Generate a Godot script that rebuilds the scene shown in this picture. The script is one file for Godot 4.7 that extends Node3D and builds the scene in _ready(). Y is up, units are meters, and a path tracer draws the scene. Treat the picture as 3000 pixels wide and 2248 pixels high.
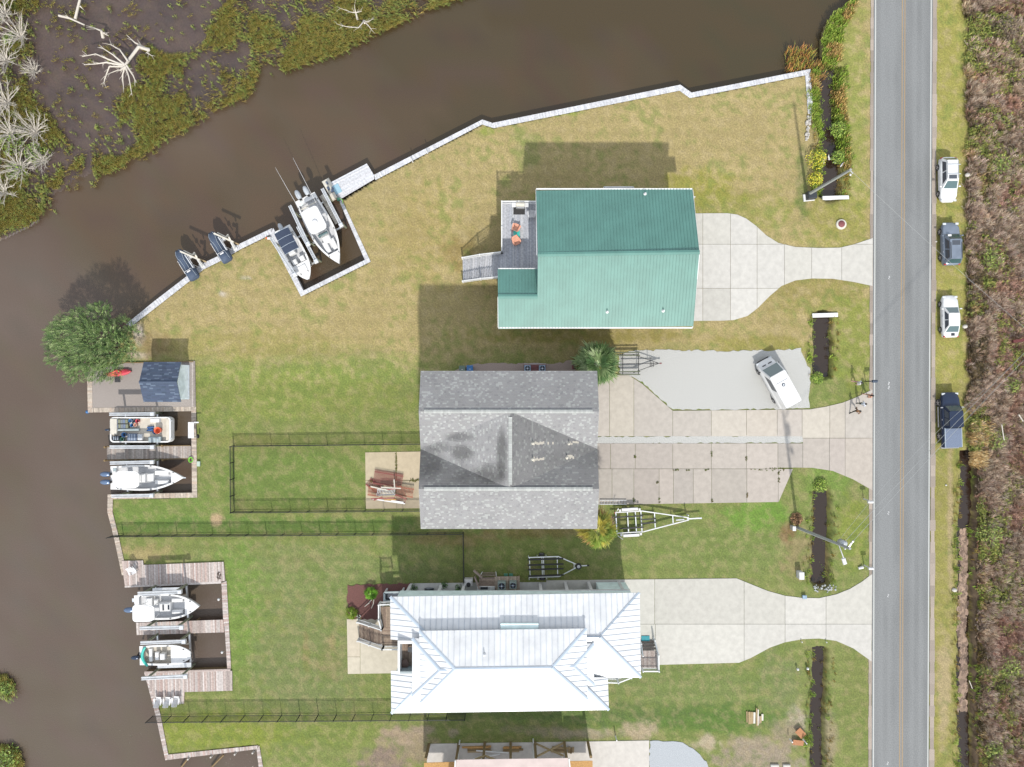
extends Node3D
# An aerial view of three canal-front houses, their docks, boats, driveways and the road. Units are metres, y is up, north is -z.
# P() turns a measured place (photo pixels, height above the ground) into a point of the world.

const S := 27.0
const H := 74.0
const K := 1.72

var M := {}
var rng := RandomNumberGenerator.new()
var used := {}
var tex := {}
var tex_mean := {}


func P(px: float, py: float, h := 0.0) -> Vector3:
	var f := (1.0 - h / H) / S
	return Vector3((px - 1500.0) * f, h, (py - 1124.0) * f)


func G(px: float, py: float, h := 0.0) -> Vector2:
	var p := P(px, py, h)
	return Vector2(p.x, p.z)


func poly(flat: Array, h := 0.0) -> PackedVector2Array:
	var out := PackedVector2Array()
	for i in range(0, flat.size(), 2):
		out.append(G(flat[i], flat[i + 1], h))
	return out


func A(hex: String) -> Color:   # base colour (linear) of a surface whose sunlit colour in the photograph is hex
	var c := Color(hex).srgb_to_linear()
	return Color(minf(c.r / K, 0.85), minf(c.g / K, 0.85), minf(c.b / K, 0.85))


func jit(c: Color, amount: float) -> Color:
	var f := 1.0 + rng.randf_range(-amount, amount)
	return Color(c.r * f, c.g * f, c.b * f)


# ---------------------------------------------------------------- names and labels
func numbered(called: String) -> String:
	var n: int = used.get(called, 0)
	used[called] = n + 1
	return called if n == 0 else "%s_%03d" % [called, n]


func tag(o: Node3D, label: String, category: String, group := "", kind := "") -> Node3D:
	if label: o.set_meta("label", label)
	if category: o.set_meta("category", category)
	if group: o.set_meta("group", group)
	if kind: o.set_meta("kind", kind)
	return o


func thing(called: String, label: String, category: String, at := Vector3.ZERO, turn := 0.0, group := "") -> Node3D:
	var o := Node3D.new()
	o.name = numbered(called)
	add_child(o)
	o.position = at
	o.rotation.y = turn
	tag(o, label, category, group)
	return o


func mesh_of(st: SurfaceTool) -> ArrayMesh:
	st.generate_normals()
	return st.commit()


func part(st, called: String, m, parent: Node3D, kind := "") -> MeshInstance3D:   # geometry given in the parent's own frame
	var o := MeshInstance3D.new()
	o.name = called
	o.mesh = mesh_of(st) if st is SurfaceTool else st
	o.material_override = M[m] if m is String else m
	parent.add_child(o, true)
	if kind: o.set_meta("kind", kind)
	return o


func wpart(st, called: String, m, parent: Node3D, kind := "") -> MeshInstance3D:   # geometry given in world metres
	var o := part(st, called, m, parent, kind)
	var off := Vector3.ZERO
	var q: Node = parent
	while q is Node3D and q != self:
		off += (q as Node3D).position
		q = q.get_parent()
	o.position = -off
	return o


func solo(st, called: String, m, label: String, category: String, group := "", kind := "") -> MeshInstance3D:
	var o := MeshInstance3D.new()
	o.name = numbered(called)
	o.mesh = mesh_of(st) if st is SurfaceTool else st
	o.material_override = M[m] if m is String else m
	add_child(o)
	tag(o, label, category, group, kind)
	return o


func copy_of(o: Node3D, called: String, at: Vector3, turn: float, label := "", group := "") -> Node3D:
	var c: Node3D = o.duplicate()
	c.name = numbered(called)
	add_child(c)
	c.position = at
	c.rotation.y = turn
	if label: c.set_meta("label", label)
	if group: c.set_meta("group", group)
	return c


# ---------------------------------------------------------------- shapes
func mb() -> SurfaceTool:
	var st := SurfaceTool.new()
	st.begin(Mesh.PRIMITIVE_TRIANGLES)
	st.set_smooth_group(-1)
	st.set_color(Color.WHITE)
	return st


func tri(st: SurfaceTool, a: Vector3, b: Vector3, c: Vector3, n: Vector3) -> void:
	if (b - a).cross(c - a).dot(n) > 0.0:
		st.add_vertex(a); st.add_vertex(c); st.add_vertex(b)
	else:
		st.add_vertex(a); st.add_vertex(b); st.add_vertex(c)


func face(st: SurfaceTool, pts: Array, n: Vector3) -> void:
	for i in range(1, pts.size() - 1):
		tri(st, pts[0], pts[i], pts[i + 1], n)


func box(st: SurfaceTool, c: Vector3, s: Vector3, b := Basis()) -> void:
	var h := s * 0.5
	for ax in 3:
		for sg in [-1.0, 1.0]:
			var n := Vector3.ZERO
			n[ax] = sg
			var u := Vector3.ZERO
			u[(ax + 1) % 3] = h[(ax + 1) % 3]
			var v := Vector3.ZERO
			v[(ax + 2) % 3] = h[(ax + 2) % 3]
			var o := n * h[ax]
			face(st, [c + b * (o - u - v), c + b * (o + u - v), c + b * (o + u + v), c + b * (o - u + v)], b * n)


func bevel_box(st: SurfaceTool, c: Vector3, s: Vector3, r: float, b := Basis()) -> void:   # a box whose top edges are chamfered
	var h := s * 0.5
	var lo := [Vector3(-h.x, -h.y, -h.z), Vector3(h.x, -h.y, -h.z), Vector3(h.x, -h.y, h.z), Vector3(-h.x, -h.y, h.z)]
	var md := [Vector3(-h.x, h.y - r, -h.z), Vector3(h.x, h.y - r, -h.z), Vector3(h.x, h.y - r, h.z), Vector3(-h.x, h.y - r, h.z)]
	var tp := [Vector3(-h.x + r, h.y, -h.z + r), Vector3(h.x - r, h.y, -h.z + r), Vector3(h.x - r, h.y, h.z - r), Vector3(-h.x + r, h.y, h.z - r)]
	var ns := [Vector3(0, 0, -1), Vector3(1, 0, 0), Vector3(0, 0, 1), Vector3(-1, 0, 0)]
	for i in 4:
		var j := (i + 1) % 4
		face(st, [c + b * lo[i], c + b * lo[j], c + b * md[j], c + b * md[i]], b * ns[i])
		face(st, [c + b * md[i], c + b * md[j], c + b * tp[j], c + b * tp[i]], b * (ns[i] + Vector3.UP))
	face(st, [c + b * tp[0], c + b * tp[1], c + b * tp[2], c + b * tp[3]], b * Vector3.UP)
	face(st, [c + b * lo[0], c + b * lo[1], c + b * lo[2], c + b * lo[3]], b * Vector3.DOWN)


func look(d: Vector3) -> Basis:   # z along d
	var z := d.normalized()
	var up := Vector3.UP if absf(z.y) < 0.99 else Vector3.RIGHT
	var x := up.cross(z).normalized()
	return Basis(x, z.cross(x), z)


func bar(st: SurfaceTool, a: Vector3, b: Vector3, w: float, t: float) -> void:   # a square timber from a to b, w wide and t high
	box(st, (a + b) * 0.5, Vector3(w, t, a.distance_to(b)), look(b - a))


func tube(st: SurfaceTool, pts: Array, radii, sides := 6, caps := true) -> void:
	st.set_smooth_group(1)
	var rings := []
	for i in pts.size():
		var d: Vector3 = pts[mini(i + 1, pts.size() - 1)] - pts[maxi(i - 1, 0)]
		var bs := look(d)
		var r: float = radii[i] if radii is Array else radii
		var ring := []
		for k in sides:
			var a := TAU * k / sides
			ring.append(pts[i] + bs.x * cos(a) * r + bs.y * sin(a) * r)
		rings.append(ring)
	for i in pts.size() - 1:
		for k in sides:
			var q := (k + 1) % sides
			var mid: Vector3 = (rings[i][k] + rings[i][q] + rings[i + 1][k] + rings[i + 1][q]) * 0.25
			face(st, [rings[i][k], rings[i][q], rings[i + 1][q], rings[i + 1][k]], mid - (pts[i] + pts[i + 1]) * 0.5)
	st.set_smooth_group(-1)
	if caps:
		face(st, rings[0], pts[0] - pts[1])
		face(st, rings[-1], pts[-1] - pts[-2])


func cyl(st: SurfaceTool, base: Vector3, r: float, h: float, sides := 12, r2 := -1.0) -> void:
	tube(st, [base, base + Vector3(0, h, 0)], [r, r if r2 < 0.0 else r2], sides)


func lathe(st: SurfaceTool, at: Vector3, prof: Array, sides := 14, sx := 1.0, sz := 1.0) -> void:   # prof: Vector2(radius, height), from below upwards
	st.set_smooth_group(1)
	for i in prof.size() - 1:
		for k in sides:
			var a := TAU * k / sides
			var b := TAU * (k + 1) / sides
			var f := func(p: Vector2, t: float) -> Vector3: return at + Vector3(cos(t) * p.x * sx, p.y, sin(t) * p.x * sz)
			var d: Vector2 = prof[i + 1] - prof[i]
			var n := Vector3(cos((a + b) / 2) * d.y, -d.x, sin((a + b) / 2) * d.y)
			var q := [f.call(prof[i], a), f.call(prof[i], b), f.call(prof[i + 1], b), f.call(prof[i + 1], a)]
			if prof[i].x < 0.0005: q = [q[1], q[2], q[3]]
			elif prof[i + 1].x < 0.0005: q = [q[0], q[1], q[2]]
			face(st, q, n)
	st.set_smooth_group(-1)


func pl_y(pl: Vector3, p: Vector2) -> float:
	return pl.x + pl.y * p.x + pl.z * p.y


func up3(pl: Vector3, p: Vector2) -> Vector3:
	return Vector3(p.x, pl_y(pl, p), p.y)


func slab(st: SurfaceTool, pg: PackedVector2Array, pl: Vector3, th: float, bottom := false) -> void:   # a plate under the plane y = pl.x + pl.y x + pl.z z
	var idx := Geometry2D.triangulate_polygon(pg)
	for i in range(0, idx.size(), 3):
		tri(st, up3(pl, pg[idx[i]]), up3(pl, pg[idx[i + 1]]), up3(pl, pg[idx[i + 2]]), Vector3.UP)
		if bottom:
			var dn := Vector3(0, -th, 0)
			tri(st, up3(pl, pg[idx[i]]) + dn, up3(pl, pg[idx[i + 1]]) + dn, up3(pl, pg[idx[i + 2]]) + dn, Vector3.DOWN)
	var cw := Geometry2D.is_polygon_clockwise(pg)
	for i in pg.size():
		var a := pg[i]
		var b := pg[(i + 1) % pg.size()]
		var e := b - a
		var n := Vector3(-e.y, 0, e.x) if cw else Vector3(e.y, 0, -e.x)
		var d := Vector3(0, -th, 0)
		face(st, [up3(pl, a), up3(pl, b), up3(pl, b) + d, up3(pl, a) + d], n)


func flat(y: float) -> Vector3:
	return Vector3(y, 0, 0)


func plane3(a: Vector3, b: Vector3, c: Vector3) -> Vector3:
	var n := (b - a).cross(c - a)
	return Vector3(a.y + (n.x * a.x + n.z * a.z) / n.y, -n.x / n.y, -n.z / n.y)


func slope_plane(on: Vector3, up_dir: Vector2, slope: float) -> Vector3:   # rises by slope along up_dir, passes through on
	var g := up_dir.normalized() * slope
	return Vector3(on.y - g.x * on.x - g.y * on.z, g.x, g.y)


func on_plane(px: float, py: float, pl: Vector3) -> Vector2:   # where the line of sight through a measured place meets a roof plane
	var h := pl.x
	for i in 12:
		h = pl_y(pl, G(px, py, h))
	return G(px, py, h)


func roof_poly(flatpx: Array, pl: Vector3) -> PackedVector2Array:
	var out := PackedVector2Array()
	for i in range(0, flatpx.size(), 2):
		out.append(on_plane(flatpx[i], flatpx[i + 1], pl))
	return out


func span(pg: PackedVector2Array, d: Vector2) -> Vector2:
	var lo := 1e9
	var hi := -1e9
	for p in pg:
		lo = minf(lo, p.dot(d))
		hi = maxf(hi, p.dot(d))
	return Vector2(lo, hi)


func strips(pg: PackedVector2Array, along: Vector2, w: float, gap := 0.0, start := 0.0) -> Array:   # cuts a polygon into strips that run along a direction
	var u := along.normalized()
	var v := Vector2(-u.y, u.x)
	var su := span(pg, u)
	var sv := span(pg, v)
	var out := []
	var t := sv.x - start
	while t < sv.y - 0.01:
		var q := PackedVector2Array()
		for c in [[su.x - 1, t + gap * 0.5], [su.y + 1, t + gap * 0.5], [su.y + 1, t + w - gap * 0.5], [su.x - 1, t + w - gap * 0.5]]:
			q.append(u * c[0] + v * c[1])
		for r in Geometry2D.intersect_polygons(pg, q):
			out.append(r)
		t += w
	return out


func deck(st: SurfaceTool, pg: PackedVector2Array, along: Vector2, w: float, y: float, th: float, cols: Array, gap := 0.008) -> void:   # boards laid side by side
	for r in strips(pg, along, w, gap):
		st.set_color(jit(cols[rng.randi() % cols.size()], 0.14))
		slab(st, r, flat(y + rng.randf_range(-0.003, 0.003)), th)
	st.set_color(Color.WHITE)


func ribbon(pts: PackedVector2Array, w: float) -> PackedVector2Array:   # a band of constant width round a line
	var l := PackedVector2Array()
	var r := PackedVector2Array()
	for i in pts.size():
		var d := (pts[mini(i + 1, pts.size() - 1)] - pts[maxi(i - 1, 0)]).normalized()
		var n := Vector2(-d.y, d.x) * w * 0.5
		l.append(pts[i] + n)
		r.append(pts[i] - n)
	r.reverse()
	l.append_array(r)
	return l


func smooth_line(flatpx: Array, n := 6) -> PackedVector2Array:
	var c := Curve2D.new()
	var p := poly(flatpx)
	for i in p.size():
		var t := (p[mini(i + 1, p.size() - 1)] - p[maxi(i - 1, 0)]) / 6.0
		c.add_point(p[i], -t, t)
	var out := PackedVector2Array()
	for i in p.size() - 1:
		for k in n:
			out.append(c.sample(i, float(k) / n))
	out.append(p[-1])
	return out


# ---------------------------------------------------------------- materials
func noise_tex(key: String, size: int, freq: float, oct: int, lo: float, hi: float, sd: int, speckle := 0.0) -> void:
	var n := FastNoiseLite.new()
	n.seed = sd
	n.frequency = freq
	n.fractal_octaves = oct
	n.fractal_gain = 0.62
	var im := n.get_seamless_image(size, size)
	im.convert(Image.FORMAT_L8)
	var d := im.get_data()
	var sum := 0.0
	for i in d.size():
		var v := lerpf(lo, hi, d[i] / 255.0)
		if speckle > 0.0: v += rng.randf_range(-speckle, speckle)
		d[i] = int(clampf(v, 0.0, 1.0) * 255.0)
		sum += pow(clampf(v, 0.0, 1.0), 2.2)
	var o := Image.create_from_data(size, size, false, Image.FORMAT_L8, d)
	o.generate_mipmaps()
	tex_mean[key] = sum / d.size()
	tex[key] = ImageTexture.create_from_image(o)


func mat(key: String, col: Color, rough := 0.8, metal := 0.0, t := "", scale := 0.25, vcol := false, bump := 0.0) -> StandardMaterial3D:   # col is linear
	var m := StandardMaterial3D.new()
	m.resource_name = key
	m.albedo_color = Color(col.r, col.g, col.b).linear_to_srgb()
	m.roughness = rough
	m.metallic = metal
	m.vertex_color_use_as_albedo = vcol
	if t:
		m.albedo_texture = tex[t]
		m.uv1_triplanar = true
		m.uv1_world_triplanar = true
		m.uv1_scale = Vector3.ONE * scale
		if bump > 0.0:
			m.heightmap_enabled = true
			m.heightmap_texture = tex[t]
			m.heightmap_scale = bump
	if t:
		var up: float = 1.0 / tex_mean[t]
		m.albedo_color = Color(minf(col.r * up, 1.0), minf(col.g * up, 1.0), minf(col.b * up, 1.0)).linear_to_srgb()
	M[key] = m
	return m


func glass(key: String, col: Color) -> void:
	var m := mat(key, col, 0.06)
	m.metallic_specular = 0.7
	m.clearcoat_enabled = true
	m.clearcoat = 0.6
	m.clearcoat_roughness = 0.03


func materials() -> void:
	noise_tex("grass", 1024, 0.05, 5, 0.70, 1.0, 3, 0.10)
	noise_tex("concrete", 512, 0.02, 6, 0.91, 1.0, 5, 0.02)
	noise_tex("gravel", 512, 0.10, 3, 0.6, 1.0, 7, 0.12)
	noise_tex("asphalt", 512, 0.06, 4, 0.78, 1.0, 9, 0.10)
	noise_tex("wood", 512, 0.02, 5, 0.78, 1.0, 11, 0.05)
	noise_tex("paint", 256, 0.01, 4, 0.90, 1.04, 13, 0.01)
	noise_tex("ripple", 1024, 0.035, 4, 0.0, 1.0, 17)
	noise_tex("mulch", 512, 0.12, 3, 0.35, 1.3, 19, 0.15)
	mat("lawn", Color.WHITE, 0.95, 0, "grass", 0.09, true, 4.0)
	mat("mud", Color.WHITE, 0.6, 0, "grass", 0.08, true)
	var w := mat("water", Color.WHITE, 0.10, 0, "", 0.05, true)
	w.heightmap_enabled = true
	w.heightmap_texture = tex.ripple
	w.heightmap_scale = 2.0
	w.uv1_triplanar = true
	w.uv1_world_triplanar = true
	w.uv1_scale = Vector3.ONE * 0.16
	w.metallic_specular = 0.4
	mat("ditch", A("33261d"), 0.12, 0, "", 0.1)
	mat("asphalt", A("8b8e90"), 0.9, 0, "asphalt", 0.21, true, 0.6)
	mat("line_white", A("c9ccca"), 0.8, 0, "asphalt", 0.7)
	mat("line_yellow", A("ad9470"), 0.8, 0, "asphalt", 0.7)
	mat("verge_gravel", A("b3a79c"), 0.95, 0, "gravel", 0.5, true)
	mat("concrete", Color.WHITE, 0.9, 0, "concrete", 0.11, true)
	mat("gravel", A("c4c5c3"), 0.95, 0, "gravel", 0.22, true, 3.0)
	mat("gravel_dock", A("a69e99"), 0.95, 0, "gravel", 0.35, true, 2.0)
	mat("board", Color.WHITE, 0.85, 0, "wood", 0.35, true)
	mat("timber", A("8a7450"), 0.85, 0, "wood", 0.5, true)
	mat("white", A("f0f2f4"), 0.5, 0, "paint", 0.2)
	mat("white_wall", A("e6e8ea"), 0.7, 0, "paint", 0.2)
	mat("gel", A("f4f5f6"), 0.22, 0, "paint", 0.2)
	mat("gel_floor", A("dcdee2"), 0.6, 0, "paint", 0.3)
	mat("vinyl", A("e8e9ec"), 0.5, 0, "paint", 0.3)
	mat("beige", A("d6cfc2"), 0.6, 0, "paint", 0.3)
	mat("aluminium", Color(0.62, 0.64, 0.66), 0.38, 0.75, "paint", 0.5)
	mat("galvanised", Color(0.55, 0.57, 0.60), 0.45, 0.6, "paint", 0.5)
	mat("black", Color(0.012, 0.012, 0.014), 0.6)
	mat("rubber", Color(0.02, 0.02, 0.021), 0.85)
	mat("rim", Color(0.42, 0.43, 0.45), 0.35, 0.8)
	mat("navy", A("46566f"), 0.75, 0, "wood", 0.6)
	mat("piping", A("c8d4de"), 0.6)
	mat("cream", A("dcd8cc"), 0.5, 0, "paint", 0.3)
	mat("wood_old", A("b09a74"), 0.85, 0, "wood", 0.6)
	mat("green_metal", A("5f938a"), 0.5, 0.0, "paint", 0.13)
	mat("white_metal", A("eef1f5"), 0.4, 0.0, "paint", 0.15)
	mat("seam", A("c3d2e2"), 0.4, 0.0)
	mat("shingle", Color.WHITE, 0.95, 0, "asphalt", 0.6, true)
	mat("teal_wall", Color(0.55, 0.67, 0.67), 0.7, 0, "paint", 0.3)
	mat("engine_grey", A("c3cad2"), 0.3, 0, "paint", 0.5)
	mat("engine_blue", A("6f86a8"), 0.22, 0.3, "paint", 0.5)
	mat("engine_black", A("33425a"), 0.2, 0.2, "paint", 0.5)
	mat("red", A("d84a5a"), 0.4, 0, "paint", 0.5)
	mat("orange", A("f0683a"), 0.5)
	mat("blue", A("2f74b4"), 0.5)
	mat("teal", A("2b9aa8"), 0.7, 0, "paint", 0.6)
	mat("green_plastic", A("4f8f78"), 0.5)
	mat("lime", A("86d84a"), 0.6)
	mat("rail_red", A("a3605a"), 0.8, 0, "wood", 0.6)
	mat("rail_orange", A("b87a62"), 0.85, 0, "wood", 0.6)
	mat("salmon", A("eaa98e"), 0.7)
	mat("turquoise", A("3fc8bc"), 0.5)
	mat("mulch", A("7d5550"), 0.95, 0, "mulch", 0.6, true, 4.0)
	mat("grey_box", A("a8b6bb"), 0.6, 0, "paint", 0.4)
	mat("fan_dark", A("3a3f46"), 0.5, 0.2)
	mat("brown_red", A("8a4f52"), 0.8, 0, "paint", 0.6)
	mat("pink_sheet", A("d9c8c4"), 0.7, 0, "paint", 0.12)
	mat("plywood", A("c79a5e"), 0.85, 0, "wood", 0.4)
	mat("leaf", Color.WHITE, 0.75, 0, "", 1.0, true)
	mat("bark", A("8f8474"), 0.95, 0, "wood", 0.8)
	mat("dead_wood", A("e0d9ce"), 0.9, 0, "wood", 0.8, true)
	mat("stone", A("d6d2cc"), 0.95, 0, "gravel", 0.8, true)
	mat("fence", Color(0.02, 0.022, 0.024), 0.5)
	mat("body", Color.WHITE, 0.85, 0, "", 1.0, true)
	mat("paint_white", A("f2f4f6"), 0.22, 0, "paint", 0.3)
	mat("paint_grey", A("8d99aa"), 0.25, 0.35, "paint", 0.3)
	mat("paint_navy", A("22324e"), 0.2, 0.2, "paint", 0.3)
	mat("bed_cover", A("75839c"), 0.8, 0, "wood", 0.8)
	glass("car_glass", Color(0.035, 0.075, 0.08))
	glass("dark_glass", Color(0.015, 0.022, 0.035))
	mat("tail_red", A("c03038"), 0.3)
	mat("lamp_clear", A("dfe6ec"), 0.1)
	mat("skin", A("d8a888"), 0.6)
	mat("hair", Color(0.012, 0.010, 0.010), 0.7)
	M.board.albedo_color = Color(1, 1, 1)
	for k in ["leaf"]:
		M[k].backlight_enabled = true
		M[k].backlight = Color(0.10, 0.12, 0.05)


# ---------------------------------------------------------------- the ground
const CELL := 0.2
const X0 := -64.0
const Z0 := -50.0
const NX := 641
const NZ := 501


func fill(mask: PackedByteArray, pg: PackedVector2Array, val: int) -> void:   # scan-line fill of a polygon on the grid
	var box_y := span(pg, Vector2(0, 1))
	for j in range(maxi(0, int((box_y.x - Z0) / CELL)), mini(NZ - 1, int((box_y.y - Z0) / CELL) + 1) + 1):
		var z := Z0 + j * CELL
		var xs := []
		for i in pg.size():
			var a := pg[i]
			var b := pg[(i + 1) % pg.size()]
			if (a.y <= z) != (b.y <= z):
				xs.append(a.x + (b.x - a.x) * (z - a.y) / (b.y - a.y))
		xs.sort()
		for k in range(0, xs.size() - 1, 2):
			for i in range(maxi(0, int(ceil((xs[k] - X0) / CELL))), mini(NX - 1, int(floor((xs[k + 1] - X0) / CELL))) + 1):
				mask[j * NX + i] = val


func land_outline() -> Array:
	return [3500, -600, 2560, -600, 2510, -100, 2500, 0, 2470, 22, 2440, 42, 2418, 70, 2404, 130, 2410, 172, 2396, 200, 2374, 208,
		2025, 277, 1993, 254, 1500, 355, 1443, 366, 1413, 356, 1098, 519, 986, 590, 1071, 764, 888, 854, 800, 673, 796, 674, 750, 697, 700, 721, 641, 755, 590, 779, 549, 815, 454, 888, 374, 950,
		352, 985, 330, 1030, 300, 1062, 258, 1085, 260, 1205, 563, 1200, 564, 1449, 320, 1453, 319, 1500, 338, 1575, 362, 1686, 371, 1716, 652, 1705, 658, 1813, 670, 1962, 428, 1971, 433, 1991, 488, 2224, 752, 2191, 770, 2300, 775, 2900, 3500, 2900]


const BLOBS := [
	[2050, 560, 130, 60, "a3a23c", 0.75], [2160, 620, 180, 60, "9ca048", 0.6], [1545, 440, 45, 70, "83984a", 0.55], [2480, 330, 70, 420, "a3a954", 0.85],
	[2770, 300, 60, 1100, "b0ab58", 0.85], [2460, 650, 120, 90, "a6a34f", 0.7], [2400, 850, 160, 100, "a29752", 0.7], [2500, 1000, 70, 170, "97a346", 0.8],
	[700, 1010, 320, 45, "a7a155", 0.5], [820, 1150, 420, 90, "9aa550", 0.75], [850, 1400, 250, 90, "7e9846", 0.85], [480, 1500, 190, 55, "86a24c", 0.9],
	[430, 1620, 80, 28, "c4b27c", 0.85], [800, 1540, 600, 26, "6f9440", 0.75], [900, 1680, 380, 95, "8f9f5e", 0.75], [690, 1800, 90, 220, "88a84a", 0.85],
	[900, 1950, 170, 200, "8c995f", 0.75], [620, 2150, 300, 60, "9aa83e", 0.85], [1000, 2140, 170, 50, "8fa048", 0.6], [2000, 2010, 280, 75, "8b9c58", 0.85],
	[2050, 2108, 420, 42, "638a34", 0.9], [1640, 2090, 400, 40, "6f8448", 0.7], [1880, 2142, 65, 26, "cdbb9c", 0.95], [2075, 2178, 45, 26, "d4c4a8", 0.95], [2335, 2105, 34, 45, "cfc2ab", 0.95],
	[2230, 2190, 100, 36, "bfae97", 0.9], [2220, 2225, 120, 50, "b7a893", 0.95], [2300, 2150, 60, 40, "b5a48c", 0.8], [1200, 2190, 90, 60, "b39e88", 0.8], [1170, 2160, 60, 34, "c0aa92", 0.9], [1120, 2230, 75, 40, "a38f80", 0.95], [1250, 2140, 40, 14, "b9a68f", 0.85], [1330, 2150, 20, 12, "bfae98", 0.8],
	[1700, 2150, 120, 16, "bcae96", 0.85], [1560, 2140, 120, 14, "a89d80", 0.6], [2420, 2170, 40, 80, "b9a78c", 0.75],
	[1600, 1556, 180, 20, "98844f", 0.7], [1340, 1580, 140, 22, "a88f60", 0.6], [2100, 1600, 380, 95, "90a058", 0.85], [2215, 1510, 110, 45, "82ae42", 0.9], [2420, 1400, 70, 80, "88a84a", 0.85],
	[2340, 1620, 55, 70, "ab9c6e", 0.85], [2500, 1560, 50, 110, "9aa846", 0.85], [2500, 2050, 45, 200, "8f9a52", 0.8], [2290, 2000, 60, 110, "8d9a60", 0.8],
	[1700, 985, 330, 22, "a59a4b", 0.7], [2250, 1010, 200, 30, "a7a04e", 0.7], [408, 985, 16, 42, "ddd2c0", 1.0], [405, 1040, 36, 14, "d6c8b0", 1.0], [450, 1015, 55, 38, "a58c62", 0.7],
	[634, 1520, 21, 18, "d4b892", 1.0], [655, 862, 16, 12, "e0d4c2", 0.95], [720, 815, 18, 5, "dccdb8", 0.8], [2785, 1520, 9, 240, "cdb98c", 0.9], [2765, 2010, 22, 170, "cfbb90", 0.85],
	[2812, 1600, 6, 130, "d3bfa6", 0.7], [1250, 700, 120, 160, "b7a565", 0.5], [880, 1640, 90, 22, "a3a06a", 0.4], [1180, 290, 200, 20, "a6a850", 0.0], [1650, 330, 60, 14, "9fb04a", 0.8],
	[1430, 385, 40, 12, "9fae4c", 0.8], [2350, 560, 20, 110, "6f8440", 0.7], [1280, 1700, 220, 60, "7f8a52", 0.6], [1350, 740, 60, 50, "a0894f", 0.6], [2310, 1560, 30, 25, "96774f", 0.9],
	[960, 1940, 40, 60, "b59f72", 0.35], [975, 1890, 10, 30, "c0a878", 0.5], [895, 1910, 12, 70, "b39b68", 0.5], [700, 1290, 160, 20, "a9a45c", 0.4], [2720, 1100, 26, 60, "c5b78c", 0.5]]

# ditches: pixel line, half width of the water in metres, half width of the cut
const DITCHES := [[[2432, 190, 2424, 300, 2436, 400, 2440, 470, 2432, 578], 0.62, 1.6], [[2412, 924, 2412, 1000, 2413, 1105], 0.80, 1.15],
	[[2408, 1440, 2412, 1520, 2405, 1620, 2405, 1712], 0.5, 1.35], [[2406, 1900, 2402, 2000, 2398, 2080, 2398, 2200, 2402, 2300], 0.48, 1.05], [[2836, 1320, 2838, 1450, 2830, 1600, 2832, 1800, 2830, 2000, 2834, 2300], 0.55, 1.0]]

var land := PackedByteArray()
var marsh := PackedByteArray()
var height := PackedFloat32Array()


func ground_height(x: float, z: float) -> float:
	var i := clampi(int(round((x - X0) / CELL)), 0, NX - 1)
	var j := clampi(int(round((z - Z0) / CELL)), 0, NZ - 1)
	return height[j * NX + i]


func is_land(x: float, z: float) -> bool:
	return land[clampi(int(round((z - Z0) / CELL)), 0, NZ - 1) * NX + clampi(int(round((x - X0) / CELL)), 0, NX - 1)] > 0


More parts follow.
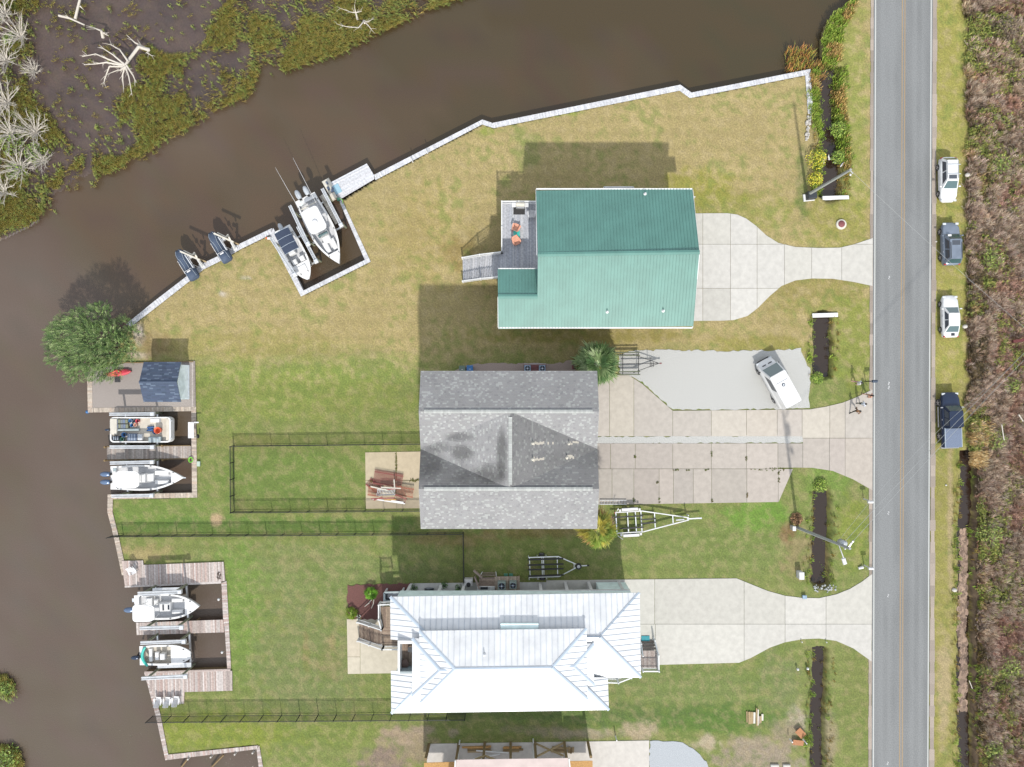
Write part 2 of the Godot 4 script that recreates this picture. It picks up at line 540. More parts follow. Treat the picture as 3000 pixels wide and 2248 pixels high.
func build_ground() -> void:
	land.resize(NX * NZ)
	marsh.resize(NX * NZ)
	height.resize(NX * NZ)
	for g in Geometry2D.offset_polygon(poly(land_outline()), -0.12):
		fill(land, g, 1)
	fill(marsh, poly([-400, 740, 0, 702, 85, 658, 135, 618, 200, 572, 232, 556, 288, 515, 400, 475, 475, 430, 542, 376, 644, 315, 729, 271, 745, 215, 831, 200, 886, 183, 970, 159, 1055, 112, 1157, 64, 1241, 20, 1320, -8, 1420, -40, 1600, -400, -400, -400]), 1)
	fill(marsh, poly([-300, 1950, 0, 1985, 26, 2010, 26, 2040, 0, 2060, -300, 2060]), 1)
	fill(marsh, poly([-300, 2170, 0, 2190, 40, 2212, 52, 2250, 60, 2500, -300, 2500]), 1)
	var low := FastNoiseLite.new()
	low.seed = 4
	low.frequency = 0.05
	low.fractal_octaves = 3
	var mid := FastNoiseLite.new()
	mid.seed = 8
	mid.frequency = 0.28
	mid.fractal_octaves = 4
	mid.fractal_gain = 0.6
	for k in land.size():
		var x := X0 + (k % NX) * CELL
		var z := Z0 + (k / NX) * CELL
		height[k] = 0.0 if land[k] else (-0.70 + mid.get_noise_2d(x, z) * 0.10 if marsh[k] else -1.5)
	for j in range(1, int(32.0 / CELL)):   # the bed of the marsh sinks towards the canal
		for i in range(1, int(58.0 / CELL)):
			var k := j * NX + i
			if marsh[k] == 0 or land[k]: continue
			var cnt := 0
			var all := 0
			for dj in [-9, -4, 0, 4, 9]:
				for di in [-9, -4, 0, 4, 9]:
					all += 1
					if marsh[clampi(j + dj, 0, NZ - 1) * NX + clampi(i + di, 0, NX - 1)]: cnt += 1
			height[k] -= 0.34 * (1.0 - smoothstep(0.55, 1.0, float(cnt) / all)) - 0.02
	for d in DITCHES:
		var ln := smooth_line(d[0], 4)
		for q in ln.size() - 1:
			var a := ln[q]
			var b := ln[q + 1]
			var R: float = d[2] + 0.4
			for j in range(maxi(0, int((minf(a.y, b.y) - R - Z0) / CELL)), mini(NZ - 1, int((maxf(a.y, b.y) + R - Z0) / CELL)) + 1):
				for i in range(maxi(0, int((minf(a.x, b.x) - R - X0) / CELL)), mini(NX - 1, int((maxf(a.x, b.x) + R - X0) / CELL)) + 1):
					var p := Vector2(X0 + i * CELL, Z0 + j * CELL)
					var e := Geometry2D.get_closest_point_to_segment(p, a, b)
					if (q == 0 and e == a and (p - a).dot(b - a) < 0.0) or (q == ln.size() - 2 and e == b and (p - b).dot(b - a) > 0.0): continue
					var dist := p.distance_to(e) + mid.get_noise_2d(p.x * 2.0, p.y * 2.0) * 0.30
					var hh := -1.0 * (1.0 - smoothstep(d[1] - 0.15, d[2], dist))
					var k := j * NX + i
					if land[k] and hh < height[k]: height[k] = hh
	# broad tints of the turf on a coarse grid, then looked up with a little wander so that no edge is clean
	var CN := 129
	var CM := 101
	var coarse := PackedColorArray()
	coarse.resize(CN * CM)
	var tan := A("bfae77")
	var green := A("94a057")
	for j in CM:
		for i in CN:
			var px := (X0 + i) * S + 1500.0
			var py := (Z0 + j) * S + 1124.0
			var c := tan.lerp(green, smoothstep(975.0, 1090.0, py)) if px < 2700.0 else A("b0aa5c")
			coarse[j * CN + i] = c
	var cols := PackedColorArray()
	cols.resize(NX * NZ)
	var small := []
	for b in BLOBS:
		var cb := A(b[4])
		small.append([(b[0] - 1500.0) / S, (b[1] - 1124.0) / S, b[2] / S, b[3] / S, cb, b[5]])
	var brown := A("8d7850")
	var mudc := [A("64524e"), A("544643"), A("6e5c50")]
	for k in land.size():
		var i := k % NX
		var j := k / NX
		var x := X0 + i * CELL
		var z := Z0 + j * CELL
		var n1 := low.get_noise_2d(x * 2.0, z * 2.0)
		var n2 := mid.get_noise_2d(x * 1.2, z * 1.2)
		if land[k] == 0:
			var mc: Color = mudc[0].lerp(mudc[1], clampf(0.5 + n1, 0, 1)).lerp(mudc[2], clampf(n2 + 0.2, 0, 1))
			cols[k] = mc
			continue
		var u := clampf((x - X0) + n2 * 1.2, 0, CN - 1.01)
		var v := clampf((z - Z0) + n1 * 1.6, 0, CM - 1.01)
		cols[k] = coarse[int(v) * CN + int(u)]
	for b in small:
		var rx: float = b[2] * 1.7
		var rz: float = b[3] * 1.7
		for j in range(maxi(0, int((b[1] - rz - Z0) / CELL)), mini(NZ - 1, int((b[1] + rz - Z0) / CELL)) + 1):
			for i in range(maxi(0, int((b[0] - rx - X0) / CELL)), mini(NX - 1, int((b[0] + rx - X0) / CELL)) + 1):
				var k := j * NX + i
				if land[k] == 0: continue
				var x := X0 + i * CELL
				var z := Z0 + j * CELL
				var d := Vector2((x - b[0]) / b[2], (z - b[1]) / b[3]).length() + mid.get_noise_2d(x * 1.7 + 40.0, z * 1.7) * 0.75
				var f: float = b[5] * (1.0 - smoothstep(0.55, 1.25, d))
				if f > 0.0: cols[k] = cols[k].lerp(b[4], f)
	var dry := A("cbb98a")
	var lush := A("7d9444")
	var moss := A("7f8838")
	for k in land.size():
		if land[k] == 0: continue
		var x := X0 + (k % NX) * CELL
		var z := Z0 + (k / NX) * CELL
		var c := cols[k]
		var n2 := mid.get_noise_2d(x * 2.4 - 20.0, z * 2.4)
		var n3 := low.get_noise_2d(x * 3.0 + 90.0, z * 3.0)
		c = c.lerp(dry, clampf(n2 * 1.3 - 0.06, 0.0, 0.6 if z < 0.0 else 0.30))
		c = c.lerp(lush, clampf(-n2 * 1.1 - 0.10 + n3 * 0.6, 0.0, 0.55))
		var mow := 1.0 + 0.05 * sin(z * 5.2 + n3 * 1.5) if z > 15.0 else 1.0 + n3 * 0.12 + 0.03 * sin(z * 4.0)
		c *= mow * rng.randf_range(0.90, 1.10) * (1.05 if z < 0.0 else 0.94)
		if height[k] < -0.05:
			c = c.lerp(moss.lerp(brown, clampf(0.5 + n3 * 1.6, 0, 1)), clampf(-height[k] * 1.4, 0.0, 0.9))
		if x > 49.3 and height[k] > -0.4:
			c = c.lerp(A("6b5844"), smoothstep(49.2, 49.9, x + n2 * 0.8))
		c.a = 1.0
		cols[k] = c
	for cls in 2:
		var verts := PackedVector3Array()
		var vc := PackedColorArray()
		var idx := PackedInt32Array()
		var at := PackedInt32Array()
		at.resize(NX * NZ)
		at.fill(-1)
		for j in NZ - 1:
			for i in NX - 1:
				var q := [j * NX + i, j * NX + i + 1, (j + 1) * NX + i + 1, (j + 1) * NX + i]
				var any := false
				for w in q:
					if (land[w] if cls == 0 else (1 - land[w]) * marsh[w]): any = true
				if not any: continue
				if cls == 1 and (land[q[0]] or land[q[1]] or land[q[2]] or land[q[3]]): continue
				for w in q:
					if at[w] < 0:
						at[w] = verts.size()
						var x: float = X0 + (w % NX) * CELL
						var z: float = Z0 + (w / NX) * CELL
						verts.append(Vector3(x, height[w] + mid.get_noise_2d(x * 4.0, z * 4.0) * 0.02 - (0.02 if height[w] > -0.02 else 0.0), z))
						vc.append(cols[w])
				idx.append_array([at[q[0]], at[q[1]], at[q[2]], at[q[0]], at[q[2]], at[q[3]]])
		var norm := PackedVector3Array()
		norm.resize(verts.size())
		for t in range(0, idx.size(), 3):
			var n := (verts[idx[t + 2]] - verts[idx[t]]).cross(verts[idx[t + 1]] - verts[idx[t]])
			for w in 3: norm[idx[t + w]] += n
		for t in norm.size(): norm[t] = norm[t].normalized()
		var arr := []
		arr.resize(Mesh.ARRAY_MAX)
		arr[Mesh.ARRAY_VERTEX] = verts
		arr[Mesh.ARRAY_NORMAL] = norm
		arr[Mesh.ARRAY_COLOR] = vc
		arr[Mesh.ARRAY_INDEX] = idx
		var am := ArrayMesh.new()
		am.add_surface_from_arrays(Mesh.PRIMITIVE_TRIANGLES, arr)
		solo(am, ["lawn", "marsh_mud"][cls], ["lawn", "mud"][cls], ["mown grass with dry tan and green patches round the three houses", "shallow purplish brown marsh bed across the canal"][cls], ["lawn", "marsh"][cls], "", "structure")
	var st := mb()
	var sky_tint := func(x: float, z: float) -> Color:   # sky reflection painted into the water: olive north east, greyer south west
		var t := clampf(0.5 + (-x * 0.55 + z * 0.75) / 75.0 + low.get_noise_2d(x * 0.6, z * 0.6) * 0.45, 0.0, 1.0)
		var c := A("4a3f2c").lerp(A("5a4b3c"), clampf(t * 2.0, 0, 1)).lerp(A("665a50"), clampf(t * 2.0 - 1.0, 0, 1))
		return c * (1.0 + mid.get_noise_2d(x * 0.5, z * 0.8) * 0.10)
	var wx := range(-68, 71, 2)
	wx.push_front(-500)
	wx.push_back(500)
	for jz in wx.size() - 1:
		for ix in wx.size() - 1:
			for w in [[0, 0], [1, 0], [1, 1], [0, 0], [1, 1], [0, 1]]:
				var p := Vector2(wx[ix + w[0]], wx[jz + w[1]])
				var c: Color = sky_tint.call(clampf(p.x, -70, 70), clampf(p.y, -70, 70))
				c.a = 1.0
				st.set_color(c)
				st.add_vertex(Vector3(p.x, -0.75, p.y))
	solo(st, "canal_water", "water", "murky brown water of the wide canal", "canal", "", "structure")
	var tags := ["beside the green bush and the leaning pole with wildlife", "below the white headwall near the parked van", "crossed by the pole with the transformer", "south of the lowest driveway", "beyond the road along the brush"]
	for q in DITCHES.size():
		var d: Array = DITCHES[q]
		st = mb()
		slab(st, ribbon(smooth_line(d[0], 4), d[1] * 2.0 + 0.5), flat(-0.62), 0.01)
		solo(st, "ditch_water", "ditch", "dark still water in the ditch " + tags[q], "ditch", "", "structure")
	st = mb()
	slab(st, PackedVector2Array([Vector2(63, -500), Vector2(500, -500), Vector2(500, 500), Vector2(63, 500)]), flat(-0.04), 0.01)
	solo(st, "far_ground", M.far_ground, "open brown ground beyond the brush", "ground", "", "structure")


func ground_patch(called: String, pg: PackedVector2Array, y: float, m, label: String, category: String, cols: Array = [], kind := "structure") -> MeshInstance3D:
	var st := mb()
	if cols.size(): st.set_color(cols[0])
	slab(st, ragged(pg, 0.11) if called.begins_with("gravel") or called.ends_with("bed") else pg, flat(y), 0.12)
	return solo(st, called, m, label, category, "", kind)


func ragged(pg: PackedVector2Array, amount: float) -> PackedVector2Array:   # an edge of loose stuff
	var out := PackedVector2Array()
	for i in pg.size():
		var a := pg[i]
		var b := pg[(i + 1) % pg.size()]
		var n := maxi(1, int(a.distance_to(b) / 0.35))
		for k in n: out.append(a.lerp(b, float(k) / n) + Vector2(rng.randf_range(-1, 1), rng.randf_range(-1, 1)) * amount)
	return out


func slabs_of(root: Node3D, outline: PackedVector2Array, cells: Array, y: float, cols: Array) -> void:   # concrete poured in bays; a joint of bare ground shows between them
	for c in cells:
		for inset in Geometry2D.offset_polygon(c, -0.018):
			for r in Geometry2D.intersect_polygons(inset, outline):
				if r.size() < 3: continue
				var st := mb()
				st.set_color(jit(cols[rng.randi() % cols.size()] * 0.87, 0.045))
				slab(st, r, flat(y + rng.randf_range(-0.004, 0.004)), 0.12)
				wpart(st, "slab", "concrete", root)


func curve_poly(flatpx: Array) -> PackedVector2Array:   # closed outline; a point given as [x, y] is rounded, as numbers is a corner
	var out := PackedVector2Array()
	for i in range(0, flatpx.size(), 2):
		out.append(G(flatpx[i], flatpx[i + 1]))
	return out


func cells_x(xs: Array, y0: float, y1: float) -> Array:
	var out := []
	for i in xs.size() - 1:
		out.append(poly([xs[i], y0, xs[i + 1], y0, xs[i + 1], y1, xs[i], y1]))
	return out


func build_roads() -> void:
	var st := mb()
	# the carriageway, its tone worn paler along the wheel tracks
	var n := FastNoiseLite.new()
	n.seed = 21
	n.frequency = 0.04
	for j in 60:
		for i in 24:
			var f := func(a: int, b: int) -> Vector3:
				var py := -300.0 + b * 48.0
				var px := lerpf(2560.0 - (py / 2248.0) * 6.0, 2733.0 - (py / 2248.0) * 12.0, a / 24.0)
				return P(px, py, 0.0) + Vector3(0, 0.030 + 0.05 * (1.0 - absf(a / 12.0 - 1.0)), 0)
			var g := func(a: int, b: int) -> Color:
				var t := a / 24.0
				var track := 0.0
				for c in [0.16, 0.30, 0.70, 0.84]: track += exp(-pow((t - c) / 0.045, 2.0))
				return Color.WHITE * (0.90 + 0.17 * track + 0.16 * n.get_noise_2d(a * 2.5, b * 5.0) - (0.06 if t > 0.5 else 0.0))
			var p := [f.call(i, j), f.call(i + 1, j), f.call(i + 1, j + 1), f.call(i, j + 1)]
			var c := [g.call(i, j), g.call(i + 1, j), g.call(i + 1, j + 1), g.call(i, j + 1)]
			for w in [0, 1, 2, 0, 2, 3]:
				var cc: Color = c[w]
				cc.a = 1.0
				st.set_color(cc)
				st.add_vertex(p[w])
	var road := solo(st, "road", "asphalt", "grey two lane road running north to south", "road", "", "structure")
	# y follows the crown of the carriageway
	for l in [[2565.0, 2558.5, 0.12, "edge_line", "line_white", 0.045], [2728.5, 2717.5, 0.12, "edge_line", "line_white", 0.045], [2643.0, 2634.8, 0.09, "centre_line", "line_yellow", 0.088], [2650.5, 2642.3, 0.09, "centre_line", "line_yellow", 0.088]]:
		st = mb()
		slab(st, ribbon(PackedVector2Array([G(l[0] + 1.0, -300), G(l[1] - 1.2, 2600)]), l[2]), flat(l[5]), 0.012)
		wpart(st, l[3], l[4], road)
	for y in [814.0, 1124.0, 1136.0, 1503.0, 1745.0, 2236.0]:   # survey marks sprayed on the west lane
		st = mb()
		st.set_color(Color.WHITE)
		for a in 2:
			var pts := []
			var ctr := P(2602 - (y - 1500) * 0.003, y, 0.0) + Vector3(0.0, 0.077, 0.0)
			for k in 9:
				var t := PI * (0.0 + k / 8.0 * 1.25) + PI * a
				pts.append(ctr + Vector3(sin(t) * 0.055 * 1.4, 0, (-0.08 if a == 0 else 0.08) + cos(t) * 0.07))
			for k in 8: bar(st, pts[k], pts[k + 1], 0.05, 0.006)
		wpart(st, "road_mark", "white", road)
	for sd in [[2556.0, 2549.0, 0.35, "west"], [2739.0, 2730.0, 0.50, "east"]]:
		st = mb()
		for k in 90:
			var a := -300.0 + k * 32.0
			st.set_color(Color.WHITE * rng.randf_range(0.7, 1.1))
			var w0: float = sd[2] * rng.randf_range(0.75, 1.2)
			var f := func(py: float) -> Vector2: return G(lerpf(sd[0], sd[1], py / 2248.0), py)
			slab(st, ribbon(PackedVector2Array([f.call(a), f.call(a + 32.0)]), w0), flat(0.022), 0.03)
		solo(st, "gravel_shoulder", "verge_gravel", "thin gritty shoulder along the %s edge of the road" % sd[3], "shoulder", "", "structure")

	# --- driveway of the green-roofed house
	var pale := [A("e6e4de"), A("e9e7e2"), A("e2e0d9")]
	var out1 := curve_poly([1960, 626, 2130, 625, 2160, 629, 2185, 640, 2215, 662, 2245, 690, 2280, 712, 2330, 724, 2400, 727, 2460, 726, 2500, 717, 2557, 698, 2556, 838, 2500, 826, 2440, 817, 2380, 816, 2330, 822, 2290, 838, 2255, 868, 2220, 903, 2190, 926, 2150, 938, 2115, 940, 1960, 941])
	var r := thing("driveway", "pale concrete driveway with a round neck serving the green roofed house", "driveway", P(2200, 780))
	r.set_meta("kind", "structure")
	slabs_of(r, out1, cells_x([1940, 2059, 2140, 2218, 2298, 2378, 2466, 2560], 600, 716) + cells_x([1940, 2059, 2140, 2218, 2298, 2378, 2466, 2560], 716, 845) + cells_x([1940, 2059, 2140, 2218, 2298], 845, 950), 0.035, pale)
	# --- driveway of the grey house: older, warmer concrete in many bays
	var warm := [A("ddd5c9"), A("d8d1c8"), A("e0d8cd")]
	var old := [A("cfc6be"), A("c9c1b9"), A("d2c9c0")]
	var outA := curve_poly([1740, 1100, 1842, 1100, 1880, 1124, 1971, 1204, 2372, 1200, 2420, 1192, 2470, 1180, 2510, 1164, 2556, 1142, 2556, 1290, 1740, 1290])
	var outB := curve_poly([1740, 1290, 2556, 1278, 2556, 1437, 2500, 1405, 2440, 1380, 2380, 1371, 2325, 1370, 2281, 1471, 1780, 1479, 1740, 1479])
	r = thing("driveway", "weathered concrete driveway in many joined bays serving the grey house", "driveway", P(2150, 1330))
	r.set_meta("kind", "structure")
	slabs_of(r, outA, cells_x([1700, 1786, 1857, 1971, 2084, 2187, 2277, 2350], 1080, 1279) + cells_x([2350, 2431, 2476, 2560], 1120, 1284), 0.035, warm)
	slabs_of(r, outB, cells_x([1700, 1789, 1861, 1971, 2084, 2187, 2279], 1299, 1374) + cells_x([2279, 2352], 1299, 1371) + cells_x([2352, 2430, 2476, 2560], 1284, 1460) + cells_x([1700, 1793, 1857, 1931, 1973, 2031, 2085, 2188, 2280, 2340], 1374, 1485), 0.035, old)
	st = mb()
	for q in [[1972, 1374, 1988, 4], [2010, 1374, 2020, 5], [2060, 1373, 2080, 5], [2190, 1372, 2250, 6], [2255, 1371, 2275, 7], [2284, 1371, 2296, 8], [2279, 1380, 2283, 9], [2279, 1400, 2284, 12], [2184, 1338, 2188, 12], [2083, 1320, 2086, 18], [1858, 1335, 1862, 6], [2187, 1440, 2190, 20], [2084, 1460, 2088, 10], [1930, 1460, 1934, 12], [1855, 1460, 1858, 12], [1923, 1411, 1930, 5]]:
		for k in 9:
			st.set_color(A(["6f7d3c", "8a7a4a", "7d8a44"][rng.randi() % 3]))
			var c := P(rng.randf_range(q[0], q[2]), q[1] + rng.randf_range(0, q[3]) * 1.0, 0.0)
			for b in 5:
				var d := Vector3(rng.randf_range(-1, 1), 0.6, rng.randf_range(-1, 1)) * 0.09
				tri(st, c + Vector3(0, 0.03, 0), c + d + Vector3(0.05, 0.03, 0), c + d * 0.6 + Vector3(-0.05, 0.03, 0.06), Vector3.UP)
	solo(st, "joint_weeds", "leaf", "small weeds growing in the joints of the old concrete driveway", "weeds", "", "stuff")
	ground_patch("gravel_pad", curve_poly([1845, 1028, 1960, 1026, 2150, 1029, 2300, 1026, 2345, 1022, 2352, 1040, 2362, 1062, 2374, 1080, 2376, 1095, 2372, 1130, 2371, 1198, 1973, 1201, 1882, 1121, 1850, 1104, 1815, 1095, 1815, 1040]), 0.012, "gravel", "pale grey gravel parking pad beside the palm and the white van", "gravel", [])
	ground_patch("gravel_strip", curve_poly([1740, 1281, 2352, 1276, 2352, 1297, 1740, 1301]), 0.010, "gravel", "narrow white gravel strip between the two halves of the old driveway", "gravel", [])
	# --- driveway of the white house
	var new := [A("e4e2db"), A("e6e4de"), A("e1dfd7")]
	var outC := curve_poly([1600, 1701, 2158, 1695, 2200, 1712, 2250, 1732, 2300, 1746, 2350, 1752, 2400, 1753, 2450, 1742, 2490, 1726, 2525, 1705, 2555, 1682, 2553, 1938, 2500, 1900, 2450, 1878, 2400, 1871, 2350, 1873, 2300, 1882, 2255, 1898, 2200, 1928, 2165, 1942, 2050, 1945, 1935, 1948, 1860, 1950, 1600, 1950])
	r = thing("driveway", "smooth pale concrete driveway serving the white roofed house", "driveway", P(2150, 1820))
	r.set_meta("kind", "structure")
	slabs_of(r, outC, cells_x([1600, 1918, 2180, 2300, 2420, 2560], 1670, 1829) + cells_x([1600, 1920, 2180, 2300, 2420, 2560], 1829, 1960), 0.035, new)
	ground_patch("house_slab", poly([1196, 1710, 1360, 1708, 1602, 1706, 1602, 2000, 1196, 1990]), 0.033, "concrete", "concrete floor under the raised white house", "concrete floor", [A("d6d6d4")])
	r = thing("patio", "cream concrete patio at the foot of the wooden stairs", "patio", P(1100, 1900))
	r.set_meta("kind", "structure")
	slabs_of(r, poly([1016, 1815, 1180, 1812, 1260, 1812, 1260, 1971, 1019, 1975]), [poly([1010, 1800, 1055, 1800, 1055, 1925, 1010, 1925]), poly([1010, 1925, 1055, 1925, 1055, 1980, 1010, 1980]), poly([1055, 1800, 1270, 1800, 1270, 1980, 1055, 1980])], 0.03, [A("e6ddca"), A("e3d8c4")])
	r = thing("patio", "tan cracked concrete patio behind the grey house under a pile of railings", "patio", P(1150, 1400))
	r.set_meta("kind", "structure")
	slabs_of(r, poly([1070, 1326, 1300, 1322, 1300, 1489, 1072, 1491]), [poly([1060, 1310, 1160.5, 1310, 1160.5, 1408, 1060, 1408]), poly([1161.5, 1310, 1310, 1310, 1310, 1407, 1161.5, 1407]), poly([1060, 1408, 1161, 1408, 1161, 1495, 1060, 1495]), poly([1161, 1408, 1310, 1408, 1310, 1495, 1161, 1495])], 0.035, [A("dccdb0"), A("d8c9ad")])
	st = mb()
	for q in [[1160.5, 1326, 1405, 0], [1200, 1240, 1407, 1], [1083, 1096, 1408, 1]]:
		for k in 60:
			var c := P(q[0] + rng.randf_range(-2.5, 2.5), rng.randf_range(q[1], q[2]), 0.04) if q[3] == 0 else P(rng.randf_range(q[0], q[1]), q[2] + rng.randf_range(-4, 4), 0.04)
			st.set_color(jit(A("8a8a48"), 0.3))
			for b in 3:
				var d := Vector3(rng.randf_range(-1, 1), 0.7, rng.randf_range(-1, 1)) * 0.09
				tri(st, c, c + d + Vector3(0.05, 0, 0), c + d * 0.6 + Vector3(-0.05, 0, 0.06), Vector3.UP)
	solo(st, "joint_weeds", "leaf", "green weeds in the cracks of the tan patio", "weeds", "", "stuff")
	ground_patch("mulch_bed", poly([1018, 1715, 1200, 1709, 1200, 1760, 1112, 1770, 1108, 1815, 1018, 1813]), 0.035, "mulch", "reddish brown mulch bed with two little palms beside the white house", "mulch bed", [])
	ground_patch("stone_bed", curve_poly([1320, 1090, 1346, 1080, 1370, 1071, 1400, 1066, 1500, 1066, 1600, 1066, 1650, 1062, 1682, 1054, 1700, 1050, 1745, 1060, 1760, 1100, 1740, 1130, 1320, 1130]), 0.02, "gravel_pink", "pinkish stone bed along the north wall of the grey house", "stone bed", [])
	ground_patch("building_slab", curve_poly([1253, 2180, 1600, 2175, 1902, 2170, 1902, 2500, 1240, 2500]), 0.04, "concrete", "bare concrete slab of the unfinished building", "concrete floor", [A("dcd8d2")])
	ground_patch("gravel_heap_pad", curve_poly([1903, 2170, 1940, 2172, 1985, 2172, 2010, 2182, 2040, 2202, 2062, 2226, 2078, 2252, 2085, 2300, 1903, 2300]), 0.03, "gravel_blue", "bluish grey gravel pad beside the unfinished building", "gravel", [])


# ---------------------------------------------------------------- bulkheads and docks
const PALE_BOARDS := ["dfe1e8", "d8dbe2", "e3e5ea", "dcdde4"]
const WOOD_BOARDS := ["cfc2b4", "c4b7aa", "d6cabc", "b9ada1", "cbb8a8"]
const DOCK_BOARDS := ["cfc6c2", "c2b6b1", "d9d1ce", "b8aaa5", "cdbdb7", "bfa9a2"]
const GREY_BOARDS := ["b7afaa", "a9a19c", "c2bab4", "9f9690", "b2a59d"]
const BROWN_BOARDS := ["a89482", "9a8676", "b3a08e", "8d7a6c"]


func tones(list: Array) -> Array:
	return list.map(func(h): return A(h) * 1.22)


func bulk_run(root: Node3D, q: Array, list: Array, y := 0.07, wall_out := true) -> void:   # q: outer a, outer b, inner b, inner a
	var pg := poly(q)
	var d := pg[1] - pg[0]
	var st := mb()
	deck(st, pg, Vector2(-d.y, d.x), 0.145, y, 0.05, tones(list))
	wpart(st, "cap_boards", "board", root, "stuff")
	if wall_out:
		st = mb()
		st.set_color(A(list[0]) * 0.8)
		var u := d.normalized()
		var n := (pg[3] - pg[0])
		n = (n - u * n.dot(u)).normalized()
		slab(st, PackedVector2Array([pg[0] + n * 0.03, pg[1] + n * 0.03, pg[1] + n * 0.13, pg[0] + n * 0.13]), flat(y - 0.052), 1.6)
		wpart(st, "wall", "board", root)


func pile(root: Node3D, px: float, py: float, top: float, r := 0.11, m := "timber") -> void:
	var st := mb()
	var b := P(px, py, 0.0)
	cyl(st, Vector3(b.x, -1.5, b.z), r, top + 1.5, 9)
	wpart(st, "pile", m, root)


func build_docks() -> void:
	var r := thing("bulkhead", "long white plank bulkhead along the canal edge of the green roofed house's lawn", "bulkhead", P(1700, 300))
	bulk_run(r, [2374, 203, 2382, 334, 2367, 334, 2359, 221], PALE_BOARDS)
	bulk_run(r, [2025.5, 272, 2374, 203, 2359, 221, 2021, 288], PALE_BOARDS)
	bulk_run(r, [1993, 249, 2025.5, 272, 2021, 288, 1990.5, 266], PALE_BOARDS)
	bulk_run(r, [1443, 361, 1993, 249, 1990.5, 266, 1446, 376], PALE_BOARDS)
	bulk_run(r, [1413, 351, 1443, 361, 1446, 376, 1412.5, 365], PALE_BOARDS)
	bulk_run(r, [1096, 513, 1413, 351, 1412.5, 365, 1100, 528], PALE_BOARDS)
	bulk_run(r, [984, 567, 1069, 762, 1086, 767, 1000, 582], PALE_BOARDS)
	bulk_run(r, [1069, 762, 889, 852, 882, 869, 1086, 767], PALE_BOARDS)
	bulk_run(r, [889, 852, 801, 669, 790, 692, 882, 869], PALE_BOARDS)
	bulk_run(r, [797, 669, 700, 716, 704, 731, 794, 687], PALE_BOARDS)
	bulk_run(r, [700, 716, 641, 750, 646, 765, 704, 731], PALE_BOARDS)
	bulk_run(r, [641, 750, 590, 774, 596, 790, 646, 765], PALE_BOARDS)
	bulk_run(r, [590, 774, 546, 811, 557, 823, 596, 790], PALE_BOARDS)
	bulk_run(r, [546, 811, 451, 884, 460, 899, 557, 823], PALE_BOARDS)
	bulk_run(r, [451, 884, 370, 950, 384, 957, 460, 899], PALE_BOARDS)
	r = thing("dock_platform", "pale plank dock platform beside the largest boat with a blue mat", "dock", P(1035, 530))
	var st := mb()
	deck(st, poly([1075, 480, 968, 536, 985, 570, 1000, 583, 1034, 563, 1097, 526, 1096, 514]), Vector2(107, -56), 0.145, 0.12, 0.05, tones(PALE_BOARDS))
	wpart(st, "deck_boards", "board", r, "stuff")
	for q in [[1073, 484], [972, 537], [1020, 511], [1090, 510]]: pile(r, q[0], q[1], 0.06)
	# mooring poles that stick out over the canal
	for q in [[1253, 450, 1246, 437, "western"], [1210, 476, 1203, 463, "eastern"]]:
		st = mb()
		tube(st, [P(q[0], q[1], 0.1), P(q[2], q[3], 0.75)], 0.045, 7)
		solo(st, "mooring_whip", "vinyl", "thin white pole over the water, the one %s the dock platform" % ("nearer" if q[0] < 1230 else "farther from"), "pole", "mooring poles on the long bulkhead")

	r = thing("shed_platform", "gravel topped platform with a plank border under the navy shed", "dock", P(410, 1130))
	st = mb()
	slab(st, poly([270, 1085, 378, 1062, 562, 1058, 562, 1195, 271, 1195]), flat(0.05), 0.2)
	wpart(st, "gravel", "gravel_dock", r)
	bulk_run(r, [255, 1070, 258, 1209, 271, 1195, 270, 1070], WOOD_BOARDS)
	bulk_run(r, [258, 1209, 561, 1205, 574, 1192, 271, 1195.5], WOOD_BOARDS)
	st = mb()
	for q in [[262, 1062, 400, 1063], [400, 1063, 567, 1060]]: bar(st, P(q[0], q[1], 0) + Vector3(0, 0.08, 0), P(q[2], q[3], 0) + Vector3(0, 0.08, 0), 0.1, 0.12)
	wpart(st, "edging", "timber", r)
	bulk_run(r, [562, 1058, 572, 1058, 574, 1192, 562, 1192], GREY_BOARDS, 0.07, false)
	r = thing("bulkhead", "weathered plank bulkhead round the two boat slips behind the grey house", "bulkhead", P(570, 1320))
	bulk_run(r, [561, 1205, 561.5, 1309, 576, 1309, 574.5, 1192], WOOD_BOARDS)
	bulk_run(r, [561.5, 1309, 563, 1444, 578, 1458, 576, 1309], WOOD_BOARDS)
	bulk_run(r, [563, 1444, 316, 1449, 331, 1463, 578, 1458], WOOD_BOARDS)
	bulk_run(r, [316, 1449, 315, 1500, 330, 1500, 331, 1463], WOOD_BOARDS)
	bulk_run(r, [315, 1500, 334, 1575, 348, 1572, 330, 1500], WOOD_BOARDS)
	bulk_run(r, [334, 1575, 358, 1686, 372, 1680, 348, 1572], WOOD_BOARDS)
	r = thing("pier", "grey plank pier between the work skiff and the boat with two engines", "pier", P(440, 1327))
	st = mb()
	deck(st, poly([315, 1309, 561, 1307, 561, 1342, 315, 1346]), Vector2(0, 1), 0.14, 0.13, 0.05, tones(GREY_BOARDS))
	wpart(st, "deck_boards", "board", r, "stuff")
	for q in [[311, 1310], [311, 1349], [402, 1348], [480, 1348], [478, 1306]]: pile(r, q[0], q[1], 0.35)
	st = mb()
	bar(st, P(311, 1348.5, 0.05), P(558, 1344, 0.05), 0.07, 0.16)
	bar(st, P(311, 1309, 0.05), P(558, 1306, 0.05), 0.07, 0.16)
	wpart(st, "stringer", "timber", r)

	r = thing("dock", "wide weathered dock with a white chair and a coil of rope on it", "dock", P(510, 1680))
	st = mb()
	deck(st, poly([358, 1643, 420, 1642, 421.5, 1655, 656, 1646, 661, 1702, 563, 1708, 367, 1716]), Vector2(0.03, 1), 0.145, 0.12, 0.05, tones(DOCK_BOARDS))
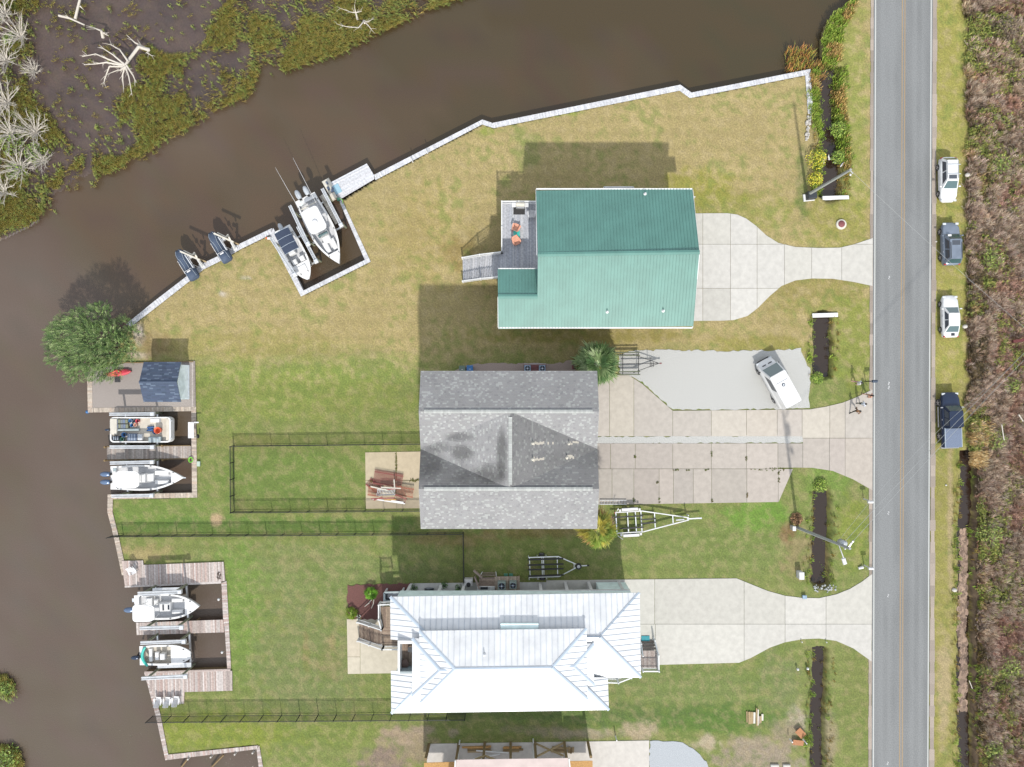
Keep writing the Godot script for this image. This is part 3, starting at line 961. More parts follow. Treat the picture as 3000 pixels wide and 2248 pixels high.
	deck(st, poly([367, 1716.5, 649, 1703, 649, 1709, 367, 1721]), Vector2(1, -0.04), 0.14, 0.125, 0.05, tones(DOCK_BOARDS))
	wpart(st, "deck_boards", "board", r, "stuff")
	for q in [[368, 1718], [440, 1716], [520, 1713], [600, 1709]]: pile(r, q[0], q[1], 0.06)
	r = thing("bulkhead", "plank bulkhead at the head of the two slips by the white roofed house", "bulkhead", P(665, 1830))
	bulk_run(r, [649, 1708, 654, 1813, 670, 1813, 664, 1702], DOCK_BOARDS)
	bulk_run(r, [654, 1813, 659.5, 1852, 672, 1852, 670, 1813], DOCK_BOARDS)
	bulk_run(r, [659.5, 1852, 666, 1959, 677, 1959, 672, 1852], DOCK_BOARDS)
	r = thing("pier", "reddish weathered pier between the two boats by the white roofed house", "pier", P(528, 1838))
	st = mb()
	deck(st, poly([400, 1824, 655, 1815, 658, 1852, 402, 1860]), Vector2(0.03, 1), 0.145, 0.13, 0.05, tones(DOCK_BOARDS))
	wpart(st, "deck_boards", "board", r, "stuff")
	for q in [[403, 1828], [403, 1857], [480, 1858], [570, 1854], [575, 1820]]: pile(r, q[0], q[1], 0.08)
	r = thing("dock", "weathered dock holding three white chairs in a row", "dock", P(550, 1995))
	st = mb()
	deck(st, poly([424, 1973, 681, 1965, 681.5, 2023, 541, 2027, 540, 2061, 460, 2061]), Vector2(0.02, 1), 0.145, 0.12, 0.05, tones(DOCK_BOARDS))
	deck(st, poly([424, 1967, 676, 1959, 676, 1965, 424, 1972.5]), Vector2(1, -0.03), 0.14, 0.125, 0.05, tones(DOCK_BOARDS))
	wpart(st, "deck_boards", "board", r, "stuff")
	st = mb()
	slab(st, poly([424, 1970, 666, 1962, 666, 1964.5, 424, 1972.5]), flat(0.05), 1.5)
	wpart(st, "wall", "timber", r)
	r = thing("bulkhead", "weathered bulkhead running past the three white chairs to the bottom edge", "bulkhead", P(470, 2130))
	bulk_run(r, [429, 1991, 456, 2093, 470, 2091, 442, 1988], DOCK_BOARDS, 0.09)
	bulk_run(r, [456, 2093, 485, 2228, 493, 2210, 470, 2091], DOCK_BOARDS)
	bulk_run(r, [485, 2227, 752, 2195, 757, 2184, 492, 2211], DOCK_BOARDS)
	bulk_run(r, [752, 2195, 763, 2290, 778, 2290, 760, 2184], DOCK_BOARDS)
	for q in [[553, 2222, 540, 2245], [620, 2216, 600, 2248], [690, 2208, 0, 0], [742, 2204, 0, 0]]: pile(r, q[0], q[1], 0.3, 0.09, "stone")
	for q in [[548, 2226, 528, 2252], [655, 2212, 618, 2250]]:
		st = mb()
		tube(st, [P(q[0], q[1], -0.2), P(q[2], q[3], -0.55)], 0.09, 7)
		solo(st, "sloping_pole", "timber", "dark slanting pole in the water at the bottom edge, %s the bulkhead corner" % ("nearer" if q[0] < 600 else "farther from"), "pole")


# ---------------------------------------------------------------- parts of houses
func panels(root: Node3D, called: String, flatpx: Array, pl: Vector3, along: Vector2, w: float, ribs: int, m: String, tone := Color.WHITE, rib := Color.WHITE) -> void:
	var pg := roof_poly(flatpx, pl)
	var u := along.normalized()
	var v := Vector2(-u.y, u.x)
	var su := span(pg, u)
	var sv := span(pg, v)
	var t := sv.x
	while t < sv.y - 0.02:
		var st := mb()
		var any := false
		var cut := func(a: float, b: float) -> Array:
			var q := PackedVector2Array()
			for c in [[su.x - 1, a], [su.y + 1, a], [su.y + 1, b], [su.x - 1, b]]: q.append(u * c[0] + v * c[1])
			return Geometry2D.intersect_polygons(pg, q)
		st.set_color(jit(tone, 0.025))
		for p in cut.call(t, t + w - 0.004):
			slab(st, p, pl, 0.06, true)
			any = true
		st.set_color(rib)
		for k in ribs:
			var a := t + w * k / ribs
			for p in cut.call(a, a + 0.045): slab(st, p, pl + Vector3(0.045, 0, 0), 0.05)
		if any: wpart(st, called, m, root)
		t += w


func ridge(root: Node3D, pts: Array, m: String, w := 0.34, called := "ridge_cap") -> void:   # folded cap along a ridge or hip
	for i in pts.size() - 1:
		var a: Vector3 = pts[i] + Vector3(0, 0.075, 0)
		var b: Vector3 = pts[i + 1] + Vector3(0, 0.075, 0)
		var d := (b - a).normalized()
		var sd := Vector3(-d.z, 0, d.x).normalized() * w * 0.5
		var dn := Vector3(0, -0.055, 0)
		var st := mb()
		face(st, [a, b, b + sd + dn, a + sd + dn], Vector3.UP)
		face(st, [a, b, b - sd + dn, a - sd + dn], Vector3.UP)
		wpart(st, called, m, root)


func rtop(px: float, py: float, pl: Vector3) -> Vector3:
	return up3(pl, on_plane(px, py, pl))


func rail(root: Node3D, tops: Array, hgt: float, m: String, gap := 0.125, solid := false) -> void:   # tops: points on the handrail
	for i in tops.size() - 1:
		var a: Vector3 = tops[i]
		var b: Vector3 = tops[i + 1]
		var dn := Vector3(0, -hgt, 0)
		var st := mb()
		bar(st, a, b, 0.11, 0.05)
		bar(st, a + dn + Vector3(0, 0.1, 0), b + dn + Vector3(0, 0.1, 0), 0.07, 0.05)
		wpart(st, "handrail", m, root)
		st = mb()
		var n := int(a.distance_to(b) / gap)
		for k in range(1, n):
			var p := a.lerp(b, float(k) / n)
			box(st, p + dn * 0.5 + Vector3(0, 0.04, 0), Vector3(0.04, hgt - 0.1, 0.04))
		if n > 1: wpart(st, "baluster", m, root, "stuff")
	for p in tops:
		var st := mb()
		bevel_box(st, p + Vector3(0, 0.06 - hgt * 0.5, 0), Vector3(0.14, hgt + 0.18, 0.14), 0.03)
		wpart(st, "post", m, root)


func steps(root: Node3D, a0: Vector3, a1: Vector3, b0: Vector3, b1: Vector3, n: int, list: Array) -> void:   # a: edge at the top, b: edge at the bottom; one board pair per tread
	for k in n:
		var t0 := float(k) / n
		var t1 := float(k + 1) / n
		var st := mb()
		st.set_color(jit(A(list[rng.randi() % list.size()]), 0.1))
		var y := lerpf(a0.y, b0.y, t1)
		var q := PackedVector2Array()
		for p in [a0.lerp(b0, t0), a1.lerp(b1, t0), a1.lerp(b1, t1), a0.lerp(b0, t1)]: q.append(Vector2(p.x, p.z))
		var o := Geometry2D.offset_polygon(q, -0.008)
		slab(st, o[0] if o.size() else q, flat(y), 0.045)
		wpart(st, "stair_tread", "board", root)
	for s in [[a0, b0], [a1, b1]]:
		var st := mb()
		bar(st, s[0] + Vector3(0, -0.2, 0), s[1] + Vector3(0, -0.1, 0), 0.05, 0.25)
		wpart(st, "stringer", "white", root)


func wall_box(root: Node3D, x0: float, x1: float, z0: float, z1: float, y0: float, y1: float, m: String, called := "wall") -> MeshInstance3D:
	var st := mb()
	box(st, Vector3((x0 + x1) * 0.5, (y0 + y1) * 0.5, (z0 + z1) * 0.5), Vector3(x1 - x0, y1 - y0, z1 - z0))
	return wpart(st, called, m, root)


func windows(root: Node3D, wall: MeshInstance3D, xs: Array, y: float, z: float, out: float) -> void:   # window with its pane, on a wall that faces along z
	for x in xs:
		var st := mb()
		for q in [[-0.52, 0, 0.09, 1.5], [0.52, 0, 0.09, 1.5], [0, 0.72, 1.1, 0.09], [0, -0.72, 1.1, 0.09], [0, 0, 1.0, 0.05]]:
			box(st, Vector3(x + q[0], y + q[1], z + out * 0.03), Vector3(q[2], q[3], 0.07))
		var w := wpart(st, "window", "white", root)
		st = mb()
		box(st, Vector3(x, y, z + out * 0.012), Vector3(1.0, 1.42, 0.02))
		wpart(st, "pane", "dark_glass", w)


func vent_pipe(root: Node3D, p: Vector3, m := "white") -> void:
	var st := mb()
	cyl(st, p + Vector3(0, 0.0, 0), 0.17, 0.12, 10, 0.09)
	cyl(st, p + Vector3(0, 0.1, 0), 0.06, 0.30, 10)
	wpart(st, "vent_pipe", m, root)


func shingles(st: SurfaceTool, pg: PackedVector2Array, pl: Vector3, up_dir: Vector2, tone: Callable, tab := 0.22, course := 0.15) -> void:
	var u := up_dir.normalized()
	var v := Vector2(-u.y, u.x)
	var su := span(pg, u)
	var sv := span(pg, v)
	var lift := Vector3(0, 0.014, 0)
	var y := su.x
	while y < su.y:
		var x := sv.x - rng.randf() * tab
		while x < sv.y:
			var wd := tab * rng.randf_range(0.75, 1.25)
			var q := PackedVector2Array([u * y + v * x, u * y + v * (x + wd), u * (y + course) + v * (x + wd), u * (y + course) + v * x])
			var inside := 0
			for p in q:
				if Geometry2D.is_point_in_polygon(p, pg): inside += 1
			if inside > 0:
				var mid := (q[0] + q[2]) * 0.5
				st.set_color(tone.call(mid))
				if inside == 4:
					var a := up3(pl, q[0]) + lift
					var b := up3(pl, q[1]) + lift
					face(st, [a, b, up3(pl, q[2]), up3(pl, q[3])], Vector3.UP)
					face(st, [a, b, b - lift * 1.4, a - lift * 1.4], Vector3(-u.x, 0, -u.y))
				else:
					for r in Geometry2D.intersect_polygons(q, pg):
						slab(st, r, pl + Vector3(0.006, 0, 0), 0.02)
			x += wd
		y += course


func pad(pg: PackedVector2Array, pl: Vector3, th: float) -> SurfaceTool:
	var st := mb()
	slab(st, pg, pl - Vector3(0.012, 0, 0), th, true)
	return st


# ---------------------------------------------------------------- the house with the green metal roof
func green_house() -> void:
	var r := thing("house", "raised house with a ribbed green metal roof and a pale deck", "house", P(1800, 780))
	var eN := P(1800, 555, 6.3)
	var eS := P(1780, 959, 6.3)
	var plN := slope_plane(eN, Vector2(0, 1), 0.36)
	var plS := slope_plane(eS, Vector2(0, -1), 0.36)
	var x0 := P(1571, 559, 6.3).x
	var x1 := P(2029, 553, 6.3).x
	var xs := P(1460, 962, 6.3).x
	panels(r, "roof_panel", [1570.5, 558.5, 2028.5, 552, 2049, 739, 1576, 746], plN, Vector2(0, 1), 0.93, 3, "green_metal")
	panels(r, "roof_panel", [1576, 746, 2049, 739, 2031, 956, 1460, 964, 1459, 869, 1574.5, 868], plS, Vector2(0, 1), 0.93, 3, "green_metal")
	var plW := slope_plane(P(1515, 789, 6.32), Vector2(0, 1), 0.36)
	panels(r, "roof_panel", [1458, 789, 1575, 788.5, 1574.5, 869, 1459, 870], plW, Vector2(0, 1), 0.93, 3, "green_metal")
	var ra := rtop(1575, 746, plS)
	var rb := rtop(2050, 739, plS)
	ridge(r, [ra, rb], "green_metal", 0.42)
	ridge(r, [rtop(1459, 869, plS), rtop(1575, 869, plS)], "green_metal", 0.42)
	var st := mb()
	for z in [eS.z + 0.06, eN.z - 0.05]:
		st = mb()
		bar(st, Vector3(x0 if z < 0 - 15 else xs, 6.24, z), Vector3(x1, 6.24, z), 0.13, 0.13)
		wpart(st, "gutter", "white", r)
	st = mb()
	bar(st, Vector3(xs, 6.24, P(1515, 788, 6.3).z - 0.03), Vector3(x0, 6.24, P(1515, 788, 6.3).z - 0.03), 0.10, 0.12)
	wpart(st, "gutter", "white", r)
	var ridge_y := ra.y
	for q in [[x1 + 0.03, eN.z, ra.z, eS.z], [x0 - 0.03, eN.z, ra.z, ra.z]]:
		st = mb()
		bar(st, Vector3(q[0], 6.2, q[1]), Vector3(q[0], ridge_y - 0.1, q[2]), 0.05, 0.18)
		if q[3] != q[2]: bar(st, Vector3(q[0], ridge_y - 0.1, q[2]), Vector3(q[0], 6.2, q[3]), 0.05, 0.18)
		wpart(st, "fascia", "white", r)
	st = mb()
	bar(st, Vector3(xs - 0.03, 6.2, eS.z), Vector3(xs - 0.03, 7.2, rtop(1459, 869, plS).z), 0.05, 0.18)
	wpart(st, "fascia", "white", r)
	for q in [[1890, 569, plN], [1779, 914, plS], [1943, 911, plS]]: vent_pipe(r, rtop(q[0], q[1], q[2]))
	var wl := wall_box(r, x0 + 0.5, x1 - 0.5, eN.z + 0.5, eS.z - 0.55, 2.9, 6.3, "white_wall")
	windows(r, wl, [x0 + 3, x0 + 7, x0 + 12, x0 + 15.5], 4.6, eN.z + 0.5, -1.0)
	windows(r, wl, [x0 + 2, x0 + 6, x0 + 11, x0 + 15], 4.6, eS.z - 0.55, 1.0)
	wall_box(r, xs + 0.4, x0 + 0.5, P(1515, 800, 6.3).z + 0.3, eS.z - 0.55, 2.9, 6.3, "white_wall")
	st = mb()
	for s in [[x1 - 0.5, 1.0, eN.z + 0.5, eS.z - 0.55], [x0 + 0.5, -1.0, eN.z + 0.5, ra.z + 0.5]]:
		st = mb()
		face(st, [Vector3(s[0], 6.28, s[2]), Vector3(s[0], ridge_y - 0.15, ra.z), Vector3(s[0], 6.28, s[3])], Vector3(s[1], 0, 0))
		wpart(st, "gable", "white_wall", r)
	for x in [x0 + 0.8, x0 + 6, x0 + 11.5, x1 - 0.8]:
		for z in [eN.z + 0.8, ra.z, eS.z - 0.85]:
			st = mb()
			box(st, Vector3(x, 1.4, z), Vector3(0.35, 3.0, 0.35))
			wpart(st, "column", "white", r)
	# window box with louvres high on the north wall
	st = mb()
	var bz := P(1815, 549, 5.6).z
	var bx0 := P(1770, 549, 5.6).x
	var bx1 := P(1856, 549, 5.6).x
	box(st, Vector3((bx0 + bx1) / 2, 5.5, bz - 0.02), Vector3(bx1 - bx0, 0.25, 0.12))
	for x in [bx0, bx1]: box(st, Vector3(x, 5.5, bz + 0.25), Vector3(0.12, 0.25, 0.6))
	for k in 24: box(st, Vector3(lerpf(bx0, bx1, (k + 0.5) / 24.0), 5.4, bz + 0.2), Vector3(0.05, 0.06, 0.4))
	wpart(st, "shade_frame", "white", r)
	# the deck and its stair
	st = mb()
	deck(st, poly([1468, 592, 1600, 590, 1600, 812, 1462, 812, 1466, 738, 1469, 738], 2.9), Vector2(0, 1), 0.14, 2.9, 0.04, tones(["c9cdd6", "c2c6d0", "d0d3da", "bcc1cc"]))
	wpart(st, "deck_boards", "board", r, "stuff")
	for q in [[1474, 600], [1474, 670], [1474, 735], [1474, 808], [1545, 600], [1545, 808]]:
		st = mb()
		var b := P(q[0], q[1], 2.8)
		box(st, Vector3(b.x, 1.42, b.z), Vector3(0.2, 2.85, 0.2))
		wpart(st, "deck_post", "white", r)
	rail(r, [P(1574, 590, 3.9), P(1520, 590, 3.9), P(1470, 590, 3.9), P(1470, 665, 3.9), P(1470, 738, 3.9)], 1.0, "white")
	rail(r, [P(1470, 738, 3.9), P(1405, 746, 2.5), P(1354, 755, 1.05)], 0.95, "white")
	rail(r, [P(1462, 811, 3.9), P(1408, 816, 2.5), P(1355, 824, 1.05)], 0.95, "white")
	steps(r, P(1468, 741, 2.9), P(1460, 809, 2.9), P(1355, 757, 0.12), P(1356, 822, 0.12), 15, ["cfd2da", "d8dae0", "c8ccd5"])
	# on the deck
	var g := thing("barbecue_grill", "stainless barbecue grill with side shelves against the deck railing", "grill", P(1524, 606, 2.93))
	st = mb()
	box(st, Vector3(0, 0.45, 0), Vector3(0.85, 0.8, 0.5))
	part(st, "cabinet", "aluminium", g)
	st = mb()
	tube(st, [Vector3(-0.42, 0.95, -0.02), Vector3(0.42, 0.95, -0.02)], 0.24, 12)
	part(st, "lid", "cream", g)
	for s in [-1, 1]:
		st = mb()
		bevel_box(st, Vector3(s * 0.66, 0.84, 0.02), Vector3(0.42, 0.05, 0.46), 0.015)
		part(st, "side_shelf", "white", g)
	st = mb()
	bar(st, Vector3(-0.35, 0.9, 0.3), Vector3(0.35, 0.9, 0.3), 0.03, 0.03)
	part(st, "handle", "aluminium", g)
	g = thing("grill_mat", "black grill mat on the pale deck under the barbecue grill", "mat", P(1521, 621, 2.905))
	st = mb()
	box(st, Vector3(0, 0.006, -0.1), Vector3(1.2, 0.012, 0.75))
	part(st, "mat", "rubber", g)
	adirondack("adirondack_chair", P(1557, 633, 2.9), PI, "vinyl", "white slatted armchair on the deck beside the grill", "chair")
	adirondack("adirondack_chair", P(1511, 672, 2.9), 2.75, "salmon", "salmon pink armchair north of the turquoise table on the deck", "chair")
	adirondack("adirondack_chair", P(1511, 706, 2.9), 0.45, "salmon", "salmon pink armchair south of the turquoise table on the deck", "chair")
	g = thing("side_table", "turquoise slatted table between two salmon armchairs", "table", P(1513.5, 688, 2.9))
	for k in 5:
		st = mb()
		box(st, Vector3(-0.26 + k * 0.13, 0.46, 0), Vector3(0.12, 0.03, 0.6))
		part(st, "slat", "turquoise", g)
	for q in [[-1, -1], [1, -1], [1, 1], [-1, 1]]:
		st = mb()
		box(st, Vector3(q[0] * 0.24, 0.22, q[1] * 0.24), Vector3(0.06, 0.44, 0.06))
		part(st, "leg", "turquoise", g)


func adirondack(called: String, at: Vector3, turn: float, m: String, label: String, cat: String, group := "") -> Node3D:   # sits facing +z
	var t := thing(called, label, cat, at, turn, group)
	for k in 5:
		var st := mb()
		var x := -0.22 + k * 0.11
		bar(st, Vector3(x, 0.38, 0.18), Vector3(x * 1.15, 1.02 - absf(k - 2) * 0.05, -0.38), 0.095, 0.025)
		part(st, "back_slat", m, t)
	for k in 5:
		var st := mb()
		box(st, Vector3(0, 0.36 - (4 - k) * 0.018, 0.10 + k * 0.105 - 0.06), Vector3(0.54, 0.025, 0.095), Basis(Vector3.RIGHT, -0.15))
		part(st, "seat_slat", m, t)
	for s in [-1, 1]:
		var st := mb()
		var arm := PackedVector2Array([Vector2(s * 0.28, -0.28), Vector2(s * 0.36, -0.28), Vector2(s * 0.46, 0.28), Vector2(s * 0.42, 0.42), Vector2(s * 0.30, 0.42), Vector2(s * 0.28, 0.2)])
		slab(st, arm, flat(0.60), 0.03, true)
		part(st, "arm", m, t)
		st = mb()
		box(st, Vector3(s * 0.33, 0.29, 0.36), Vector3(0.05, 0.58, 0.10))
		part(st, "leg", m, t)
		st = mb()
		bar(st, Vector3(s * 0.29, 0.30, 0.30), Vector3(s * 0.29, 0.03, -0.46), 0.03, 0.12)
		part(st, "rear_leg", m, t)
	return t


# ---------------------------------------------------------------- the house with the grey shingle roof
func in_blob(p: Vector2, list: Array, h: float) -> float:
	var f := 1.0
	for b in list:
		var c := G(b[0], b[1], h)
		var d := Vector2((p.x - c.x) / (b[2] / S), (p.y - c.y) / (b[3] / S)).length()
		f *= lerpf(b[4], 1.0, smoothstep(0.5, 1.2, d))
	return f


func grey_house() -> void:
	var r := thing("house", "large house with a grey shingle roof of two ridges and a stained valley", "house", P(1495, 1320))
	var plA := slope_plane(P(1495, 1087, 8.84), Vector2(0, 1), 0.36)
	var plD := slope_plane(P(1495, 1551, 8.75), Vector2(0, -1), 0.36)
	var top_n := 10.2
	var top_s := 10.2
	var zN := P(1495, 1206, top_n).z
	var zS := P(1495, 1433, top_s).z
	plA = slope_plane(Vector3(0, top_n, zN), Vector2(0, -1), -0.36)
	plD = slope_plane(Vector3(0, top_s, zS), Vector2(0, 1), -0.36)
	var plB := slope_plane(Vector3(0, top_n, zN), Vector2(0, 1), -0.36)
	var plC := slope_plane(Vector3(0, top_s, zS), Vector2(0, -1), -0.36)
	var valley := 10.2 - 0.36 * (zS - zN) * 0.5
	var zV := (zN + zS) * 0.5
	var xw := P(1232, 1318, valley).x
	var xe := P(1750, 1314, valley).x
	var xr := P(1495, 1318, 10.15).x
	var plW := plane3(Vector3(xw, valley, zV), Vector3(xr, 10.2, zN), Vector3(xr, 10.2, zS))
	var plE := plane3(Vector3(xe, valley, zV), Vector3(xr, 10.2, zN), Vector3(xr, 10.2, zS))
	var base := A("b0b0b2")
	var light := A("d0d4d2")
	var dark := A("8e8e93")
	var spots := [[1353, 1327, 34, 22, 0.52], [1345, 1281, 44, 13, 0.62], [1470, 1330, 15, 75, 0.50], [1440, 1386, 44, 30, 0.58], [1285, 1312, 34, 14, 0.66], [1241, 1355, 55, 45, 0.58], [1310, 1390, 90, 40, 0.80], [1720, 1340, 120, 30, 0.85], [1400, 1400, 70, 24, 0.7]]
	var streaks := [[1561, 1299, 64, 4.6], [1667, 1300, 36, 4.0], [1561, 1346, 46, 5.2], [1661, 1341, 28, 5.0]]
	var n := FastNoiseLite.new()
	n.seed = 31
	n.frequency = 0.35
	n.fractal_octaves = 3
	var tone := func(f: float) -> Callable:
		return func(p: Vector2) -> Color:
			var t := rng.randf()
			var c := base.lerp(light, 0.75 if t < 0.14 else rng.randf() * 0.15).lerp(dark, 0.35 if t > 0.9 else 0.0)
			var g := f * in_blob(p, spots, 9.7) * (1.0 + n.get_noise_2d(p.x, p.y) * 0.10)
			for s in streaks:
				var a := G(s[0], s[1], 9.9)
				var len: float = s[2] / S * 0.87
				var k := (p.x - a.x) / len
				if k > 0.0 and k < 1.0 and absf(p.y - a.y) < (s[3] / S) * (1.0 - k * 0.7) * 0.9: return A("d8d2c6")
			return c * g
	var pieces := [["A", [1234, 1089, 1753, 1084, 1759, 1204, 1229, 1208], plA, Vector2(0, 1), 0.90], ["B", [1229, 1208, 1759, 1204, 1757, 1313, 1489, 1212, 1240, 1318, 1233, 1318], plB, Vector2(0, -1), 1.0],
		["C", [1232, 1320, 1240, 1320, 1490, 1430, 1752, 1315, 1757, 1315, 1762, 1428, 1231, 1436], plC, Vector2(0, 1), 0.66], ["D", [1231, 1436, 1762, 1430, 1760, 1546, 1238, 1551], plD, Vector2(0, -1), 1.0]]  # last value darkens a plane; north-facing ones take in shade and stain
	for q in pieces:
		var pl: Vector3 = q[2]
		var pg := PackedVector2Array()
		var z_eN := on_plane(1495, 1087, plA).y
		var z_eS := on_plane(1495, 1550, plD).y
		match q[0]:
			"A": pg = PackedVector2Array([Vector2(xw, z_eN), Vector2(xe, z_eN), Vector2(xe, zN), Vector2(xw, zN)])
			"B": pg = PackedVector2Array([Vector2(xw, zN), Vector2(xe, zN), Vector2(xe, zV), Vector2(xr, zN + 0.02), Vector2(xw, zV)])
			"C": pg = PackedVector2Array([Vector2(xw, zV), Vector2(xr, zS - 0.02), Vector2(xe, zV), Vector2(xe, zS), Vector2(xw, zS)])
			"D": pg = PackedVector2Array([Vector2(xw, zS), Vector2(xe, zS), Vector2(xe, z_eS), Vector2(xw, z_eS)])
		var deckp := wpart(pad(pg, pl, 0.12), "roof_deck", "white_wall", r)
		var st := mb()
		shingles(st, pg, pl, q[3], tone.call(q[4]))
		wpart(st, "shingles", "shingle", deckp, "stuff")
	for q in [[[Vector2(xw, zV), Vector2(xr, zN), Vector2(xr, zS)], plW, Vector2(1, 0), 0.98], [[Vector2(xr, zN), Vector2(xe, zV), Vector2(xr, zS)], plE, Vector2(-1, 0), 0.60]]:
		var pg := PackedVector2Array(q[0])
		var deckp := wpart(pad(pg, q[1], 0.12), "roof_deck", "white_wall", r)
		var st := mb()
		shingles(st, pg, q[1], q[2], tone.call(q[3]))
		wpart(st, "shingles", "shingle", deckp, "stuff")
	var cap := func(a: Vector3, b: Vector3) -> void:   # ridge vent covered with cap shingles
		var st := mb()
		var d := b - a
		var cnt := int(d.length() / 0.22)
		var sd := Vector3(-d.z, 0, d.x).normalized() * 0.17
		for k in cnt:
			st.set_color(jit(light, 0.12))
			var p := a.lerp(b, float(k) / cnt) + Vector3(0, 0.10, 0)
			var p2 := a.lerp(b, float(k + 1) / cnt) + Vector3(0, 0.085, 0)
			for s in [-1.0, 1.0]:
				face(st, [p, p2, p2 + sd * s - Vector3(0, 0.05, 0), p + sd * s - Vector3(0, 0.05, 0)], Vector3.UP)
				face(st, [p + sd * s - Vector3(0, 0.05, 0), p2 + sd * s - Vector3(0, 0.05, 0), p2 + sd * s - Vector3(0, 0.12, 0), p + sd * s - Vector3(0, 0.12, 0)], sd * s)
		wpart(st, "ridge_vent", "shingle", r)
	cap.call(Vector3(xw + 0.5, top_n, zN), Vector3(xe - 0.6, top_n, zN))
	cap.call(Vector3(xw + 0.5, top_s, zS), Vector3(xe - 0.6, top_s, zS))
	cap.call(Vector3(xr, 10.2, zN + 0.5), Vector3(xr, 10.2, zS - 0.4))
	for q in streaks: vent_pipe(r, rtop(q[0], q[1], plE), "cream")
	var zn := on_plane(1495, 1087, plA).y
	var zs := on_plane(1495, 1550, plD).y
	var wl := wall_box(r, xw + 0.3, xe - 0.3, zn + 0.4, zs - 0.5, 0.0, pl_y(plA, Vector2(0, zn)) - 0.1, "white_wall")
	for y in [4.6, 7.3]:
		windows(r, wl, [-6.0, -2.0, 2.0, 6.0], y, zn + 0.4, -1.0)
		windows(r, wl, [-6.0, -2.0, 2.0, 6.0], y, zs - 0.5, 1.0)
	var st := mb()
	for x in [xw + 0.3, xe - 0.3]:
		for z in [zN, zS]:
			st = mb()
			face(st, [Vector3(x, valley - 0.15, z - 3.6), Vector3(x, 10.0, z), Vector3(x, valley - 0.15, z + 3.6)], Vector3(signf(x), 0, 0))
			wpart(st, "gable", "white_wall", r)
	for x in [-7.4, -2.5, 2.5, 7.2]:
		for z in [zn + 0.8, zs - 0.9]:
			st = mb()
			box(st, Vector3(x, 0.4, z), Vector3(0.5, 0.8, 0.5))
			wpart(st, "footing", "stone", r)


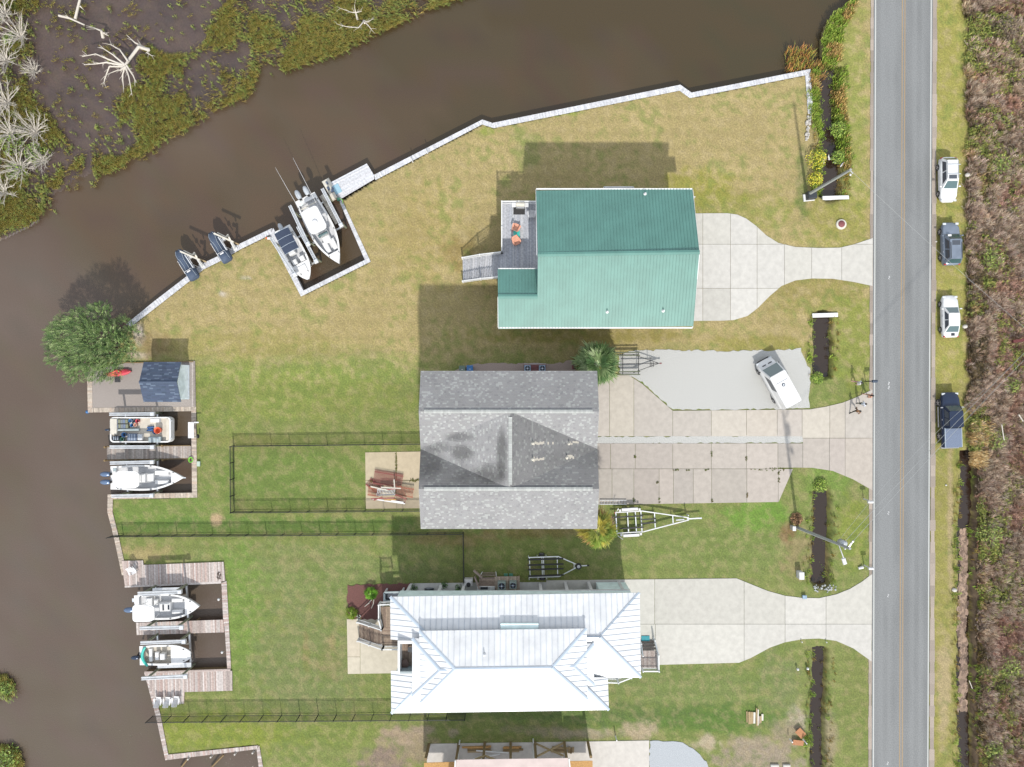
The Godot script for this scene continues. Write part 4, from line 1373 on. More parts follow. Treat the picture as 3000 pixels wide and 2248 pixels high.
# ---------------------------------------------------------------- the house with the white standing-seam roof
func white_house() -> void:
	var r := thing("house", "raised house with a tiered white standing seam metal roof", "house", P(1500, 1900))
	var h1 := 6.2
	var s1 := 0.27
	var LN := slope_plane(P(1500, 1743, h1), Vector2(0, 1), s1)
	var LW := slope_plane(P(1144, 1900, h1), Vector2(1, 0), s1)
	var LS := slope_plane(P(1460, 2086, h1), Vector2(0, -1), s1)
	var LE := slope_plane(P(1783, 2030, h1), Vector2(-1, 0), s1)
	var GE := slope_plane(P(1876, 1860, h1), Vector2(-1, 0), s1)
	var GS := slope_plane(P(1830, 1986, h1), Vector2(0, -1), s1)
	var tone := Color.WHITE
	var rib := Color(0.78, 0.83, 0.89)  # bluish: the shade beside each seam is painted on the rib
	var W := 0.56
	panels(r, "roof_panel", [1143, 1749, 1874, 1737, 1758, 1867, 1262, 1867], LN, Vector2(0, 1), W, 1, "roof_white", tone, rib)
	panels(r, "roof_panel", [1143, 1749, 1262, 1867, 1262, 1878, 1165, 1876, 1144, 1874], LW, Vector2(1, 0), W, 1, "roof_white", tone, rib)
	panels(r, "roof_panel", [1145, 1966, 1215, 1968, 1240, 2000, 1146, 2091], LW, Vector2(1, 0), W, 1, "roof_white", tone, rib)
	panels(r, "roof_panel", [1146, 2091, 1784, 2081, 1695, 1992, 1244, 1996], LS, Vector2(0, 1), W, 1, "roof_white", tone, rib)
	panels(r, "roof_panel", [1784, 2081, 1781, 1986, 1690, 1984, 1695, 1992], LE, Vector2(1, 0), W, 1, "roof_white", tone, rib)
	panels(r, "roof_panel", [1874, 1737, 1878, 1986, 1758, 1868], GE, Vector2(1, 0), W, 1, "roof_white", tone, rib)
	panels(r, "roof_panel", [1878, 1986, 1758, 1868, 1690, 1869, 1690, 1986], GS, Vector2(0, 1), W, 1, "roof_white", tone, rib)
	ridge(r, [rtop(1143, 1749, LN), rtop(1250, 1858, LN)], "seam", 0.3, "hip_cap")
	ridge(r, [rtop(1874, 1737, LN), rtop(1758, 1868, LN), rtop(1690, 1868, LN)], "seam", 0.3, "hip_cap")
	ridge(r, [rtop(1758, 1868, GS), rtop(1878, 1986, GS)], "seam", 0.3, "hip_cap")
	ridge(r, [rtop(1146, 2091, LS), rtop(1225, 2014, LS)], "seam", 0.3, "hip_cap")
	ridge(r, [rtop(1784, 2081, LS), rtop(1710, 2008, LS)], "seam", 0.3, "hip_cap")
	var h2 := 7.6
	var s2 := 0.23
	var UN := slope_plane(P(1475, 1845, h2), Vector2(0, 1), s2)
	var US := slope_plane(P(1475, 2055, h2), Vector2(0, -1), s2)
	var UW := slope_plane(P(1230, 1950, h2), Vector2(1, 0), s2)
	var UE := slope_plane(P(1720, 1950, h2), Vector2(-1, 0), s2)
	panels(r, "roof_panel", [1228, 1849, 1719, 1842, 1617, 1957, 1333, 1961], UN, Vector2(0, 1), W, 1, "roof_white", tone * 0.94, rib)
	panels(r, "roof_panel", [1232, 2059, 1722, 2050, 1617, 1957, 1333, 1961], US, Vector2(0, 1), W, 1, "roof_white", tone, rib)
	panels(r, "roof_panel", [1228, 1849, 1333, 1961, 1232, 2059], UW, Vector2(1, 0), W, 1, "roof_white", tone, rib)
	panels(r, "roof_panel", [1719, 1842, 1617, 1957, 1722, 2050], UE, Vector2(1, 0), W, 1, "roof_white", tone, rib)
	ridge(r, [rtop(1228, 1849, UN), rtop(1333, 1961, UN), rtop(1617, 1957, UN), rtop(1719, 1842, UN)], "seam", 0.3, "hip_cap")
	ridge(r, [rtop(1232, 2059, US), rtop(1333, 1961, US)], "seam", 0.3, "hip_cap")
	ridge(r, [rtop(1722, 2050, US), rtop(1617, 1957, US)], "seam", 0.3, "hip_cap")
	vent_pipe(r, rtop(1419, 1918, UN), "galvanised")
	# the lower hipped ends that run in under the top roof
	var h3 := 7.4
	for e in [[[1207.5, 1950], [1250, 1871], [1250, 2040], [1207, 1871, 1300, 1961, 1209, 2040], [1207, 1871, 1250, 1871, 1322, 1961, 1300, 1961], [1209, 2040, 1250, 2040, 1322, 1961, 1300, 1961], 1.0, 1293.0],
			[[1740.5, 1950], [1700, 1886], [1700, 2008], [1739, 1886, 1680, 1948, 1742, 2008], [1739, 1886, 1700, 1886, 1650, 1948, 1680, 1948], [1742, 2008, 1700, 2008, 1650, 1948, 1680, 1948], -1.0, 1682.0]]:
		var bw := slope_plane(P(e[0][0], e[0][1], h3), Vector2(e[6], 0), s1)
		var bn := slope_plane(P(e[1][0], e[1][1], h3), Vector2(0, 1), s1)
		var bs := slope_plane(P(e[2][0], e[2][1], h3), Vector2(0, -1), s1)
		var apex := Vector2.ZERO
		var ze: float = (P(e[1][0], e[1][1], h3).z + P(e[2][0], e[2][1], h3).z) * 0.5
		var run: float = (P(e[2][0], e[2][1], h3).z - P(e[1][0], e[1][1], h3).z) * 0.5
		var xe := P(e[0][0], e[0][1], h3).x
		apex = Vector2(xe + e[6] * run, ze)
		var inner: float = apex.x + e[6] * 1.1
		var tri_w := PackedVector2Array([Vector2(xe, ze - run), apex, Vector2(xe, ze + run)])
		for q in [[tri_w, bw, Vector2(1, 0)], [PackedVector2Array([Vector2(xe, ze - run), apex, Vector2(inner, ze), Vector2(inner, ze - run)]), bn, Vector2(0, 1)], [PackedVector2Array([Vector2(xe, ze + run), apex, Vector2(inner, ze), Vector2(inner, ze + run)]), bs, Vector2(0, 1)]]:
			for p in strips(q[0], q[2], W):
				var st := mb()
				st.set_color(jit(tone, 0.02))
				slab(st, p, q[1], 0.05, true)
				wpart(st, "roof_panel", "roof_white", r)
		for sg in [-1.0, 1.0]:
			ridge(r, [Vector3(xe, h3, ze + sg * run), up3(bw, apex)], "seam", 0.3, "hip_cap")
		ridge(r, [up3(bw, apex), Vector3(inner, pl_y(bw, apex), ze)], "seam", 0.3, "hip_cap")
	# walls
	var zN := P(1500, 1743, h1).z + 0.5
	var zS := P(1460, 2086, h1).z - 0.5
	var xW := P(1144, 1900, h1).x + 0.5
	var xE := P(1783, 2030, h1).x - 0.5
	var xG := P(1876, 1860, h1).x - 0.5
	var wl := wall_box(r, P(1210, 1900, 6).x, xE, zN, zS, 3.2, h1, "teal_wall")
	wall_box(r, xE, xG, zN, P(1830, 1986, h1).z - 0.5, 0.2, h1, "teal_wall")
	wall_box(r, xW, P(1210, 1900, 6).x, zN, P(1150, 1872, 6.2).z - 0.1, 3.2, h1, "teal_wall")
	wall_box(r, xW, P(1210, 1900, 6).x, P(1150, 1969, 6.2).z + 0.1, zS, 3.2, h1, "teal_wall")
	wall_box(r, P(1232, 1900, h2).x + 0.45, P(1718, 1900, h2).x - 0.45, P(1475, 1845, h2).z + 0.45, P(1475, 2055, h2).z - 0.45, h1 + 0.2, h2, "teal_wall")
	wall_box(r, P(1210, 1900, h3).x + 0.3, P(1740, 1900, h3).x - 0.3, P(1475, 1890, h3).z + 0.2, P(1475, 2008, h3).z - 0.2, h1 + 0.2, h3, "teal_wall")
	windows(r, wl, [-9, -5, -1, 3, 7], 4.7, zS, 1.0)
	var st := mb()
	box(st, P(1522, 1837, 7.15), Vector3(3.7, 0.3, 0.7))
	wpart(st, "bay", "teal_wall", r)
	# columns under the north edge
	for px in [1203, 1293, 1360, 1582, 1656, 1724, 1812]:
		st = mb()
		var b := P(px, 1712.0 - (px - 1200) * 0.0145, 0.0)
		box(st, Vector3(b.x, 1.65, b.z + 0.15), Vector3(0.30, 3.3, 0.30))
		wpart(st, "column", "white", r)
	st = mb()
	bar(st, Vector3(xW, 3.15, P(1500, 1708, 0).z + 0.15), Vector3(xG, 3.15, P(1500, 1702, 0).z + 0.15), 0.3, 0.3)
	wpart(st, "beam", "white", r)
	# balcony let into the west roof
	st = mb()
	deck(st, poly([1168, 1880, 1215, 1880, 1215, 1972, 1168, 1972], 5.4), Vector2(0, 1), 0.14, 5.4, 0.04, tones(BROWN_BOARDS))
	wpart(st, "balcony_boards", "board", r, "stuff")
	var bx := P(1165, 1900, 6.95).x
	wall_box(r, bx, bx + 0.2, P(1165, 1878, 6.95).z, P(1165, 1972, 6.95).z, 5.2, 6.95, "white", "parapet")
	wall_box(r, bx + 0.2, bx + 1.7, P(1165, 1878, 6.95).z, P(1165, 1878, 6.95).z + 0.3, 5.2, 6.95, "white", "parapet")
	wall_box(r, bx + 0.2, bx + 1.7, P(1165, 1970, 6.95).z, P(1165, 1970, 6.95).z + 0.2, 5.2, 6.8, "grey_box", "parapet")
	# western stair and deck
	st = mb()
	deck(st, poly([1113, 1778, 1150, 1778, 1150, 1838, 1117, 1838], 2.6), Vector2(0, 1), 0.14, 2.6, 0.04, tones(BROWN_BOARDS))
	deck(st, poly([1117, 1838, 1150, 1838, 1175, 1870, 1175, 1893, 1119, 1892], 2.6), Vector2(1, 0), 0.14, 2.6, 0.04, tones(BROWN_BOARDS))
	wpart(st, "deck_boards", "board", r, "stuff")
	steps(r, P(1118, 1841, 2.6), P(1119, 1891, 2.6), P(1051, 1827, 0.14), P(1052, 1878, 0.14), 12, BROWN_BOARDS)
	rail(r, [P(1143, 1772, 3.6), P(1109, 1773, 3.6), P(1109, 1818, 3.6), P(1117, 1847, 3.6)], 1.0, "white")
	rail(r, [P(1117, 1847, 3.6), P(1080, 1835, 2.2), P(1046, 1824, 1.05)], 0.95, "white")
	rail(r, [P(1119, 1904, 3.6), P(1081, 1891, 2.2), P(1047, 1879, 1.05)], 0.95, "white")
	rail(r, [P(1119, 1904, 3.6), P(1165, 1904, 3.6)], 1.0, "white")
	for q in [[1120, 1780], [1120, 1890], [1160, 1890]]:
		st = mb()
		var b := P(q[0], q[1], 2.5)
		box(st, Vector3(b.x, 1.27, b.z), Vector3(0.18, 2.5, 0.18))
		wpart(st, "deck_post", "white", r)
	# eastern porch
	st = mb()
	deck(st, poly([1870, 1907, 1924, 1907, 1925, 1957, 1870, 1957], 0.9), Vector2(0, 1), 0.14, 0.9, 0.04, tones(["b5a8a2", "c0b5b0", "ab9d97"]))
	wpart(st, "porch_boards", "board", r, "stuff")
	steps(r, P(1878, 1907, 0.9), P(1924, 1907, 0.9), P(1876, 1878, 0.1), P(1919, 1877, 0.1), 3, ["9d9088", "a89b92"])
	rail(r, [P(1884, 1968, 1.9), P(1931, 1968, 1.9), P(1930, 1921, 1.9), P(1919, 1877, 1.0)], 0.95, "white")
	rail(r, [P(1884, 1922, 1.9), P(1879, 1887, 1.0)], 0.9, "white")
	rail(r, [P(1778, 2001, 2.0), P(1812, 2002, 2.0), P(1850, 1987, 2.0)], 1.0, "white")
	st = mb()
	slab(st, poly([1740, 1975, 1850, 1972, 1808, 1990, 1740, 1990], 1.0), flat(1.0), 0.1)
	wpart(st, "side_porch", "vinyl", r)
	# white-framed opening by the mulch bed; a dark sheet stands for its shade
	var f := thing("framed_opening", "low white framed opening beside the mulch bed, its shade made as a dark sheet", "enclosure", P(1148, 1742, 0))
	st = mb()
	for q in [[1126, 1737, 1178, 1735], [1178, 1735, 1178, 1760], [1178, 1760, 1126, 1762], [1126, 1762, 1126, 1737]]:
		bar(st, P(q[0], q[1], 1.5), P(q[2], q[3], 1.5), 0.2, 0.14)
	wpart(st, "frame", "grey_box", f)
	st = mb()
	slab(st, poly([1128, 1739, 1176, 1737, 1176, 1758, 1128, 1760], 1.2), flat(1.2), 0.06)
	wpart(st, "cover", "dark_glass", f)  # dark sheet for the shade and tarp under the house
	for q in [[1127, 1738], [1177, 1736], [1177, 1759], [1127, 1761]]:
		st = mb()
		var b := P(q[0], q[1], 1.5)
		box(st, Vector3(b.x, 0.7, b.z), Vector3(0.16, 1.4, 0.16))
		wpart(st, "post", "white", f)
	var t := thing("fire_table", "round brown table on the balcony recessed in the white roof", "table", P(1187, 1940, 5.42))
	st = mb()
	lathe(st, Vector3.ZERO, [Vector2(0.05, 0.42), Vector2(0.44, 0.42), Vector2(0.46, 0.45), Vector2(0.44, 0.48), Vector2(0.0, 0.49)], 20)
	part(st, "table_top", "table_brown", t)
	for k in 3:
		st = mb()
		var a := TAU * k / 3.0
		tube(st, [Vector3(cos(a) * 0.3, 0, sin(a) * 0.3), Vector3(cos(a) * 0.2, 0.43, sin(a) * 0.2)], 0.025, 6)
		part(st, "leg", "black", t)
	t = thing("balcony_chair", "dark chair under the roof edge of the balcony", "chair", P(1204, 1899, 5.42))
	st = mb()
	box(st, Vector3(0, 0.42, 0), Vector3(0.5, 0.06, 0.5))
	part(st, "seat", "fan_dark", t)
	st = mb()
	box(st, Vector3(0.25, 0.7, 0), Vector3(0.05, 0.55, 0.5))
	part(st, "backrest", "fan_dark", t)
	for q in [[-1, -1], [1, -1], [1, 1], [-1, 1]]:
		st = mb()
		box(st, Vector3(q[0] * 0.22, 0.2, q[1] * 0.22), Vector3(0.04, 0.4, 0.04))
		part(st, "leg", "fan_dark", t)
	t = thing("door_mat", "teal mat at the foot of the porch steps", "mat", P(1891, 1871, 0.05))
	st = mb()
	bevel_box(st, Vector3(0, 0.03, 0), Vector3(0.9, 0.06, 0.58), 0.02)
	part(st, "mat", "teal", t)


# ---------------------------------------------------------------- the unfinished building at the bottom edge
func unfinished_building() -> void:
	var r := thing("unfinished_building", "unfinished timber building with a pink sheathed roof at the bottom edge", "building", P(1500, 2230))
	var pl := slope_plane(P(1500, 2224, 6.0), Vector2(0, 1), 0.12)
	panels(r, "roof_sheet", [1337, 2227, 1664, 2222, 1700, 2600, 1305, 2610], pl, Vector2(1, 0), 1.22, 0, "pink_sheet")
	var st := mb()
	for q in [[1334, 2228, 1328, 2340], [1667, 2223, 1680, 2335]]: bar(st, rtop(q[0], q[1], pl), rtop(q[2], q[3], pl), 0.12, 0.2)
	wpart(st, "fascia", "white", r)
	for q in [[1242, 2236, 1334, 2233, 1334, 2340, 1242, 2340], [1668, 2231, 1736, 2230, 1738, 2340, 1672, 2340]]:
		for p in strips(poly(q, 3.0), Vector2(1, 0), 1.2, 0.01):
			st = mb()
			slab(st, p, flat(3.0 + rng.randf_range(-0.003, 0.003)), 0.05)
			wpart(st, "floor_sheet", "plywood", r)
	for q in [[1257, 2181, 3.0], [1344, 2179, 3.4], [1420, 2177, 5.7], [1496, 2176, 5.7], [1567, 2175, 5.7], [1653, 2175, 3.4], [1722, 2174, 3.0], [1345, 2230, 5.7], [1655, 2230, 5.7]]:
		st = mb()
		var b := P(q[0], q[1], 0.0)
		box(st, Vector3(b.x, q[2] * 0.5, b.z), Vector3(0.26, q[2], 0.26))
		wpart(st, "post", "timber", r)
	for q in [[1567, 2178, 0.4, 1650, 2215, 3.0], [1650, 2178, 0.4, 1575, 2216, 3.0], [1420, 2215, 3.3, 1392, 2226, 4.6], [1420, 2215, 3.3, 1450, 2226, 4.6]]:
		st = mb()
		bar(st, P(q[0], q[1], q[2]), P(q[3], q[4], q[5]), 0.12, 0.18)
		wpart(st, "brace", "wood_old", r)
	for q in [[1346, 2190, 0.1, 1342, 2226, 4.0], [1561, 2180, 0.1, 1563, 2224, 5.0]]:
		st = mb()
		tube(st, [P(q[0], q[1], q[2]), P(q[3], q[4], q[5])], 0.05, 7)
		wpart(st, "pipe", "white", r)
	# timber lying on the slab
	var piles := [["timber_stack", 1400, 2195, 3.2, 0.5, 6, "plywood", "stack of yellow boards lying under the unfinished building beside a white pipe", 0.03], ["timber_stack", 1500, 2196, 2.2, 0.7, 5, "plywood", "short stack of yellow boards between two posts of the unfinished building", 0.02], ["timber_stack", 1640, 2197, 1.7, 0.7, 5, "wood_old", "offcuts piled behind the crossed braces of the unfinished building", -0.04], ["timber_stack", 1674, 2196, 0.6, 1.4, 5, "wood_old", "upright bundle of brown boards beside the last post of the unfinished building", 1.5]]
	for q in piles:
		var t := thing(q[0], q[7], "timber", P(q[1], q[2], 0.04), q[8])
		for k in q[5]:
			st = mb()
			box(st, Vector3(rng.randf_range(-0.2, 0.2), 0.05 + (k / 3) * 0.10, -0.25 + (k % 3) * 0.22), Vector3(q[3] * rng.randf_range(0.7, 1.0), 0.09, 0.19))
			part(st, "board", [q[6], "timber", "wood_old"][k % 3], t)
	for q in [[1385, 2226, 1465, 2210, 0.2, "long white pipe lying across the timber under the unfinished building"], [1395, 2200, 1490, 2206, 0.25, "shorter white board lying on the yellow timber"]]:
		st = mb()
		tube(st, [P(q[0], q[1], q[4]), P(q[2], q[3], q[4] + 0.05)], 0.07, 7)
		solo(st, "white_pipe", "white", q[5], "pipe")
	var e := [[1347, 2170, 0.3, "white capped pipe stub standing beside the bare soil"], [1562, 2166, 0.3, "white capped pipe stub at the slab edge by the crossed braces"], [1803, 2157, 0.5, "white capped pipe stub standing in the sandy patch"]]
	for q in e:
		st = mb()
		cyl(st, P(q[1 - 1], q[1], 0.0), 0.07, q[2] + 0.5, 8)
		solo(st, "pipe_stub", "white", q[3], "pipe")


# ---------------------------------------------------------------- boats
func loft(st: SurfaceTool, rings: Array, inside: Array, closed := false) -> void:   # skins a row of rings; inside: a point within each ring
	for i in rings.size() - 1:
		var n: int = rings[i].size()
		for k in (n if closed else n - 1):
			var q := (k + 1) % n
			var p := [rings[i][k], rings[i][q], rings[i + 1][q], rings[i + 1][k]]
			var mid: Vector3 = (p[0] + p[1] + p[2] + p[3]) * 0.25
			var out: Vector3 = mid - (inside[i] + inside[i + 1]) * 0.5
			var nn: Vector3 = (p[2] - p[0]).cross(p[3] - p[1])
			face(st, p, nn if nn.dot(out) > 0 else -nn)


func rrect(cx: float, cz: float, lx: float, lz: float, r: float, n := 4, nose := 0.0) -> PackedVector2Array:
	var out := PackedVector2Array()
	for c in [[1, 1, 0.0], [-1, 1, PI / 2], [-1, -1, PI], [1, -1, 1.5 * PI]]:
		for k in n + 1:
			var a: float = c[2] + PI / 2 * k / n
			var bulge: float = nose if c[0] > 0 else 0.0
			out.append(Vector2(cx + c[0] * (lx / 2 - r) + cos(a) * r - bulge * pow(absf(c[1] * (lz / 2 - r) + sin(a) * r) / (lz / 2), 2.0), cz + c[1] * (lz / 2 - r) + sin(a) * r))
	return out


func hull_half(s: float, B: float, stern: float, pw: float, blunt: float) -> float:
	var w := B * 0.5 * lerpf(stern, 1.0, smoothstep(0.0, 0.4, s))
	if s > 0.45: w *= 1.0 - (1.0 - blunt) * pow((s - 0.45) / 0.55, pw)
	return w


func make_hull(t: Node3D, L: float, B: float, D: float, stern := 0.9, pw := 2.3, floor_to := 0.82, blunt := 0.0, m := "gel", floor_m := "gel_floor", rim := 0.2) -> void:   # bow along +x, stern at x = 0
	var st := mb()
	var top := mb()
	var liner := mb()
	st.set_smooth_group(1)
	var N := 18
	var rings := []
	var cen := []
	var gun := []
	for i in N + 1:
		var s := float(i) / N
		var hb := maxf(hull_half(s, B, stern, pw, blunt), 0.015)
		var k := D * 0.75 * pow(maxf(0.0, (s - 0.55) / 0.45), 2.2)
		var g := D * (0.88 + 0.16 * s * s)
		k = minf(k, g - 0.08)
		var x := s * L
		var r := []
		for sg in [-1.0, 1.0]:
			var half := [Vector3(x, k, 0), Vector3(x, k + (g - k) * 0.28, sg * hb * 0.82), Vector3(x, g - 0.05, sg * hb), Vector3(x, g, sg * (hb - 0.015))]
			if sg < 0: half.reverse()
			r.append_array(half.slice(0, 3) if sg < 0 else half)
		rings.append(r)
		cen.append(Vector3(x, (k + g) * 0.5, 0))
		gun.append(Vector3(x, g, hb))
	loft(st, rings, cen)
	st.set_smooth_group(-1)
	face(st, rings[0], Vector3(-1, 0, 0))
	part(st, "hull", m, t)
	var inner := func(i: int) -> Vector3:
		var s := float(i) / N
		return Vector3(clampf(s, 0.07, floor_to) * L, gun[i].y, maxf(hull_half(clampf(s, 0.07, floor_to), B, stern, pw, blunt) - rim, 0.05))
	var i1 := int(floor_to * N)
	var fl := D * 0.88 - 0.50
	for sg in [-1.0, 1.0]:
		for i in N:
			var a: Vector3 = gun[i] * Vector3(1, 1, sg)
			var b: Vector3 = gun[i + 1] * Vector3(1, 1, sg)
			var c: Vector3 = inner.call(i + 1) * Vector3(1, 1, sg)
			var d: Vector3 = inner.call(i) * Vector3(1, 1, sg)
			if i < i1:
				face(top, [a, b, c, d], Vector3.UP)
				var e := Vector3(c.x, fl, c.z)
				var f := Vector3(d.x, fl, d.z)
				face(liner, [d, c, e, f], Vector3(0, 0, -sg))
				face(liner, [f, e, Vector3(e.x, fl, 0), Vector3(f.x, fl, 0)], Vector3.UP)
			else:
				face(top, [a, b, Vector3(b.x, b.y + 0.05, 0), Vector3(a.x, a.y + 0.05, 0)], Vector3.UP)
	var a0: Vector3 = inner.call(0)
	face(top, [Vector3(0, gun[0].y, -gun[0].z), Vector3(0, gun[0].y, gun[0].z), Vector3(a0.x, a0.y, a0.z), Vector3(a0.x, a0.y, -a0.z)], Vector3.UP)
	face(liner, [Vector3(a0.x, a0.y, a0.z), Vector3(a0.x, a0.y, -a0.z), Vector3(a0.x, fl, -a0.z), Vector3(a0.x, fl, a0.z)], Vector3(1, 0, 0))
	var a1: Vector3 = inner.call(i1)
	var xe: float = float(i1) / N * L
	var w1: float = maxf(hull_half(float(i1) / N, B, stern, pw, blunt), 0.05)
	face(liner, [Vector3(xe, gun[i1].y + 0.03, w1 - rim * 0.3), Vector3(xe, gun[i1].y + 0.03, -w1 + rim * 0.3), Vector3(xe, fl, -a1.z), Vector3(xe, fl, a1.z)], Vector3(-1, 0, 0))
	part(top, "gunwale", m, t)
	part(liner, "cockpit", floor_m, t)


func outboard(t: Node3D, z: float, y: float, m: String, sc := 1.0) -> void:
	var st := mb()
	st.set_smooth_group(1)
	var rings := []
	var cen := []
	for q in [[0.10, 0.13, 0.16], [-0.05, 0.22, 0.24], [-0.30, 0.25, 0.27], [-0.55, 0.23, 0.25], [-0.75, 0.16, 0.18], [-0.82, 0.05, 0.06]]:
		var r := []
		for k in 12:
			var a := TAU * k / 12
			r.append(Vector3(q[0] * sc, y + 0.18 + sin(a) * q[2] * sc, z + cos(a) * q[1] * sc))
		rings.append(r)
		cen.append(Vector3(q[0] * sc, y + 0.18, z))
	loft(st, rings, cen, true)
	part(st, "engine_cowl", m, t)
	st = mb()
	box(st, Vector3(0.06, y - 0.05, z), Vector3(0.25, 0.5, 0.22))
	bar(st, Vector3(-0.25, y, z), Vector3(-0.50, y - 0.95, z), 0.16, 0.12)
	lathe(st, Vector3(-0.55, y - 1.0, z), [Vector2(0, -0.1), Vector2(0.13, 0), Vector2(0, 0.1)], 8)
	part(st, "engine_bracket", "black", t)


func hard_top(t: Node3D, cx: float, lx: float, lz: float, y: float, floor_y: float, m: String, nose := 0.0) -> void:
	var st := mb()
	slab(st, rrect(cx, 0, lx, lz, 0.35, 5, nose), flat(y), 0.07, true)
	slab(st, rrect(cx, 0, lx - 0.25, lz - 0.25, 0.3, 5, nose), flat(y + 0.035), 0.035)
	part(st, "hard_top", m, t)
	for q in [[-1, -1], [1, -1], [1, 1], [-1, 1]]:
		st = mb()
		tube(st, [Vector3(cx + q[0] * lx * 0.25, floor_y, q[1] * lz * 0.30), Vector3(cx + q[0] * lx * 0.38, y - 0.05, q[1] * lz * 0.40)], 0.035, 7)
		part(st, "top_post", "aluminium", t)


func block(t: Node3D, called: String, m: String, c: Vector3, s: Vector3, bev := 0.05) -> void:
	var st := mb()
	bevel_box(st, c, s, bev)
	part(st, called, m, t)


func cleats(t: Node3D, L: float, B: float, D: float, blunt := 0.0) -> void:
	for q in [[0.10, -1], [0.10, 1], [0.55, -1], [0.55, 1], [0.86, -1], [0.86, 1]]:
		var st := mb()
		box(st, Vector3(q[0] * L, D * (0.88 + 0.16 * q[0] * q[0]) + 0.05, q[1] * (hull_half(q[0], B, 0.9, 2.3, blunt) - 0.12)), Vector3(0.18, 0.04, 0.05))
		part(st, "cleat", "black", t)


func boat_at(called: String, label: String, sx: float, sy: float, bx: float, by: float, keel: float, D: float) -> Node3D:   # stern and bow as measured at the height of the gunwale
	var a := P(sx, sy, keel + D)
	var b := P(bx, by, keel + D)
	var d := b - a
	return thing(called, label, "boat", Vector3(a.x, keel, a.z), atan2(-d.z, d.x))


func length_of(sx: float, sy: float, bx: float, by: float, h: float) -> float:
	return P(sx, sy, h).distance_to(P(bx, by, h))


